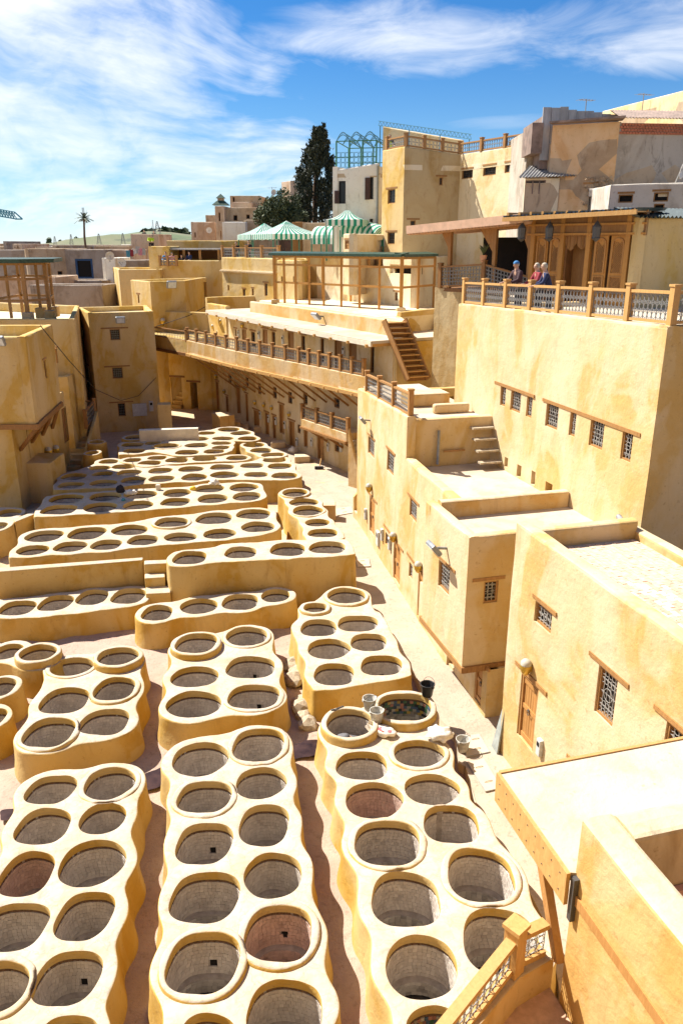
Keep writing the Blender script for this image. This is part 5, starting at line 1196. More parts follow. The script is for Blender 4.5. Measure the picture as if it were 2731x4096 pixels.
# canopy terrace behind the wide shaded house
def far_canopy():
    a=aty('T1',1055,455,73); b=aty('T1',1390,470,73); root=thing('roof_canopy','timber-posted terrace canopy with grey sheet roof behind the wide shaded house','canopy',Vector((a.x,73,11.5)))
    MB().prism([(a.x,72.5),(b.x+1,72.0),(b.x+1,77),(a.x,77)],12.55,12.68).build('roof','tin',root)
    for t in (0.02,.3,.6,.95): x=a.x+(b.x-a.x)*t; MB().prism([(x-.1,72.7),(x+.1,72.7),(x+.1,72.9),(x-.1,72.9)],11.3,12.55).build('post','wood',root)
    MB().prism([(a.x,76.5),(b.x+1,76.5),(b.x+1,76.9),(a.x,76.9)],11.3,12.55).build('back_wall','wood_dark',root)
far_canopy()
w5=aty('T1',1045,405,80); w6=aty('T1',1520,405,78)
bld('house','long plain ochre wall of a house rising behind the terrace canopy',[P2(w5),P2(w6),(w6.x,86),(w5.x,86)],YARD,13.35,'ochre')
b6l,b6r=aty('T2',290,990,65.5),aty('T2',640,975,59.5)
b6,w_=bld('house','lit ochre house with small grilled windows and tile course under a railed terrace',[P2(b6l),P2(b6r),(b6r.x+4,b6r.y+6),(b6l.x+4,b6l.y+6)],6,12.05,'ochre',[(0,'T2',(330,1160),(341,1195),dict(lint=None)),(0,'T2',(424,1185),(442,1245),dict(lint=.1)),(0,'T2',(560,1148),(580,1230),dict(lint=.2)),(0,'T2',(482,1182),(498,1280),dict(lint=.1))],roofz=11.7)
rr=w_[0]; zz=rr.sz('T2',450,1072)[1]
M=MB(); n=46
for i in range(n): s=rr.L*(i+.5)/n; M.tube([rr.pt(s,zz,-.02),rr.pt(s,zz-.1,.22)],.075,5)
M.build('tile_course','cream',b6)
railing('timber railing with two visitors on the lit terrace left of the striped awnings',[rr.pt(rr.L*t,11.95,-.15) for t in (0,.22,.45,.72,1)],.85,.2,mat='wood',dense=.25,thick=.015)
# houses seen through the pergola
h1=aty('T2',640,1000,56.5); h2=aty('T2',772,1000,54.5); h3=aty('T2',822,985,57.0); h4=aty('T2',1290,985,53.0); h5=aty('T2',1305,960,51.0); h6=aty('T2',1512,960,47.5)
bld('house','lit ochre wall with two slot windows behind the left end of the pergola',[P2(h1),P2(h2),(h2.x+1.5,h2.y+6),(h1.x+1.5,h1.y+6)],8,12.0,'ochre',[(0,'T2',(666,1105),(676,1143),dict(lint=None)),(0,'T2',(740,1105),(750,1150),dict(lint=None))])
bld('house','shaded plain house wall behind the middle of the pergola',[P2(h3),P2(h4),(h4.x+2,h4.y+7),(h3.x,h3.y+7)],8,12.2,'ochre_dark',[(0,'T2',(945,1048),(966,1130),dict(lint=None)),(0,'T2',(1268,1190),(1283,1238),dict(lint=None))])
bld('house','pale plastered house with recessed loggia behind the right end of the pergola',[P2(h5),P2(h6),(h6.x+3,h6.y+6),(h5.x+1,h5.y+6)],8,12.3,'cream',[(0,'T2',(1348,1030),(1500,1095),dict(kind='v')),(0,'T2',(1378,1205),(1395,1260),dict(lint=.2))])
# ------------------------------------------------------------------ jettied building at the left edge
def left_house():
    LC=Vector((-15.36,35.9)); root=thing('house','big ochre house at the left edge with jettied storey over shaded doors','house',Vector((LC.x,LC.y,YARD)))
    jc=aty('A',225,130,35.2); zj=5.2
    jx,jy=jc.x,jc.y
    jf=atz('A',385,10,zj); 
    F=Wall((jx-9,jy-.2),(jx,jy)); wall_part(root,F,zj,9.15,'ochre',.35,8.6,amp=.04)
    S_=Wall((jx,jy),P2(jf)); wpx(root,S_,'T1',(274,1165),(300,1268),lint=.2,style='plain',grille='iron_grey'); wpx(root,S_,'T1',(362,1085),(368,1180),lint=.1,style='plain',grille='iron_grey')
    wall_part(root,S_,zj,9.15,'ochre',.35,8.6,amp=.04); wall_part(root,Wall(P2(jf),(jf.x-9,jf.y)),zj,9.15,'ochre',.35,8.6)
    MB().prism([(jx-9,jy-.1),(jx-.1,jy+.1),(jf.x-.1,jf.y-.1),(jf.x-9,jf.y-.1)],zj+.02,zj+.25).build('jetty_floor','wood_dark',root); MB().prism([(jx-9,jy),(jx-.2,jy+.2),(jf.x-.2,jf.y-.2),(jf.x-9,jf.y-.2)],8.4,8.6).build('roof','cream',root)
    MB().beam((jx-9,jy-.15,zj-.1),(jx+.15,jy-.02,zj-.1),.22,.24).build('jetty_beam','wood_brown',root); MB().beam((jx,jy,zj-.1),(jf.x,jf.y,zj-.1),.22,.24).build('jetty_beam','wood_brown',root)
    # recessed lower storey
    lx=LC.x; l0=(lx,jy+.5); l1=(jf.x-.9,jf.y+3.0); L2=Wall(l0,l1)
    wall_part(root,Wall((lx-9,jy+.4),l0),YARD-.3,zj,'ochre',.3,YARD,cap=False)
    for x0,y0,x1,y1 in ((165,170,195,365),(385,60,440,250),(340,340,352,400)): 
        s0,z1=L2.sz('A',x0,y0); s1,z0=L2.sz('A',x1,y1); door(root,L2,s0,s1,max(YARD,z0),min(z1,zj-.3),mat='wood_brown',frame='wood_dark',detail=False,lint=None)
    wall_part(root,L2,YARD-.3,zj,'ochre',.3,YARD,cap=False)
    for t in (.1,.35,.6,.85):
        a=Vector((jx,jy))*(1-t)+Vector(P2(jf))*t; b=L2.pt(L2.L*t*.8,zj-1.5,.03); MB().beam((a.x,a.y,zj-.15),b,.13,.16).build('strut','wood_brown',root); MB().beam((a.x,a.y,zj-.1),(b.x,b.y,zj-.1),.13,.16).build('joist','wood_brown',root)
    q=atz('A',265,405,2.6); rbox(root,[(q.x-.9,q.y-.8),(q.x+.75,q.y-.8),(q.x+.75,q.y+1.2),(q.x-.9,q.y+1.2)],YARD,2.9,'ochre','buttress',.06)
    for i,(x,y) in enumerate(((288,325),(337,312))):
        s,z=L2.sz('A',x,y); wall_lamp(L2,s,z,'dark brass lamp beside the doors under the jettied house, %s'%('left one' if i==0 else 'right one'),1.6,'lamps under the jettied house')
    s,z=F.sz('T1',15,1040); floodlight(F,s,z,'floodlight on the jettied house at the left frame edge',1.6,30)
    return root
left_house()
def left_pergola():
    z0,z1=8.5,12.0; root=thing('pergola','tall timber pergola with green roof on the jettied house at the left edge','pergola',Vector((-16,36,z0)))
    P=[aty('T1',180,900,47.0),aty('T1',320,900,48.5),aty('T1',265,905,50.6),aty('T1',80,930,50.6),aty('T1',150,900,52.5),aty('T1',-60,920,47.2),aty('T1',345,880,51.8)]
    for i,p in enumerate(P):
        w=.2 if i<2 else .15; MB().prism([(p.x-w/2,p.y-w/2),(p.x+w/2,p.y-w/2),(p.x+w/2,p.y+w/2),(p.x-w/2,p.y+w/2)],8.6,z1).build('post','wood',root)
        if i in (0,1,2,6): rbox(root,[(p.x-.28,p.y-.28),(p.x+.28,p.y-.28),(p.x+.28,p.y+.28),(p.x-.28,p.y+.28)],8.6,9.25,'parapet','post_base',.05)
    for z in (z1-.06,11.1,9.9):
        for a,b in ((5,0),(0,1),(1,6),(3,4),(5,3),(4,6)): MB().beam((P[a].x,P[a].y,z),(P[b].x,P[b].y,z),.1,.14).build('rail','wood',root)
    MB().prism([(P[5].x-3,P[5].y-.7),(P[0].x+.1,P[0].y-.6),(P[1].x+.75,P[1].y-.5),(P[6].x+.7,P[6].y+.6),(P[5].x-3,P[6].y+.8)],z1,z1+.22).build('roof','green_tile',root)
left_pergola()
# small balcony block and outdoor stairs beyond the jettied house
q1,q2=aty('T1',420,1220,44.5),aty('T1',512,1185,47.5)
bm_,bw_=bld('house','narrow ochre wing with slit windows between jettied house and tower',[(q1.x-6,q1.y-.3),P2(q1),P2(q2),(q2.x-6,q2.y+.5)],YARD,5.9,'ochre',[(1,'T1',(440,1330),(452,1420),dict(lint=None)),(1,'T1',(497,1310),(508,1395),dict(lint=None))])
def court_stairs():
    a=atz('A',425,445,YARD); b=aty('A',520,120,47.5)
    o=thing('stair','ochre outdoor stairs climbing beside the jettied house, timber-railed at the top','stair',a); u=Vector(P2(b-a)); n=9
    for i in range(n):
        p=Vector(P2(a))+u*(i/n); q=Vector(P2(a))+u*((i+1)/n); z=YARD+(b.z-YARD)*(i+1)/n; s=Vector((.75,0)); MB().prism([P2(p-s),P2(p+s),P2(q+s),P2(q-s)],YARD-.1,z).build('step','ochre_dark',o)
    M=MB(); s=Vector((.8,0)); p=Vector(P2(a))+s; q=Vector(P2(a))+u+s; t=Vector((.2,0))
    M.add([(p.x,p.y,YARD),(q.x,q.y,YARD),(q.x,q.y,b.z+.5),(p.x,p.y,YARD+.5),(p.x+.2,p.y,YARD),(q.x+.2,q.y,YARD),(q.x+.2,q.y,b.z+.5),(p.x+.2,p.y,YARD+.5)],[(3,2,1,0),(4,5,6,7),(3,7,6,2),(0,4,7,3),(1,2,6,5)]); M.build('stair_wall','ochre',o,bevel=.04)
    r0=Vector((q.x,q.y,b.z+.1)); railing('little timber railing at the head of the outdoor stairs by the tower',[r0+Vector((-1.6,.3,0)),r0+Vector((-.1,.3,0)),r0+Vector((.1,-2.2,-.2))],1.0,.18,mat='wood_brown',dense=.3,thick=.015)
court_stairs()
w1=aty('T1',-10,905,45.4); w2=aty('T1',500,832,56)
bld('house','shaded ochre curtain wall between the left pergola and the tower',[(w1.x-6,w1.y),(-15.2,45.6),P2(w2),(w2.x-9,w2.y+4)],YARD,9.0,'ochre',roofz=8.4)
# ------------------------------------------------------------------ buildings on the slope behind (upper right)
def along(p,ang,r,x,y):
    d=Vector((math.cos(R(ang)),math.sin(R(ang)))); n=Vector((d.y,-d.x)); q=ray(r,x,y); t=Vector(P2(p)).dot(n)/(q[0]*n.x+q[1]*n.y); return Vector((q[0]*t,q[1]*t,CAMZ+q[2]*t))
def polar(p,ang,l): return (p[0]+math.cos(R(ang))*l,p[1]+math.sin(R(ang))*l)
def corrugated(p,q,up0,up1,pitch=.16,amp=.03,th=.02):
    """ridged sheet between edge p-q (low) and the same edge moved by vector up1"""
    p=Vector(p);q=Vector(q); L=(q-p).length; n=int(L/pitch)*4; m=MB(); v=Vector(up1); nrm=(q-p).cross(v).normalized()
    if nrm.z<0: nrm=-nrm
    for i in range(n+1):
        o=amp*math.cos(i*math.pi/2); a=p+(q-p)*(i/n)+nrm*o; m.v+= [tuple(a),tuple(a+v)]
    for i in range(n): m.f.append((2*i,2*i+2,2*i+3,2*i+1))
    k=len(m.v); m.v+=[tuple(Vector(x)-nrm*th) for x in m.v]; m.f+=[tuple(k+j for j in f[::-1]) for f in list(m.f)]
    return m
def white_house():
    pb=aty('T2',1275,400,57.5); pl=along(pb,168,'T2',988,440)
    cs=[P2(pl),P2(pb),(pb.x+3,pb.y+7),(pl.x+3,pl.y+7)]
    root=thing('white_house','whitewashed stained house with dark shutters behind the striped awnings','house',Vector((pb.x,pb.y,9)))
    ws=sides(cs); W=ws[0]; z1=W.sz('T2',1130,415)[1]
    for tl,br in (((1026,508),(1069,650)),((1222,475),(1266,622)),((1220,745),(1263,880))):
        wpx(root,W,'T2',tl,br,style='plain' if tl[1]>700 else None,lint=None,frame='cloth_dark',grille='iron_dark',pane='pane_lit',dp=.25)
    for x0,y0,x1,y1 in ((1002,570,1028,650),(1193,488,1222,625)):
        s0,zz1=W.sz('T2',x0,y0); s1,zz0=W.sz('T2',x1,y1); MB().box(0,s1-s0,-.12,-.05,0,zz1-zz0).build('shutter','wood_shutter',root,local=True,loc=part_loc(root,W.pt(s0,zz0,0)),rz=W.rz)
    wall_part(root,W,9,(W.sz('T2',990,440)[1],W.sz('T2',1275,395)[1]),'whitewash',.35,z1-.5)
    for w in ws[1:]: wall_part(root,w,9,z1,'whitewash',.35,z1-.5)
    MB().prism(cs,z1-.7,z1-.45).build('roof','tan',root)
    s,_=W.sz('T2',1283,600); MB().tube([W.pt(s-.12,10,.08),W.pt(s-.12,z1,.08)],.08,8).build('drain_pipe','pipe_grey',root,smooth=True)
    # iron roof arbour
    ab=thing('arbour','arched green and blue iron arbour on the roof of the white house','arbour',Vector((pl.x,pl.y,z1)))
    A=W.pt(.2,z1,-.3); 
    zp=z1+1.6
    L=W.L-.4
    def pt(u,v,z): a=W.pt(.2+u*L,z,-.3-v*4.2); return a
    for u in (0,.33,.66,1.0):
        for v in (0,1):
            MB().tube([pt(u,v,z1-.4),pt(u,v,zp)],.055,6).build('post','green_iron',ab)
    for v in (0,.5,1):
        for k in range(3):
            M=MB(); u0,u1=k/3,(k+1)/3
            top=[]; 
            for off in (0,.28):
                M.tube([pt(u0+(u1-u0)*t,v,zp+(.38+off*.6)*math.sin(math.pi*t)) for t in [i/10 for i in range(11)]],.028,5)
            for i in range(1,10):
                t=i/10; M.tube([pt(u0+(u1-u0)*t,v,zp+.38*math.sin(math.pi*t)),pt(u0+(u1-u0)*(t+.05),v,zp+.55*math.sin(math.pi*(t+.05)))],.02,4)
            M.build('arch','blue_iron',ab)
    M=MB()
    for u in (0,1/3,2/3,1): M.tube([pt(u,0,zp),pt(u,1,zp)],.035,5)
    for k in range(3): M.tube([pt((k+.5)/3,0,zp+.55),pt((k+.5)/3,1,zp+.55)],.03,5)
    for v in (0,1): M.tube([pt(0,v,zp),pt(1,v,zp)],.035,5); M.tube([pt(0,v,zp-1.0),pt(1,v,zp-1.0)],.03,5)
    M.build('frame','green_iron',ab)
    lm=lattice_mesh(L,.95,.3,.018); lm.materials.append(MATS['blue_iron']); mk('lattice',lm,ab,pt(0,0,z1-.05)-wloc(ab),W.rz)
    return z1
simple('wood_shutter',(.06,.03,.025),.6)
ZWH=white_house()
def ochre_tower():
    pb=aty('T2',1437,400,52); pa=along(pb,118,'T2',1300,400); pc=along(pb,14,'T3',588,350); pd=along(pc,-62,'T3',892,300)
    cs=[P2(pa),P2(pb),P2(pc),P2(pd),polar(pd,28,9),polar(pa,28,14)]
    root=thing('tower_house','tall ochre corner house with railed roof terrace, sunlit left face and shaded front','house',Vector((pb.x,pb.y,9)))
    ws=sides(cs); zt=ws[1].sz('T2',1437,290)[1]; zc=ws[1].sz('T3',588,237)[1]; zd=ws[2].sz('T3',890,195)[1]; za=ws[0].sz('T2',1305,315)[1]
    for tl,br in (((1334,562),(1379,648)),((1332,830),(1375,905))): wpx(root,ws[0],'T2',tl,br,style='plain',grille='iron_dark',lint=.25,lmat='wood_brown')
    for tl,br in (((500,338),(515,375)),((373,527),(396,560))): wpx(root,ws[1],'T3',tl,br,style='plain',grille='iron_dark',lint=.25,lmat='wood_brown')
    for tl,br in (((598,308),(645,342)),((692,292),(746,328)),((787,278),(843,314))): wpx(root,ws[2],'T3',tl,br,style='plain',grille='iron_dark',lint=.05,lmat='wood')
    wall_part(root,ws[0],8,(za,zt),'ochre',.35,zt-.6); wall_part(root,ws[1],8,(zt,zc),'ochre_mid',.35,zt-1); wall_part(root,ws[2],8,(zc,zd),'cream_ochre',.35,zd-.5)  # shade painted into the front: darker ochre than the sunlit left face
    for w in ws[3:]: wall_part(root,w,8,zd,'ochre',.35,zd-.5)
    MB().prism(cs,zd-.9,zd-.6).build('roof','cream',root)
    # rear roof wall
    q0=along(polar(pa,28,1.0),10,'T2',1300,200); q0=aty('T2',1303,200,60); q1=aty('T3',600,190,57); zq=aty('T2',1300,165,60).z
    wall_part(root,Wall(P2(q0),P2(q1)),zt-1,(zq,aty('T3',600,175,57).z),'cream_ochre',.3,zt-1,name='roof_wall')
    a=ws[0].pt(.3,za,-.15); b=ws[0].pt(ws[0].L-.1,zt,-.15); c=ws[1].pt(ws[1].L,zc,-.15); d=ws[2].pt(ws[2].L-.2,zd,-.15)
    railing('timber railing with lattice round the roof of the tall ochre corner house',[a,b]+lerp(b,c,3)[1:]+lerp(c,d,3)[1:],.62,.2,mat='wood',dense=.22,thick=.013)
    return zt
plaster('ochre_mid',(.45,.32,.15),(.39,.265,.11),(.50,.39,.22)); plaster('cream_ochre',(.70,.54,.30),(.64,.46,.21),(.74,.61,.40))  # mid ochre darkened so the corner house front reads as shaded
ochre_tower()
def roof_truss():
    a=aty('T2',1275,160,60); b=aty('T3',640,172,55); o=thing('roof_truss','thin blue lattice truss running behind the roof rail of the ochre corner house','truss',a); m=MB(); n=26; up=Vector((0,0,.28))
    m.tube([a,b],.03,4); m.tube([a+up,b+up],.03,4)
    for i in range(n): p=a+(b-a)*(i/n); q=a+(b-a)*((i+.5)/n)+up; r=a+(b-a)*((i+1)/n); m.tube([p,q],.018,4); m.tube([q,r],.018,4)
    m.build('lattice','blue_iron',o)
    for t in (.02,.35,.68,.98): p=a+(b-a)*t; MB().tube([p-Vector((0,0,3.5)),p],.04,5).build('post','blue_iron',o)
roof_truss()
def upper_right():
    p0=aty('T3',1275,250,41); pl=along(p0,150,'T3',985,250); pr=along(p0,6,'T3',1600,250)
    zt=aty('T3',1275,85,41).z
    root=thing('workshop_house','apricot and stained concrete house with brick-topped wall and rusty roof edge','house',Vector((p0.x,p0.y,8)))
    L=Wall(P2(pl),P2(p0)); Rr=Wall(P2(p0),P2(pr)); zl=L.sz('T3',985,112)[1]
    wpx(root,L,'T3',(1138,372),(1180,445),style=None,lint=.1,frame='wood_dark',pane='void'); 
    wall_part(root,L,7,(zl,zt-.1),'apricot',.35,zt-.5,cap=False); zs=Rr.sz('T3',1275,150)[1]; wall_part(root,Rr,7,zs,'concrete_stained',.35,zs-1,cap=False)
    # exposed brick courses on top of the stained wall
    rows=4; bh=(zt-.15-zs)/rows; n=24; bl=Rr.L/n; me=MB().box(.01,bl-.015,-.10,.18,.008,bh-.012).mesh('brick',bevel=.008,seg=1); me.materials.append(MATS['brick_red'])
    MB().box(0,Rr.L,-.07,.2,0,zt-.15-zs).build('mortar_bed','concrete_stained',root,local=True,loc=part_loc(root,Rr.pt(0,zs,-.05)),rz=Rr.rz)
    for j in range(rows):
        for i in range(n):
            s=(i+(.5 if j%2 else 0))*bl
            if s+bl<=Rr.L+.1: mk('brick',me,root,part_loc(root,Rr.pt(s,zs+j*bh,random.uniform(-.01,.01)-.01)),Rr.rz)
    # rubble patch at the corner foot
    rb=MB(); rnd=random.Random(3)
    for i in range(150):
        s=L.L-.1-rnd.random()*1.6*(1-i/400); z=rnd.uniform(L.sz('T3',1200,480)[1],L.sz('T3',1260,330)[1]); q=L.pt(s,z,.02); r=rnd.uniform(.06,.15); rb.add([q+Vector((rnd.uniform(-r,r),-.08-rnd.random()*.08,rnd.uniform(-r,r)*.7)) for _ in range(4)]+[q],[(0,1,4),(1,2,4),(2,3,4),(3,0,4),(0,2,1),(0,3,2)])
    tag(rb.build('rubble_stones','rubble',root),kind='stuff')
    w0=pl+Vector((-.2,-.5,0)); MB().prism([P2(pl+Vector((-.3,-.5,0))),P2(p0+Vector((0,-.75,0))),P2(p0+Vector((.2,.3,0))),P2(pl)],zt-.02,zt+.07).build('roof_edge','rust_tin',root)
    corrugated(p0+Vector((-.2,-.5,zt+.02-p0.z)),pr+Vector((.1,-.5,zt+.02-pr.z)),0,(0.4,3,.75)).build('roof_sheet','rust_tin',root)
    MB().prism([P2(pl),P2(p0),P2(pr),(pr.x,pr.y+6),(pl.x,pl.y+6)],7,zs-.2).build('core','tan',root)
    # grey sheet-clad dormer
    d0=aty('T3',950,110,43); d1=aty('T3',1285,95,43); z1=aty('T3',960,20,43).z; z2=aty('T3',1285,60,43).z; zb=d0.z
    dm=thing('tin_shed','weathered grey sheet-metal shed perched above the workshop house','shed',Vector((d0.x,d0.y,zb)))
    n=9
    for i in range(n):
        x0=d0.x+(d1.x-d0.x)*i/n; x1=d0.x+(d1.x-d0.x)*(i+.97)/n; h=z1+(z2-z1)*i/n-random.uniform(0,.12); MB().prism([(x0,43+random.uniform(-.04,.04)),(x1,43),(x1,43.1),(x0,43.1)],zb-1.6,h).build('sheet','tin',dm)
    MB().prism([(d0.x,43.1),(d1.x,43.1),(d1.x,46),(d0.x,46)],zb-2,z2-.1).build('frame','rust_tin',dm)
    MB().prism([(d0.x-.5,42.9),(d0.x+.05,42.9),(d0.x+.05,45),(d0.x-.5,45)],aty('T3',900,235,43).z,zb+.1).build('side_box','rust_tin',dm)
    # bay with window left of it
    e0=aty('T3',872,400,42.5); e1=along(e0,-8,'T3',1022,400); e2=along(e1,60,'T3',1088,380); ztb=aty('T3',872,345,42.5).z
    by=thing('bay_house','small stained bay with sheet roof and glazed window beside the workshop house','house',Vector((e0.x,e0.y,9)))
    Wb=Wall(P2(e0),P2(e1)); wpx(by,Wb,'T3',(878,352),(962,412),style=None,lint=None,frame='rust_tin',pane='pane_lit')
    s0,zz1=Wb.sz('T3',878,352); s1,zz0=Wb.sz('T3',962,412)
    for t in (.33,.66): MB().box(0,.06,-.12,-.02,0,zz1-zz0).build('mullion','rust_tin',by,local=True,loc=part_loc(by,Wb.pt(s0+(s1-s0)*t,zz0,-.1)),rz=Wb.rz)
    wall_part(by,Wb,8,ztb,'cream',.3,ztb-.2,cap=False); wall_part(by,Wall(P2(e1),P2(e2)),8,(ztb,ztb+.5),'wood_ochre',.3,8,cap=False); MB().prism([P2(e0),P2(e1),P2(e2),(e0.x+1,e0.y+4)],8,ztb-.2).build('core','tan',by)
    corrugated(e0+Vector((-.4,-.4,ztb+.03-e0.z)),e1+Vector((.7,-.4,ztb+.1-e1.z)),0,(.9,1.8,.7)).build('roof_sheet','tin',by)
    # stained upper room above the bay
    f0=aty('T3',885,200,44.5); f1=aty('T3',980,190,44.5); zf=aty('T3',885,125,44.5).z
    bld('house','narrow stained room between the railed ochre house and the workshop',[P2(f0),P2(f1),(f1.x,f1.y+5),(f0.x,f0.y+5)],8,zf,'concrete_stained')
    # low white wall with openings at the right edge
    g0=aty('T3',1245,420,37.5); g1=aty('T3',1620,380,36); zg=aty('T3',1400,365,36.8).z
    bld('house','low whitewashed wall house with two dark openings at the right edge',[P2(g0),P2(g1),(g1.x,g1.y+3),(g0.x,g0.y+3)],8,zg,'dull_white',[(0,'T3',(1440,405),(1500,445),dict(style=None,lint=.08,pane='void')),(0,'T3',(1285,415),(1345,450),dict(style=None,lint=.05,pane='void')),(0,'T3',(1440,455),(1480,510),dict(style=None,lint=None,pane='void'))])
    # far ochre wall at the top right corner
    k0=aty('T3',1215,48,58); k1=aty('T3',1640,-60,50)
    Wk=Wall(P2(k0),P2(k1)); rt=thing('house','large plain ochre wall cut by the upper right corner','house',Vector((k0.x,k0.y,12))); wall_part(rt,Wk,10,(k0.z,k1.z),'cream_ochre',.4,10); MB().prism([P2(k0),P2(k1),(k1.x+1,k1.y+6),(k0.x+1,k0.y+6)],10,k0.z-.5).build('core','tan',rt)
wood('wood_ochre',(.40,.20,.06),(.3,.14,.04))
upper_right()
# ------------------------------------------------------------------ terrace pavilion
def pavilion():
    p0=aty('T3',1322,860,30.5); p1=along(p0,133,'T3',903,830)
    W=Wall(P2(p1),P2(p0)); zf=10.72; root=thing('pavilion','carved timber pavilion with tall double doors and tiled eave on the high terrace','pavilion',Vector((p0.x,p0.y,zf)))
    L=W.L; zt=zf+3.45
    def S(x,y=700): return W.sz('T3',x,y)[0]
    # posts and header
    for x in (908,1035,1150,1320): 
        s=S(x); MB().box(-.09,.09,-.12,.12,0,3.45).build('post','wood_gold',root,local=True,loc=part_loc(root,W.pt(s,zf,0)),rz=W.rz)
    MB().box(-.3,L+.45,-.09,.09,0,.85).build('header','wood_brown',root,local=True,loc=part_loc(root,W.pt(0,zf+2.6,0)),rz=W.rz)
    for z in (2.63,2.98,3.4): MB().box(-.3,L+.5,-.15,-.09,0,.07).build('moulding','wood_gold',root,local=True,loc=part_loc(root,W.pt(0,zf+z,0)),rz=W.rz)
    def leaf(x0,x1):
        a,b=S(x0),S(x1); w=b-a; o=MB().box(0,w,.0,.05,0,2.6).build('door_leaf','wood_gold',root,local=True,loc=part_loc(root,W.pt(a,zf,0)),rz=W.rz)
        for h0,h1 in ((.3,1.12),(1.25,2.5)):
            fr=MB(); m=.09
            top=[(m,h0),(w-m,h0)]+[(w/2+(w/2-m)*math.cos(t),h1-(w/2-m)+(w/2-m)*math.sin(t)) for t in [i*math.pi/8 for i in range(9)]] if h1>2 else [(m,h0),(w-m,h0),(w-m,h1),(m,h1)]
            fr.tube([(x,-.02,z) for x,z in top],.035,4,True); fr.build('moulding','wood_lit',o,local=True)
            g=MB(); n=6
            for i in range(-8,18):
                for sg in (1,-1):
                    x=i*w/8; pts=[]
                    za,zb=h0+.04,h1-.04; 
                    # clip diagonal to the panel
                    xs=[(x,za),(x+sg*(zb-za),zb)]
                    pa=[];
                    for t in [k/12 for k in range(13)]:
                        xx=xs[0][0]+(xs[1][0]-xs[0][0])*t; zz=za+(zb-za)*t
                        rr=(w/2-m); inside=m<xx<w-m and (h1<2 or zz<h1-rr or (xx-w/2)**2+(zz-(h1-rr))**2<rr*rr)
                        if inside: pa.append((xx,-.012,zz))
                    if len(pa)>1: g.tube([pa[0],pa[-1]],.012,4)
            g.build('fretwork','wood_brown',o,local=True)
    for a,b in ((918,970),(978,1028),(1172,1232),(1244,1312)): leaf(a,b)
    a,b=S(1045),S(1142); MB().box(0,b-a,.5,.56,0,2.58).build('inner_door','wood_brown',root,local=True,loc=part_loc(root,W.pt(a,zf,0)),rz=W.rz); MB().box(0,.08,.02,.5,0,2.58).build('jamb','wood_dark',root,local=True,loc=part_loc(root,W.pt(a,zf,0)),rz=W.rz)
    cu=MB(); n=16
    for i in range(n+1):
        t=i/n; cu.v+=[(t*(b-a),-.02+.03*math.sin(t*40),2.6),(t*(b-a),-.02+.03*math.sin(t*40),2.33-.28*abs(math.sin(math.pi*2*t))*(1 if t<.5 else .8))]
    cu.f=[(2*i,2*i+2,2*i+3,2*i+1) for i in range(n)]; cu.build('curtain','wood_brown',root,local=True,loc=part_loc(root,W.pt(a,zf,-.02)),rz=W.rz)
    # back volume
    bk=[P2(W.pt(-.2,0,-.7)),P2(W.pt(L+.3,0,-.7)),P2(W.pt(L+.3,0,-4)),P2(W.pt(-.2,0,-4))]; MB().prism(bk,zf,zt).build('back_room','wood_dark',root)
    # eave of ridged tiles
    zeL=zt-.05; pa=W.pt(-.9,zt-.12,1.05); pb=W.pt(L+.55,zt+.02,1.05); vv=W.pt(0,0,-1.2)-W.pt(0,0,1.05)
    corrugated(pa,pb,0,(vv.x,vv.y,.06),.17,.045).build('roof_tiles','bluegreen_tile',root)
    MB().beam(pa-Vector((0,0,.1)),pb-Vector((0,0,.1)),.08,.16).build('eave_beam','wood_pale',root)
    for i in range(11):
        s=-.7+i*(L+1.1)/10; MB().beam(W.pt(s,zt-.02,1.0),W.pt(s,zt-.01,-.2),.1,.12).build('rafter','wood_pale',root)
    # hanging lanterns
    for i,(x,y) in enumerate(((908,585),(1030,560),(1237,545))):
        s,z=W.sz('T3',x,y); p=W.pt(s,0,.75); q=Vector((p.x,p.y,zt-.95)); o=thing('lantern','dark iron lantern hanging from the pavilion eave, %s from the left'%ORD[i],'lantern',q,0,'lanterns of the pavilion')
        MB().lathe([(.02,.62),(.14,.45),(.17,.40),(.15,.05),(.17,0),(.05,-.1),(.0,-.13)],6).build('cage','iron_dark',o,local=True); MB().tube([(0,0,.6),(0,0,.8)],.012,5).build('chain','iron_dark',o,local=True); MB().lathe([(.155,.36),(.14,.08)],6).build('pane','lamp_glass',o,local=True)
    # open dining room to the left
    q0=along(W.pt(0,0,-.2),133,'T3',485,800); D=Wall(P2(q0),P2(W.pt(0,0,-.2))); dn=thing('dining_room','open-fronted terrace restaurant under a ridged terracotta awning','restaurant',Vector((q0.x,q0.y,zf)))
    zA=D.sz('T3',490,822)[1]; zB=zf
    wall_part(dn,D,6,(zA,zB+.05),'ochre_mid',.3,8,cap=False,name='base_wall')
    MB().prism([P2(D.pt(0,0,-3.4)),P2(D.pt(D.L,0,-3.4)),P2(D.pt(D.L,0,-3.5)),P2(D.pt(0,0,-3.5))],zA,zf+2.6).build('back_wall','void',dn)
    MB().prism([P2(D.pt(0,0,0)),P2(D.pt(D.L,0,0)),P2(D.pt(D.L,0,-3.4)),P2(D.pt(0,0,-3.4))],zA-.15,zA).build('floor','wood_dark',dn)
    for x in (540,735,890):
        s=D.sz('T3',x,700)[0]; MB().box(-.08,.08,-.08,.08,0,2.6).build('post','wood',dn,local=True,loc=part_loc(dn,D.pt(s,zA,-.1)),rz=D.rz)
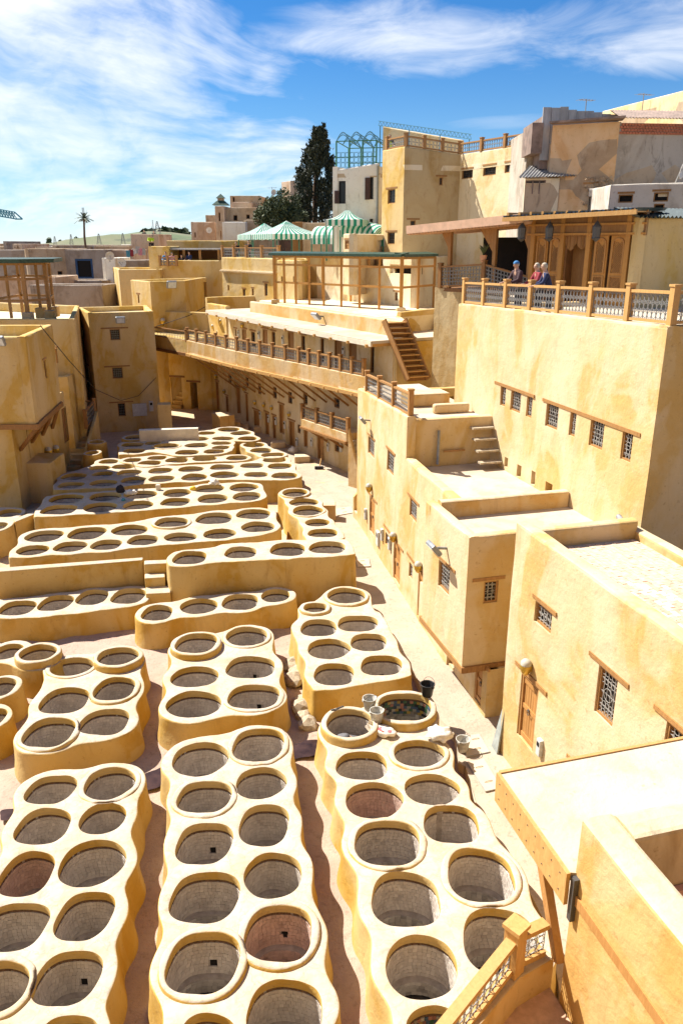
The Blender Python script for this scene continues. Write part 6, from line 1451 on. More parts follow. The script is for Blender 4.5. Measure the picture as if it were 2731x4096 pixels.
    for x0,x1 in ((500,545),(672,735),(850,895)):
        s0=D.sz('T3',x0,600)[0]; s1=D.sz('T3',x1,600)[0]; n=6; br=MB()
        sg=1 if x1!=895 else 1
        br.add([(0,0,1.0),(0,.05,1.0),(s1-s0,0,0),(s1-s0,.05,0),(s1-s0,0,1.0),(s1-s0,.05,1.0)],[(0,2,4),(1,5,3),(0,1,3,2),(2,3,5,4),(4,5,1,0)]); br.build('valance','wood',dn,local=True,loc=part_loc(dn,D.pt(s0,zA+1.55,-.05)),rz=D.rz)
    MB().box(-.4,D.L,-.1,.1,0,.15).build('header','wood',dn,local=True,loc=part_loc(dn,D.pt(0,zA+2.5,0)),rz=D.rz)
    pa=D.pt(-1.0,zA+2.35,1.0); pb=D.pt(D.L-.1,zA+2.72,1.0); vv=D.pt(0,0,-3.6)-D.pt(0,0,1.0); corrugated(pa,pb,0,(vv.x,vv.y,.12),.17,.045).build('roof_sheet','terracotta_pale',dn)
    n=40
    for k in range(1): MB().beam(pa+Vector((0,0,.16)),pb+Vector((0,0,.16)),.05,.34).build('fascia','terracotta_pale',dn)
    side=Wall(P2(D.pt(-.05,0,-3.5)),P2(D.pt(-.05,0,0))); wall_part(dn,side,6,zA,'ochre_mid',.3,8,cap=False,name='base_wall')
    railing('dark lattice railing with plant pot before the open restaurant',[D.pt(.25,zA,.0),D.pt(D.sz('T3',695,750)[0],zA+.15,.0),D.pt(D.L-.15,zf+.05,.0)],.95,.18,mat='wood_brown',lmat='iron_grey',dense=.16,thick=.012)
    s=D.sz('T3',692,700)[0]; q=D.pt(s,zA+1.15,0); pp=thing('potted_plant','small green plant in a terracotta pot on the restaurant railing','plant',q)
    MB().lathe([(.10,0),(.16,.28),(.17,.3),(.14,.3)],10,cap=True).build('pot','terracotta',pp,local=True); lf=MB(); rnd=random.Random(4)
    for i in range(40):
        a=rnd.uniform(0,6.3); l=rnd.uniform(.25,.5); b=Vector((math.cos(a)*l*.6,math.sin(a)*l*.6,.3+l)); m=b*.5+Vector((0,0,.2)); s_=Vector((-math.sin(a),math.cos(a),0))*.04; lf.add([(0,0,.28),m+s_,b,m-s_],[(0,1,2,3)])
    lf.build('leaves','leaf_round',pp,local=True)
    # shaded white wall right of the pavilion
    r0=W.pt(L+.5,0,-.3); h0=along(r0,18,'T3',1355,700); h1=along(r0,18,'T3',1640,700); zz=along(r0,18,'T3',1450,515).z
    hr,_w=bld('house','plain ochre house right of the pavilion with a damp-stained patch','x' and [P2(h0),P2(h1),(h1.x,h1.y+4),(h0.x,h0.y+4)],8,zz,'ochre',cat='house')
    u=_w[0]; corrugated(u.pt(-.3,zz+.02,.35),u.pt(u.L,zz+.02,.35),0,(-.3,2,.35),.17,.045).build('roof_sheet','bluegreen_tile',hr)
simple('pipe_pale',(.27,.29,.27),.7,0,.2)
simple('terracotta_pale',(.66,.43,.29),.8,0,.15,3)
pavilion()
# ------------------------------------------------------------------ striped awnings on the far terrace
def uvmesh(name,V,F_,UV_,mat,parent):
    o=wloc(parent); me=bpy.data.meshes.new(name); me.from_pydata([tuple(Vector(v)-o) for v in V],[],F_); l=me.uv_layers.new(name='UVMap')
    for p in me.polygons:
        for li in p.loop_indices: l.data[li].uv=UV_[me.loops[li].vertex_index]
    me.materials.append(MATS[mat]); x=bpy.data.objects.new(name,me); COL.objects.link(x); x.parent=parent; return x
def hip_awning(label,c,w,dp,z0,z1,rz):
    root=thing('awning',label,'awning',Vector((c[0],c[1],z0-2)),0,'striped awnings'); ca,sa=math.cos(rz),math.sin(rz)
    def T(x,y,z): return Vector((c[0]+x*ca-y*sa,c[1]+x*sa+y*ca,z))
    cs=[(-w/2,-dp/2),(w/2,-dp/2),(w/2,dp/2),(-w/2,dp/2)]; ridge=[(-max(0,w-dp)/2,0),(max(0,w-dp)/2,0)]
    for i in range(4):
        a,b=cs[i],cs[(i+1)%4]; n=10; V=[];F_=[];U=[]
        l=math.hypot(b[0]-a[0],b[1]-a[1])
        ra=ridge[0] if a[0]<0 else ridge[1]; rb=ridge[0] if b[0]<0 else ridge[1]
        for k in range(n+1):
            t=k/n; x,y=a[0]+(b[0]-a[0])*t,a[1]+(b[1]-a[1])*t; rx,ry=ra[0]+(rb[0]-ra[0])*t,ra[1]+(rb[1]-ra[1])*t
            for j in range(5):
                f=j/4; zz=z0+(z1-z0)*f-.14*math.sin(math.pi*f); V.append(T(x+(rx-x)*f,y+(ry-y)*f,zz)); px_=t*l*(1-f)+f*(l/2); U.append((t*l,f))
            V.append(T(x,y,z0-.42+.05*(k%2))); U.append((t*l,-.2))
        for k in range(n):
            for j in range(4): p=k*6+j; F_.append((p,p+6,p+7,p+1))
            F_.append((k*6+5,k*6+11,k*6+6,k*6))
        uvmesh('canopy',V,F_,U,'stripe',root)
    for x,y in cs: MB().tube([T(x*.96,y*.96,z0-2.6),T(x*.96,y*.96,z0-.02)],.05,6).build('pole','awning_pole',root)
    return root
def barrel_awning(label,p,q,dp,z0,h,z1=None):
    root=thing('awning',label,'awning',Vector((p[0],p[1],z0-2)),0,'striped awnings'); p=Vector(p);q=Vector(q); d=(q-p); L=d.length; u=d/L; nn=Vector((-u.y,u.x)); z1=z1 or z0
    n=12;m=14;V=[];U=[];F_=[]
    for i in range(m+1):
        t=i/m; b=p+d*t; zz=z0+(z1-z0)*t
        V.append(Vector((b.x,b.y,zz-.4))); U.append((t*L,-1))
        for j in range(n+1):
            a=math.pi*j/n; o=dp/2*(1-math.cos(a)); V.append(Vector((b.x+nn.x*o,b.y+nn.y*o,zz+h*math.sin(a)))); U.append((t*L,j/n))
    w=n+2
    for i in range(m):
        for j in range(n+1): k=i*w+j; F_.append((k,k+w,k+w+1,k+1))
    for i in (0,m):
        k=len(V); b=p+d*(i/m); zz=z0+(z1-z0)*(i/m); V.append(Vector((b.x+nn.x*dp/2,b.y+nn.y*dp/2,zz))); U.append((0,0))
        for j in range(n):
            V_=i*w+1+j; F_.append((V_,V_+1,k))
    uvmesh('canopy',V,F_,U,'stripe',root)
    for t in (0.03,.5,.97): b=p+d*t; MB().tube([(b.x,b.y,z0-2.6),(b.x,b.y,z0+(z1-z0)*t)],.05,6).build('pole','awning_pole',root)
za=aty('T2',700,870,66)
hip_awning('peaked green and white tent at the middle of the far terrace',P2(aty('T2',700,860,66.5)),4.3,4.3,aty('T2',690,842,66).z,aty('T2',690,757,66.5).z,R(28))
hip_awning('peaked green and white tent at the left end of the far terrace',P2(aty('T2',562,860,70)),3.6,4.2,aty('T2',520,845,69).z,aty('T2',590,772,70).z,R(22))
hip_awning('small raised green and white tent against the white house',P2(aty('T2',1080,760,55.8)),2.5,2.2,aty('T2',1080,752,55.8).z,aty('T2',1075,692,55.8).z,R(-12))
barrel_awning('short curved green and white awning right of the middle tent',P2(aty('T2',850,860,60)),P2(aty('T2',1055,880,58.5)),2.2,aty('T2',900,868,60).z,.85)
barrel_awning('billowing green and white awning sloping down beside the white house',P2(aty('T2',1030,850,57.0)),P2(aty('T2',1240,870,55.0)),2.6,aty('T2',1040,815,57).z,.85,aty('T2',1240,875,55).z)
barrel_awning('low scalloped green and white awning at the foot of the ochre corner house',P2(aty('T2',1245,870,54.5)),P2(aty('T2',1365,880,53.5)),1.2,aty('T2',1245,878,54.5).z,.25)
t0,t1=aty('T2',430,930,64),aty('T2',1380,930,50)
o=MB().prism([P2(t0),P2(t1),(t1.x+3,t1.y+10),(t0.x+6,t0.y+12)],9,11.6).build('terrace_floor','cream'); tag(o,'raised terrace floor carrying the striped awnings','terrace')
k0,k1=aty('T2',1055,860,51.5),aty('T2',1118,860,50.5); k2=aty('T2',1222,860,52.5)
bld('roof_hut','small cream roof hut with timber door in front of the awnings',[P2(k0),P2(k1),P2(k2),(k0.x+2.6,k0.y+3)],10,aty('T2',1118,838,50.5).z,'cream_ochre',[(0,'T2',(1064,880),(1098,935),dict(kind='d',lint=.05))],cat='hut')
r0=aty('T2',630,935,53.5); r1=aty('T2',1300,935,48)
# ------------------------------------------------------------------ trees
def leaf_cloud(rnd,n,fn,size):
    m=MB()
    for i in range(n):
        p,d=fn(rnd); s=size*rnd.uniform(.6,1.4); a=Vector((rnd.gauss(0,1),rnd.gauss(0,1),rnd.gauss(0,1))).normalized(); b=a.cross(d if d.length>.01 else Vector((0,0,1))).normalized(); c=(d*.8+a*.6).normalized()
        m.add([p-b*s*.5,p+c*s*1.1-b*s*.2,p+c*s*1.5,p+c*s*.8+b*s*.5],[(0,1,2,3)])
    return m
def cypress():
    b=aty('T2',868,790,84); top=aty('T2',908,170,84); H_=top.z-b.z; sc=H_/20; root=thing('cypress_tree','tall dark cypress standing between the round tree and the white house','tree',b)
    lean=(top.x-b.x)
    MB().tube([(0,0,-8),(lean*.3,0,H_*.4),(lean,0,H_*.97)],[.4,.25,.05],7).build('trunk','bark',root,local=True)
    rnd=random.Random(21); tuft=[]
    for i in range(230):
        t=rnd.random()**.85; w=(.30+1.0*math.sin(math.pi*min(1,t*.62+.30)))*(1-t*.80)**.65*H_*.25; a=rnd.uniform(0,6.3); r=w*math.sqrt(rnd.uniform(.25,1)); tuft.append((Vector((lean*t+r*math.cos(a),r*math.sin(a),H_*t*.985)),.22+.30*(1-t),rnd.uniform(.5,1.1)*(1.1-t*.5)))
    def fn(r):
        c,w,h=r.choice(tuft); q=Vector((r.gauss(0,.42)*w,r.gauss(0,.42)*w,r.uniform(-.5,.6)*h)); return c+q,Vector((q.x*.5,q.y*.5,1)).normalized()
    leaf_cloud(rnd,24000,fn,.18).build('crown','leaf_cypress',root,local=True)
cypress()
def round_tree(label,r,x,y,Y,w,h,n,seed,mat='leaf_round'):
    b=aty(r,x,y,Y); root=thing('round_tree',label,'tree',b); rnd=random.Random(seed)
    br=MB(); br.tube([(0,0,-6),(0,0,h*.3),(.2,0,h*.5)],[.35,.28,.15],7); cl=[]
    for i in range(40):
        a=rnd.uniform(0,6.3); u=rnd.random(); q=Vector((math.cos(a)*w*.5*math.sqrt(u)*.85,math.sin(a)*w*.4*math.sqrt(u)*.85,h*(.05+.75*rnd.random()*(1-.5*u)))); cl.append((q,rnd.uniform(.14,.24)*w*.62)); 
        if i<9: br.tube([(0,0,h*.25),tuple(q*.6+Vector((0,0,h*.1))),tuple(q)],[.13,.08,.03],5)
    br.build('trunk','bark',root,local=True)
    def fn(r):
        c,s=r.choice(cl); d=Vector((r.gauss(0,1),r.gauss(0,1),r.gauss(0,1))).normalized(); return c+d*s*r.uniform(.45,1.08),d
    leaf_cloud(rnd,n,fn,.15).build('crown',mat,root,local=True)
round_tree('broad rounded green tree left of the cypress','T2',668,790,80,5.4,3.6,13000,31)
def palm():
    b=aty('T1',548,470,120); t=aty('T1',528,270,120); h=t.z-b.z; root=thing('palm_mast','lone slim palm with sparse crown rising over the far left roofs','palm',b)
    MB().tube([(0,0,-8),(-.2,0,h*.4),(t.x-b.x,0,h)],[.2,.16,.13],8).build('trunk','bark',root,local=True); c=Vector((t.x-b.x,0,h)); f=MB(); rnd=random.Random(8)
    for i in range(40):
        a=rnd.uniform(0,6.3); up=rnd.uniform(-.25,1.25); L=rnd.uniform(.8,1.5); d=Vector((math.cos(a),math.sin(a),0)); pts=[c+d*L*t_*math.cos(up)+Vector((0,0,L*t_*math.sin(up)-.35*t_*t_*L*math.cos(up))) for t_ in (0,.35,.7,1)]
        s=d.cross(Vector((0,0,1)))
        for k in range(3):
            p,q=pts[k],pts[k+1]
            for m_ in range(4):
                o=p+(q-p)*(m_/4); 
                for sg in (-1,1): f.add([o,o+(q-p)*.28,o+(q-p)*.5+s*sg*.2-Vector((0,0,.06))],[(0,1,2)])
    f.build('crown','leaf_palm',root,local=True)
    m=MB(); [m.tube([(c.x+x*.35,0,h),(c.x+x*.35,0,h+1.4)],.035,5) for x in (-.35,0,.35)]; m.build('antennas','iron_grey',root,local=True)
palm()
# ------------------------------------------------------------------ old houses on the rise, left of the trees
def hb(name,label,r,x0,x1,ytop,Y,z0,mat,wins=(),dep=7,skew=0,side=None,**k):
    a=aty(r,x0,ytop,Y); b=aty(r,x1,ytop,Y+skew); cs=[P2(a),P2(b),(b.x+.5,b.y+dep),(a.x+.5,a.y+dep)]
    return bld(name,label,cs,z0,(a.z+b.z)/2,mat,wins,cat='house',**k)
N0=dict(style=None,lint=None,pane='void',frame='wood_dark')
hb('house','plain tan house with a slit window at the left of the old house cluster','T2',100,250,765,96,6,'tan_pink',[(0,'T2',(122,830),(133,862),N0)])
hb('house','small set-back tan house behind the slit-window house','T2',192,250,722,104,6,'tan')
hb('house','old tower house with pale lit edge and green pyramid lantern','T2',250,308,665,92,6,'tan_pink',[(0,'T2',(273,705),(287,760),N0),(0,'T2',(284,820),(293,875),N0)])
hb('house','tan house with two dark windows under a flat roof, right of the lantern','T2',306,548,675,93,6,'tan',[(0,'T2',(366,722),(393,757),N0),(0,'T2',(447,718),(470,745),N0)])
hb('house','upper tan storey with a corner loggia at the top of the old cluster','T2',345,535,600,99,6,'tan',[(0,'T2',(362,608),(376,640),N0)])
hb('house','upper pale tan wall below the corner loggia','T2',355,475,640,97,6,'tan_pink')
hb('house','pale broken-edged lower wall of the old cluster','T2',296,440,765,90,6,'whitewash',[],4)
hb('house','brown lower wall with a round worn patch right of the pale broken wall','T2',432,640,752,91,6,'tan',[],4)
hb('house','pinkish square tower house left of the cypress crown','T2',668,740,510,100,6,'tan_pink',skew=-2)
hb('house','shaded flank house touching the cypress','T2',738,800,515,99,6,'tan',skew=2)
hb('house','low ochre retaining wall at the foot of the rounded tree','T2',735,800,765,74,8,'wood_ochre',[],3)
hb('house','ivy-topped low brown wall beside the small raised awning','T2',800,960,770,73,8,'tan',[],3)
def lantern_roof():
    c=aty('T2',290,660,93.5); o=thing('roof_lantern','green tiled pyramid lantern on the old tower house','lantern',c)
    MB().add([(-.9,-.9,0),(.9,-.9,0),(.9,.9,0),(-.9,.9,0),(-.4,-.4,.45),(.4,-.4,.45),(.4,.4,.45),(-.4,.4,.45)],[(0,1,5,4),(1,2,6,5),(2,3,7,6),(3,0,4,7)]).build('skirt','green_tile',o,local=True)
    MB().box(-.33,.33,-.33,.33,.42,.72).build('drum','tan',o,local=True); MB().add([(-.5,-.5,.72),(.5,-.5,.72),(.5,.5,.72),(-.5,.5,.72),(0,0,1.2)],[(0,1,4),(1,2,4),(2,3,4),(3,0,4),(3,2,1,0)]).build('cap','green_tile',o,local=True)
lantern_roof()
# ------------------------------------------------------------------ grey-brown town at the left
hb('house','long grey-brown wall below the blue-tarped opening in the left background','T1',330,640,662,78,0,'grey_wall',[],4)
hb('house','grey-brown house with dark square window left of the blue tarp','T1',160,405,462,88,0,'tan',[(0,'T1',(362,603),(398,645),N0),(0,'T1',(428,595),(436,650),N0)],6,skew=3)
hb('house','shaded grey house with big blue-tarped opening','T1',405,665,468,91,0,'grey_wall',[(0,'T1',(470,525),(592,652),dict(style=None,lint=None,pane='void',frame='tarp_blue',fw=.22)),(0,'T1',(440,590),(447,640),N0)],6)
hb('house','low brown roof edge house at the far left edge','T1',-40,170,470,100,0,'grey_wall',[],6)
hb('house','plain brown wall behind the left pergola','T1',-60,345,640,74,0,'tan_pink',[],5)
hb('house','white crumbling wall house with satellite dishes left of the stepped ochre houses','T1',640,720,520,80,0,'whitewash',[(0,'T1',(655,640),(668,660),N0),(0,'T1',(655,725),(668,760),N0)],4)
hb('house','long broken-topped grey house behind the satellite dishes','T1',690,930,535,82,0,'grey_wall',[],5)
hb('house','pinkish roof wall behind the laundry','T1',660,830,470,93,0,'tan_pink',[],5)
hb('house','tan block with scaffold and hi-viz workers on the left skyline','T1',820,992,370,105,0,'tan_pink',[],6)
hb('house','brown wing joining the scaffold block to the terrace canopy','T1',590,830,445,108,0,'tan',[],5)
hb('house','scaffolded low grey wall between left pergola and tower','T1',190,640,690,70,0,'grey_wall',[],3)
rnd=random.Random(77)
COLS=['tan','grey_wall','tan_pink','grey_wall','tan','whitewash']
XS=[(-20,40,430),(30,85,415),(80,140,432),(140,230,440),(225,300,452),(290,350,447),(340,420,440),(430,520,445),(520,600,438),(600,690,446),(690,760,440),(760,825,436),(1000,1100,415),(1090,1200,408)]
MORE=random.Random(5)
XM=sorted(MORE.uniform(-30,600) for i in range(20))
for i,x0 in enumerate(XM):
    w=MORE.uniform(60,130); yt=MORE.uniform(438,505) if x0<420 else MORE.uniform(440,470); Y=115+ (505-yt)*1.1+(i*7%20)*.9
    hb('house','dim flat-roofed town house packed among the left background roofs, %s from the left'%ORD[i],'T1',x0,x0+w,yt,Y,-5,MORE.choice(['tan','grey_wall','grey_wall','tan_pink','concrete_stained']),[(0,'T1',(x0+w*.3,yt+10),(x0+w*.3+6,yt+19),N0),(0,'T1',(x0+w*.6,yt+11),(x0+w*.6+5,yt+18),N0)],9,skew=MORE.uniform(-3,3))[0]['group']='packed town roofs at the left'
ADJ=['narrow','squat','low','wide','brown','plain','long','pale','flat','dim','small','stained','shaded','boxy']
for i,(x0,x1,yt) in enumerate(XS):
    Y=150+rnd.uniform(-15,60); hb('house','%s distant flat-roofed house on the left skyline, %s from the left edge'%(ADJ[i],ORD[i]),'T1',x0,x1,yt,Y,-5,COLS[i%6],[(0,'T1',(x0+12,yt+16),(x0+20,yt+26),N0),(0,'T1',(x0+30,yt+14),(x0+37,yt+26),N0)],12,skew=rnd.uniform(-4,4))
def dish(label,r,x,y,Y,rad,az):
    p=aty(r,x,y,Y); o=thing('satellite_dish',label,'satellite dish',p,az,'satellite dishes')
    b=MB().lathe([(.02,0),(rad*.5,.06),(rad*.85,.17),(rad,.26),(rad*.98,.27),(rad*.8,.16),(.02,.03)],14); b.v=[(x_,-z_*.8*rad-y_*.25,y_*.95-z_*.3*rad) for x_,y_,z_ in b.v]; b.build('reflector','dish',o,local=True,smooth=True)
    MB().tube([(0,0,0),(0,.2,-rad*1.4)],.04,5).build('mast','iron_grey',o,local=True); MB().tube([(0,-.1,-rad*.7),(0,-.75*rad-.3,0)],.02,4).build('feed_arm','iron_grey',o,local=True)
for i,(r,x,y,Y,rad,az) in enumerate((('T1',690,505,79,.42,.4),('T1',770,545,79,.46,-.3),('T1',838,478,92,.34,.3),('T2',617,578,97,.34,.6),('T1',1312,345,93,.33,.2),('T3',1562,300,37,.42,.9))):
    dish(['large pale dish on the white crumbling wall','large dish facing right behind the crumbling wall','small dish above the laundry','dish on a mast left of the pink tower house','dish on the pale old house wall','dish at the right edge beside the stained wall'][i],r,x,y,Y,rad,az)
# hills
def hill(name,pts,Y,depth_,mat='hill_grass'):
    m=MB(); n=len(pts); P=[aty('T1',x,y,Y) for x,y in pts]; rows=10
    for j in range(rows+1):
        t=j/rows; f=math.cos((t-.35)*math.pi/1.3)
        for i,p in enumerate(P):
            z=max(-5,p.z*max(0,f))+(noise.noise(Vector((p.x*.004,j*.5,1)))*6 if 0<j<rows else 0); m.v.append((p.x*(1+(t-.35)*depth_/Y),Y+(t-.35)*depth_,z if j not in (0,) else -5))
    for j in range(rows):
        for i in range(n-1): k=j*n+i; m.f.append((k,k+1,k+n+1,k+n))
    o=m.build(name,mat,smooth=True); tag(o,kind='structure'); return o
hill('hills',[(-400,470),(-100,462),(150,445),(240,436),(330,428),(420,410),(520,398),(620,385),(700,376),(780,378),(860,368),(930,360),(1000,362),(1080,368),(1180,380),(1400,400),(1900,420),(3000,440)],1500,1500)
hill('far_hills',[(-800,460),(0,440),(230,432),(300,437),(600,440),(900,420),(1200,400),(2000,430)],3200,1500)
# trees and masts on the ridge: a distant wood that reads as one mass
rt=MB(); rnd=random.Random(12)
for i in range(150):
    x=rnd.choice((rnd.uniform(900,1170),rnd.uniform(990,1140),rnd.uniform(300,820))); y=366+ (abs(x-1000)*.03) if x>880 else 445-rnd.random()*40
    p=aty('T1',x,y+rnd.uniform(0,16),1380); s=rnd.uniform(5,12)*(1 if x>880 else .5)
    for k in range(14):
        d=Vector((rnd.gauss(0,1),rnd.gauss(0,1),rnd.gauss(0,1))).normalized(); c=p+d*s*.7; u=Vector((rnd.gauss(0,1),rnd.gauss(0,1),rnd.gauss(0,1))).normalized()*s*.5; v=u.cross(d).normalized()*s*.5; rt.add([c-u,c+v,c+u,c-v],[(0,1,2,3)])
tag(rt.build('ridge_wood','leaf_round'),'dark trees scattered over the distant green ridge','wood',kind='stuff')
def mast(label,x,y0,y1,Y,w):
    a=aty('T1',x,y0,Y); b=aty('T1',x,y1,Y); o=thing('mast',label,'mast',a,0,'distant masts'); h=b.z-a.z; m=MB()
    for sx,sy in ((-1,-1),(1,-1),(1,1),(-1,1)): m.tube([(sx*w,sy*w,-3),(sx*w*.15,sy*w*.15,h)],w*.09,4)
    for i in range(6):
        z=h*i/6; k=w*(1-.85*i/6); k2=w*(1-.85*(i+1)/6); m.tube([(-k,-k,z),(k2,-k2,h*(i+1)/6)],w*.05,4); m.tube([(k,-k,z),(-k2,-k2,h*(i+1)/6)],w*.05,4)
    m.build('lattice','iron_grey',o,local=True)
for i,(x,y0,y1,Y,w) in enumerate(((350,445,385,700,3),(452,440,372,700,3),(625,430,368,700,3.6),(775,425,365,600,3),(963,360,282,900,2.2),(990,358,290,900,5.5))): w*=.55; mast('%s lattice mast on the far left skyline, counted from the left'%ORD[i],x,y0,y1,Y,w)
def crane():
    a=aty('T1',-60,205,140); b=aty('T1',92,232,140); o=thing('crane_jib','blue-green lattice crane jib entering from the left edge','crane',a); m=MB(); d=b-a; n=14; a=a-d*.6; d=b-a; hh=1.1
    tip=Vector((0,0,0))
    for i in range(n):
        p=a+d*(i/n); q=a+d*((i+1)/n); m.tube([p,q],.10,4); m.tube([p+Vector((0,0,-hh)),q+Vector((0,0,-hh))],.10,4); m.tube([p+Vector((0,1.4,-hh)),q+Vector((0,1.4,-hh))],.10,4); m.tube([p,p*.5+q*.5+Vector((0,0,-hh))],.07,4); m.tube([q,p*.5+q*.5+Vector((0,0,-hh))],.07,4); m.tube([p,p*.5+q*.5+Vector((0,1.4,-hh))],.07,4)
    m.build('jib','crane_blue',o); MB().tube([b,b+Vector((1.2,0,-hh))],.12,5).tube([b+Vector((0,0,-hh)),b+Vector((1.2,0,-hh))],.12,5).build('tip','crane_blue',o)
    MB().tube([a+Vector((-1,0,-60)),a+Vector((-1,0,4))],.8,4).build('tower','crane_blue',o)
crane()
def aerial(label,r,x,y0,y1,Y,n=5):
    a=aty(r,x,y0,Y); b=aty(r,x,y1,Y); o=thing('aerial',label,'aerial',a,.5,'rooftop aerials'); h=b.z-a.z; m=MB().tube([(0,0,-.5),(0,0,h)],.025,4); m.tube([(-.5,0,h*.85),(.6,0,h*.95)],.015,4)
    for i in range(n): x_=-.45+i*.22; m.tube([(x_,-.3+.02*i,h*.86+i*.02*h*.4),(x_,.3-.02*i,h*.86+i*.02*h*.4)],.012,4)
    m.build('rods','iron_grey',o,local=True)
aerial('television aerial above the tin shed','T3',1140,40,-5,46); aerial('television aerial near the upper right corner wall','T3',1390,20,-30,52,6); aerial('thin aerial on the roof left of the pink tower house','T2',610,600,545,97); aerial('thin aerial on the old house cluster','T2',365,820,770,92)
# ------------------------------------------------------------------ buckets, sacks, tools
def bucket(label,p,sc,mat,inner,full=True,group='buckets'):
    o=thing('bucket',label,'bucket',p,random.uniform(0,6),group)
    MB().lathe([(.0,0),(.115,0),(.12,.01),(.16,.29),(.17,.295),(.17,.31),(.155,.31),(.15,.29),(.11,.03),(0,.03)],18).build('pail',mat,o,local=True,smooth=True)
    MB().lathe([(.150,.285),(.112,.035),(0,.033)],18).build('inside',inner,o,local=True)
    m=MB(); m.tube([(.17*math.cos(t),-.05-.06*math.sin(t),.30+.13*math.sin(t)) for t in [i*math.pi/10 for i in range(11)]],.006,5); m.build('handle','iron_dark',o,local=True)
    for s in (-1,1): MB().box(s*.17-.015,s*.17+.015,-.03,.03,.255,.30).build('ear',mat,o,local=True)
    o.scale=(sc,sc,sc); return o
zr=NT+.22
bucket('grey plaster-caked bucket on the alley slab in front of the sack',atz('Z',390,1178,ALZ+.02),1.1,'bucket_grey','bucket_in')
bucket('black rubber bucket standing on the far rim of the coloured-tile vat',atz('D',1266,598,zr+.01),1.15,'rubber_black','rubber_black')
bucket('upper grey bucket between the two raised vats, nearer the working man',atz('D',905,685,zr-.02),1.1,'bucket_grey','bucket_in')
bucket('lower grey bucket wedged between the two raised vats',atz('D',950,763,zr-.1),1.1,'bucket_grey','bucket_in')
def blob(name,label,cat,p,dims,mat,seed,folds=.16,group=None,rz=0):
    rnd=random.Random(seed); m=MB(); nu,nv=22,12
    for j in range(nv+1):
        f=math.pi*j/nv
        for i in range(nu):
            t=2*math.pi*i/nu; d=Vector((math.sin(f)*math.cos(t),math.sin(f)*math.sin(t),math.cos(f))); r=1+folds*noise.noise(d*2.2+Vector((seed,0,0)))*2+folds*.6*noise.noise(d*5+Vector((seed,3,0)))
            z=d.z*r; z=max(z,-.55)
            m.v.append((d.x*r*dims[0]/2,d.y*r*dims[1]/2,(z+.55)*dims[2]/1.55))
    for j in range(nv):
        for i in range(nu): k=(i+1)%nu; m.f.append((j*nu+i,j*nu+k,(j+1)*nu+k,(j+1)*nu+i))
    root=thing(name,label,cat,p,rz,group); m.build('body',mat,root,local=True,smooth=True); return root
b_=blob('sack','white paper sack with red print on the rim beside the working man','sack',atz('D',992,835,NT+.02),(.62,.40,.16),'sack',3,.2,rz=-.4)
MB().add([(-.15,-.12,.150),(.05,-.14,.152),(.10,-.02,.155),(-.08,.02,.158)],[(0,1,2,3)]).build('print','sack_red',b_,local=True); MB().add([(.14,-.10,.140),(.22,-.08,.135),(.2,.04,.14),(.13,.02,.145)],[(0,1,2,3)]).build('print','sack_red',b_,local=True)
f_=MB(); 
for i in range(9):
    t=i/8; f_.v+=[(-.30+.05*math.sin(i*2),-.22+t*.40,.10+.03*math.sin(i*3)),(-.42,-.20+t*.36,.19+.05*math.sin(i*2.3))]
f_.f=[(2*i,2*i+2,2*i+3,2*i+1) for i in range(8)]; f_.build('open_end','sack',b_,local=True)
q=atz('D',1345,865,NT+.06); s_=blob('sack','crumpled pale sack slumped over the alley-side rim of the vat block','sack',q+Vector((0,0,.03)),(.62,.50,.24),'sack',5,.24)
blob('cloth','white rag hanging over the rim of the half-shaded block','cloth',atz('A',1345,530,2.12),(.42,.3,.26),'sack',9,.3)
blob('bag','yellow plastic bag on the rim of the half-shaded block','bag',atz('A',1212,565,2.1),(.27,.22,.2),'yellow_plastic',11,.15)
blob('sack','grey-white sack lying on the shaded part of the half-shaded block','sack',atz('A',825,590,2.12),(.55,.32,.2),'sack',13,.28)
blob('sack','dark bundle in front of the largest far block','sack',atz('A',758,580,2.1),(.4,.32,.36),'cloth_dark',15,.2)
blob('sack','small bundle lying at the foot of the arcade doors','sack',atz('B',740,330,YARD),(.55,.4,.35),'sack',17,.25)
o=rbox(None,[(-.11,-.09),(.11,-.09),(.11,.09),(-.11,.09)],0,.28,'wallpale','block',.05); o.location=atz('A',995,565,2.1); tag(o,'small pale stone block standing on the half-shaded vat block','block')
bt=blob('jug','little teal plastic jug on the half-shaded vat block','jug',atz('A',775,632,2.1),(.18,.14,.13),'crane_blue',19,.1)
br=thing('broom','long-handled broom leaning on the arcade wall','broom',atz('B',905,430,ALZ)); w=GW.sz('B',935,290); MB().tube([atz('B',905,428,ALZ+.05),GW.pt(w[0],w[1],.06)],.03,6).build('handle','wood_pale',br); p=atz('B',903,430,ALZ+.03); MB().prism([(p.x-.25,p.y-.08),(p.x+.25,p.y-.08),(p.x+.25,p.y+.1),(p.x-.25,p.y+.1)],ALZ,ALZ+.16).build('head','cloth_dark',br,bevel=.02)
def tool():
    a=atz('D',678,690,zr+.02); b=atz('D',742,665,zr+.02); o=thing('hand_tool','short dark metal tool lying on the rim behind the working man','tool',a); MB().beam(a,b,.025,.02).build('shaft','iron_dark',o); MB().beam(a-Vector((.06,0,0)),a+Vector((.08,.02,0)),.05,.02).build('blade','iron_dark',o)
tool()
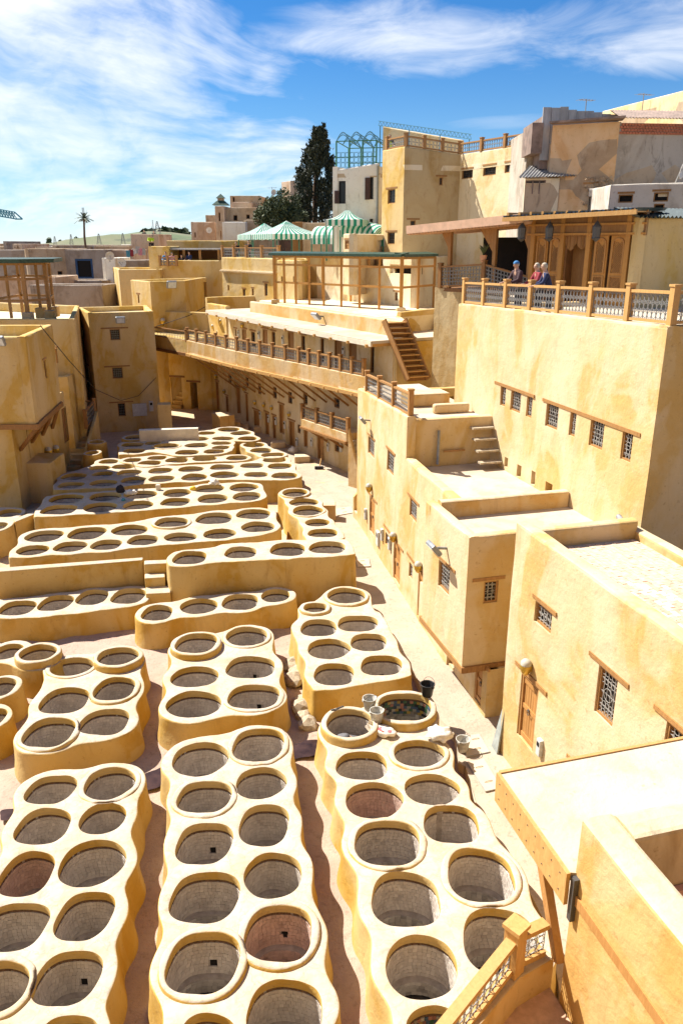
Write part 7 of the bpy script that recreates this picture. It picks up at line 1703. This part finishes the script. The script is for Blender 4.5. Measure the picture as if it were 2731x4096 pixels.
# stones fallen in the walkway beside the block
rnd=random.Random(41)
for i,(x,y,s) in enumerate(((488,700,.34),(490,645,.28),(440,520,.36),(455,470,.3),(520,800,.3),(420,420,.3),(500,745,.26))):
    p=atz('D',x,y,FLOOR); m=MB(); bmv=bmesh.new(); bmesh.ops.create_icosphere(bmv,subdivisions=2,radius=s)
    for v in bmv.verts: v.co*=1+.5*noise.noise(v.co*3+Vector((i*7,0,0))); v.co.z*=.75; v.co.z+=s*.3
    me=bpy.data.meshes.new('boulder'); bmv.to_mesh(me); bmv.free(); o=mk('boulder',me,None,p,i,'stone_block'); tag(o,'%s rough stone in the walkway by the eight-vat block, counted towards the viewer'%ORD[[5,4,2,1,6,0,3][i]],'stone','stones' if 0 else None); o['group']='loose stones in the walkway'
# dark dye water lying in the walkways
def puddle(label,r,pts,z):
    P=[atz(r,x,y,z) for x,y in pts]; n=len(P); Q=[]
    for i in range(n):
        for k in range(8): t=k/8; Q.append(P[i]*(1-t)+P[(i+1)%n]*t)
    for it in range(3): Q=[(Q[i-1]+Q[i]*2+Q[(i+1)%len(Q)])/4 for i in range(len(Q))]
    Q=[q+Vector((.07*noise.noise(q*3),.07*noise.noise(q*3+Vector((9,0,0))),0)) for q in Q]
    o=MB().add(Q,[tuple(range(len(Q)))]).build('puddle','water_dark'); tag(o,label,'puddle')
puddle('dark wet dye puddle in the walkway left of the working man','D',((415,1005),(415,930),(500,880),(590,870),(595,960),(500,985)),FLOOR+.075)
puddle('dark wet dye puddle in the walkway between the two lower left blocks','C',((885,1200),(890,1090),(1050,1040),(1060,1130),(990,1180)),FLOOR+.075)
puddle('dark wet strip at the left edge below the stepped cluster','C',((-10,1390),(0,1320),(110,1300),(100,1370)),FLOOR+.075)
# board and stone slab leaning in the passage
lp=thing('door_panel','pale grey board leaning in the dark passage between the two near houses','board',atz('Z',740,1210,ALZ)); a=atz('Z',745,1225,ALZ); b=atz('Z',690,1130,ALZ); u=(b-a); MB().add([a,b,b+Vector((.25,.1,1.15)),a+Vector((.12,.05,1.25)),a+Vector((.05,.02,0)),b+Vector((.05,.02,0)),b+Vector((.30,.12,1.15)),a+Vector((.17,.07,1.25))],[(0,1,2,3),(7,6,5,4),(0,3,7,4),(1,5,6,2),(3,2,6,7)]).build('panel','pipe_pale',lp)

# cables
def cable(label,pts,r=.025):
    o=thing('cable',label,'cable',pts[0]); MB().tube(pts,r,4).build('wire','cable',o)
c0=aty('T1',255,945,36.5); c1=aty('T1',440,1170,42); c2=aty('T1',600,1345,51.8); c3=aty('T1',760,1415,52.6); c4=aty('T1',870,1385,52.9); c5=aty('T1',985,1265,53.6)
cable('dark cable drooping from the left pergola across the tower front',[c0,c1,c2,c3,c4,c5],.022)
cable('pale wire stretched from the court balcony up to the terrace houses',[aty('T1',965,955,58.5),aty('T1',1190,880,60),aty('T1',1400,765,66)],.03)
# laundry
for i,(x,y,c) in enumerate(((820,512,'crane_blue'),(838,508,'cloth_red'),(880,488,'cloth_white'),(895,500,'cloth_pink'),(915,500,'cloth_white'))):
    p=aty('T1',x,y,81); m=MB(); n=6
    for k in range(n+1): m.v+=[(k*.07,.03*math.sin(k*2),0),(k*.07,.04*math.sin(k*2+1),-.62-.06*(k%2))]
    m.f=[(2*k,2*k+2,2*k+3,2*k+1) for k in range(n)]; o=m.build('laundry',c); o.location=p+Vector((-.4,0,.6)); tag(o,'%s washed garment hanging on the left rooftop line, from the left'%ORD[i],'laundry','laundry on the rooftop line')
# scaffold poles on the left
# ------------------------------------------------------------------ people
def skin_mesh(name,J,E_,mat,parent,sub=2,root=0):
    me=bpy.data.meshes.new(name); me.from_pydata([j[:3] for j in J],E_,[]); o=bpy.data.objects.new(name,me); COL.objects.link(o); o.parent=parent
    md=o.modifiers.new('skin','SKIN'); md.use_smooth_shade=True
    for i,v in enumerate(me.skin_vertices[0].data):
        r=J[i][3]; v.radius=(r,J[i][4] if len(J[i])>4 else r); v.use_root=(i==root)
    s=o.modifiers.new('sub','SUBSURF'); s.levels=1; s.render_levels=sub; me.materials.append(MATS[mat]); return o
def ellip(name,c,r,mat,parent,cut=None):
    b=bmesh.new(); bmesh.ops.create_uvsphere(b,u_segments=16,v_segments=10,radius=1)
    for v in b.verts: v.co=Vector((v.co.x*r[0]+c[0],v.co.y*r[1]+c[1],v.co.z*r[2]+c[2]))
    if cut: bmesh.ops.delete(b,geom=[v for v in b.verts if cut(v.co)],context='VERTS')
    me=bpy.data.meshes.new(name); b.to_mesh(me); b.free(); me.polygons.foreach_set('use_smooth',[True]*len(me.polygons)); return mk(name,me,parent,mat=mat)
def person(label,p,rz,top,legs='cloth_dark',hair='hair_dark',hat=None,lean=0.0,arms='rail',sc=1.0,vest=None,group='visitors'):
    """standing figure facing local -Y"""
    o=thing('person',label,'person',p,rz,group); L=lean
    # body: pelvis, torso, neck, head base, arms, legs as one skinned surface
    sh=(0,-L*.55,1.42)
    if arms=='rail': el=[(s*.27,-L*.45-.14,1.16) for s in (-1,1)]; ha=[(s*.20,-L*.5-.42,1.06) for s in (-1,1)]
    else: el=[(s*.27,-L*.45+.03,1.14) for s in (-1,1)]; ha=[(s*.26,-L*.45-.12,.90) for s in (-1,1)]
    J=[(0,0,.95,.135,.11),(0,-L*.3,1.18,.14,.10),(0,-L*.55,1.38,.15,.10),(0,-L*.62,1.50,.058),(0,-L*.7-.01,1.60,.075),(0,-L*.72-.01,1.70,.07)]
    E_=[(0,1),(1,2),(2,3),(3,4),(4,5)]
    for s in (0,1):
        sg=-1 if s==0 else 1; k=len(J); J+= [(sg*.19,-L*.55,1.41,.062),(*el[s],.046),(*ha[s],.034),(ha[s][0],ha[s][1]-.09,ha[s][2]-.01,.028)]; E_+=[(2,k),(k,k+1),(k+1,k+2),(k+2,k+3)]
        k=len(J); J+=[(sg*.095,0,.86,.095),(sg*.10,-.01,.48,.066),(sg*.10,.02,.09,.045),(sg*.11,-.12,.04,.04)]; E_+=[(0,k),(k,k+1),(k+1,k+2),(k+2,k+3)]
    skin_mesh('body',J,E_,'skin',o)
    # fingers
    for s in (0,1):
        h=ha[s]; fj=[(h[0],h[1]-.07,h[2]-.01,.018)]; fe=[]
        for f in range(4): k=len(fj); x=h[0]-.03+.02*f; fj+=[(x,h[1]-.12,h[2]-.005,.009),(x,h[1]-.155+.006*abs(f-1.5),h[2]-.03,.008)]; fe+=[(0,k),(k,k+1)]
        sg=1 if s==0 else -1; fj.append((h[0]+sg*.05,h[1]-.09,h[2]-.02,.010)); fe.append((0,len(fj)-1)); skin_mesh('hand',fj,fe,'skin',o,1)
    hc=(0,-L*.72-.02,1.64)
    ellip('head',hc,(.078,.095,.115),'skin',o)
    fx=MB(); fx.add([(hc[0]-.014,hc[1]-.088,hc[2]+.01),(hc[0]+.014,hc[1]-.088,hc[2]+.01),(hc[0]+.016,hc[1]-.088,hc[2]-.03),(hc[0]-.016,hc[1]-.088,hc[2]-.03),(hc[0],hc[1]-.118,hc[2]-.025)],[(0,1,4),(1,2,4),(2,3,4),(3,0,4)]); fx.build('nose','skin',o,local=True)
    for s in (-1,1):
        ellip('eye',(hc[0]+s*.03,hc[1]-.086,hc[2]+.012),(.012,.008,.008),'cloth_black',o); ellip('ear',(hc[0]+s*.078,hc[1]+.005,hc[2]),(.012,.022,.03),'skin',o)
    ellip('mouth',(hc[0],hc[1]-.09,hc[2]-.055),(.022,.008,.006),'cloth_red',o)
    ellip('hair',(hc[0],hc[1]+.012,hc[2]+.02),(.088,.102,.112),hair,o,cut=lambda v:(v.y<hc[1]-.045 and v.z<hc[2]+.06) or v.z<hc[2]-.07)
    if hat: ellip('hat',(hc[0],hc[1]+.005,hc[2]+.035),(.096,.11,.10),hat,o,cut=lambda v:v.z<hc[2]+.02)
    # clothing
    J=[(0,0,.90,.16,.135),(0,-L*.3,1.18,.165,.125),(0,-L*.55,1.39,.17,.12),(0,-L*.58,1.47,.085)]; E_=[(0,1),(1,2),(2,3)]
    for s in (0,1):
        sg=-1 if s==0 else 1; k=len(J); J+=[(sg*.20,-L*.55,1.41,.08),(*el[s],.062),tuple(Vector(ha[s])*.85+Vector(el[s])*.15)+(.048,)]; E_+=[(2,k),(k,k+1),(k+1,k+2)]
    skin_mesh('jacket',J,E_,top,o)
    if vest: skin_mesh('vest',[(0,0,.90,.195,.17),(0,-L*.3,1.18,.205,.165),(0,-L*.55,1.41,.20,.15)],[(0,1),(1,2)],vest,o)
    J=[(0,0,.96,.15,.125)]; E_=[]
    for sg in (-1,1): k=len(J); J+=[(sg*.095,0,.84,.108),(sg*.10,-.01,.48,.082),(sg*.10,.015,.10,.066)]; E_+=[(0,k),(k,k+1),(k+1,k+2)]
    skin_mesh('trousers',J,E_,legs,o)
    for sg in (-1,1): ellip('shoe',(sg*.105,-.05,.045),(.05,.13,.05),'cloth_black',o)
    o.scale=(sc,sc,sc); return o
TF=Wall(UV(13.6,3.94),UV(1.35,3.94))
def onterrace(x,back,z=10.72):
    s=TF.sz('T3',x,830)[0]; p=TF.pt(s,z,-back); return p
rzT=TF.rz+0.0
person('person in blue cap and dark quilted vest leaning on the high terrace railing',onterrace(760,.75),rzT+.1,'cloth_vest','cloth_dark','hair_white','cloth_blue',.22,'rail',1.0,None,'visitors at the high terrace railing')
person('white-haired person in red top between two others at the high terrace railing',onterrace(800,1.15),rzT-.1,'cloth_red','cloth_dark','hair_white',None,.20,'rail',.97,None,'visitors at the high terrace railing')
person('blond person in navy jacket leaning furthest over the high terrace railing',onterrace(895,.70),rzT-.35,'cloth_navy','cloth_dark','hair_white',None,.30,'rail',.99,None,'visitors at the high terrace railing')
def far_person(label,r,x,y,Y,top,rz=0,hair='hair_dark',vest=None,gr='distant figures on the roofs',sc=1.0):
    q=aty(r,x,y,Y); return person(label,q-Vector((0,0,1.62*sc)),rz,top,'cloth_dark',hair,None,.05,'rail',sc,vest,gr)
far_person('dark-clad figure nearest the railing corner on the lit terrace','T2',383,900,65,'cloth_black')
far_person('dark-clad figure under the left striped awning, arms on the railing','T2',460,893,64.5,'cloth_dark')
far_person('figure in blue on the small railed roof corner','T1',1040,492,70,'cloth_blue')
far_person('figure in pink on the small railed roof corner','T1',1078,497,70,'cloth_pink',.4)
far_person('dark figure under the terrace canopy, left of the post','T1',1138,510,72.4,'cloth_dark',.3)
far_person('figure in dark jacket under the terrace canopy, right of the post','T1',1188,490,72.4,'cloth_navy',-.4)
far_person('figure in hi-viz vest on top of the tall ochre corner house','T2',1345,232,56,'cloth_dark',.2,'hair_dark','cloth_hiviz')
far_person('worker in hi-viz vest against the scaffold block, left of the pair','T1',941,385,104,'cloth_hiviz',.2); far_person('worker in hi-viz vest against the scaffold block, right of the pair','T1',954,387,104,'cloth_hiviz',-.2)
far_person('figure sitting on the scaffold block roof, left one','T1',905,352,107,'cloth_dark'); far_person('figure sitting on the scaffold block roof, right one','T1',966,357,107,'cloth_dark')
far_person('small figure with yellow helmet at the blue-tarped opening','T1',460,645,88,'cloth_dark')
# man bending inside the vat
def worker():
    c=[v for v in ALLV if v[5] is BLK['6']][0]; x,y,rx,ry,z,_=c
    o=thing('person','person in grey work clothes bent double inside the raised vat by the buckets','person',Vector((x,y,z-1.38)))
    zt=1.0   # hips reach just under the rim
    hip=(.02,-.18,.98); che=(-.36,-.02,.86); nk=(-.50,.06,.72)
    J=[(*hip,.155,.135),(-.18,-.10,.99,.15,.12),(*che,.155,.12),(-.46,.04,.76,.06),(-.53,.07,.66,.08),(-.57,.09,.58,.07)]; E_=[(0,1),(1,2),(2,3),(3,4),(4,5)]
    arms=[((-.38,.16,.80),(-.44,.24,.52),(-.42,.22,.25)),((-.34,-.20,.80),(-.48,-.22,.52),(-.50,-.12,.26))]
    for a in arms:
        k=len(J); J+=[(*a[0],.06),(*a[1],.046),(*a[2],.034)]; E_+=[(2,k),(k,k+1),(k+1,k+2)]
    legs=[((.06,-.08,.88),(.20,-.12,.46),(.24,-.02,.07),(.14,-.02,.03)),((.10,-.30,.88),(.26,-.24,.46),(.28,-.30,.07),(.18,-.32,.03))]
    for l in legs:
        k=len(J); J+=[(*l[0],.10),(*l[1],.07),(*l[2],.048),(*l[3],.04)]; E_+=[(0,k),(k,k+1),(k+1,k+2),(k+2,k+3)]
    skin_mesh('body',J,E_,'skin',o)
    skin_mesh('shirt',[(.0,-.17,.985,.17,.15),(-.18,-.10,1.0,.168,.138),(-.36,-.02,.87,.17,.135),(-.44,.03,.79,.09)]+[(*arms[0][0],.08),(*arms[0][1],.062),(*arms[1][0],.08),(*arms[1][1],.062)],[(0,1),(1,2),(2,3),(2,4),(4,5),(2,6),(6,7)],'cloth_grey',o)
    skin_mesh('trousers',[(.03,-.19,.98,.172,.15)]+[(*legs[0][0],.118),(*legs[0][1],.088),(*legs[0][2],.07),(*legs[1][0],.118),(*legs[1][1],.088),(*legs[1][2],.07)],[(0,1),(1,2),(2,3),(0,4),(4,5),(5,6)],'cloth_grey',o)
    ellip('head',(-.57,.09,.60),(.10,.08,.11),'skin',o); ellip('hair',(-.58,.10,.585),(.105,.09,.10),'hair_dark',o)
    ellip('belt',(.235,-.215,.985),(.05,.11,.09),'cloth_black',o)
    for l in legs: ellip('boot',(l[2][0]-.05,l[2][1],.06),(.14,.06,.06),'rubber_black',o)
worker()
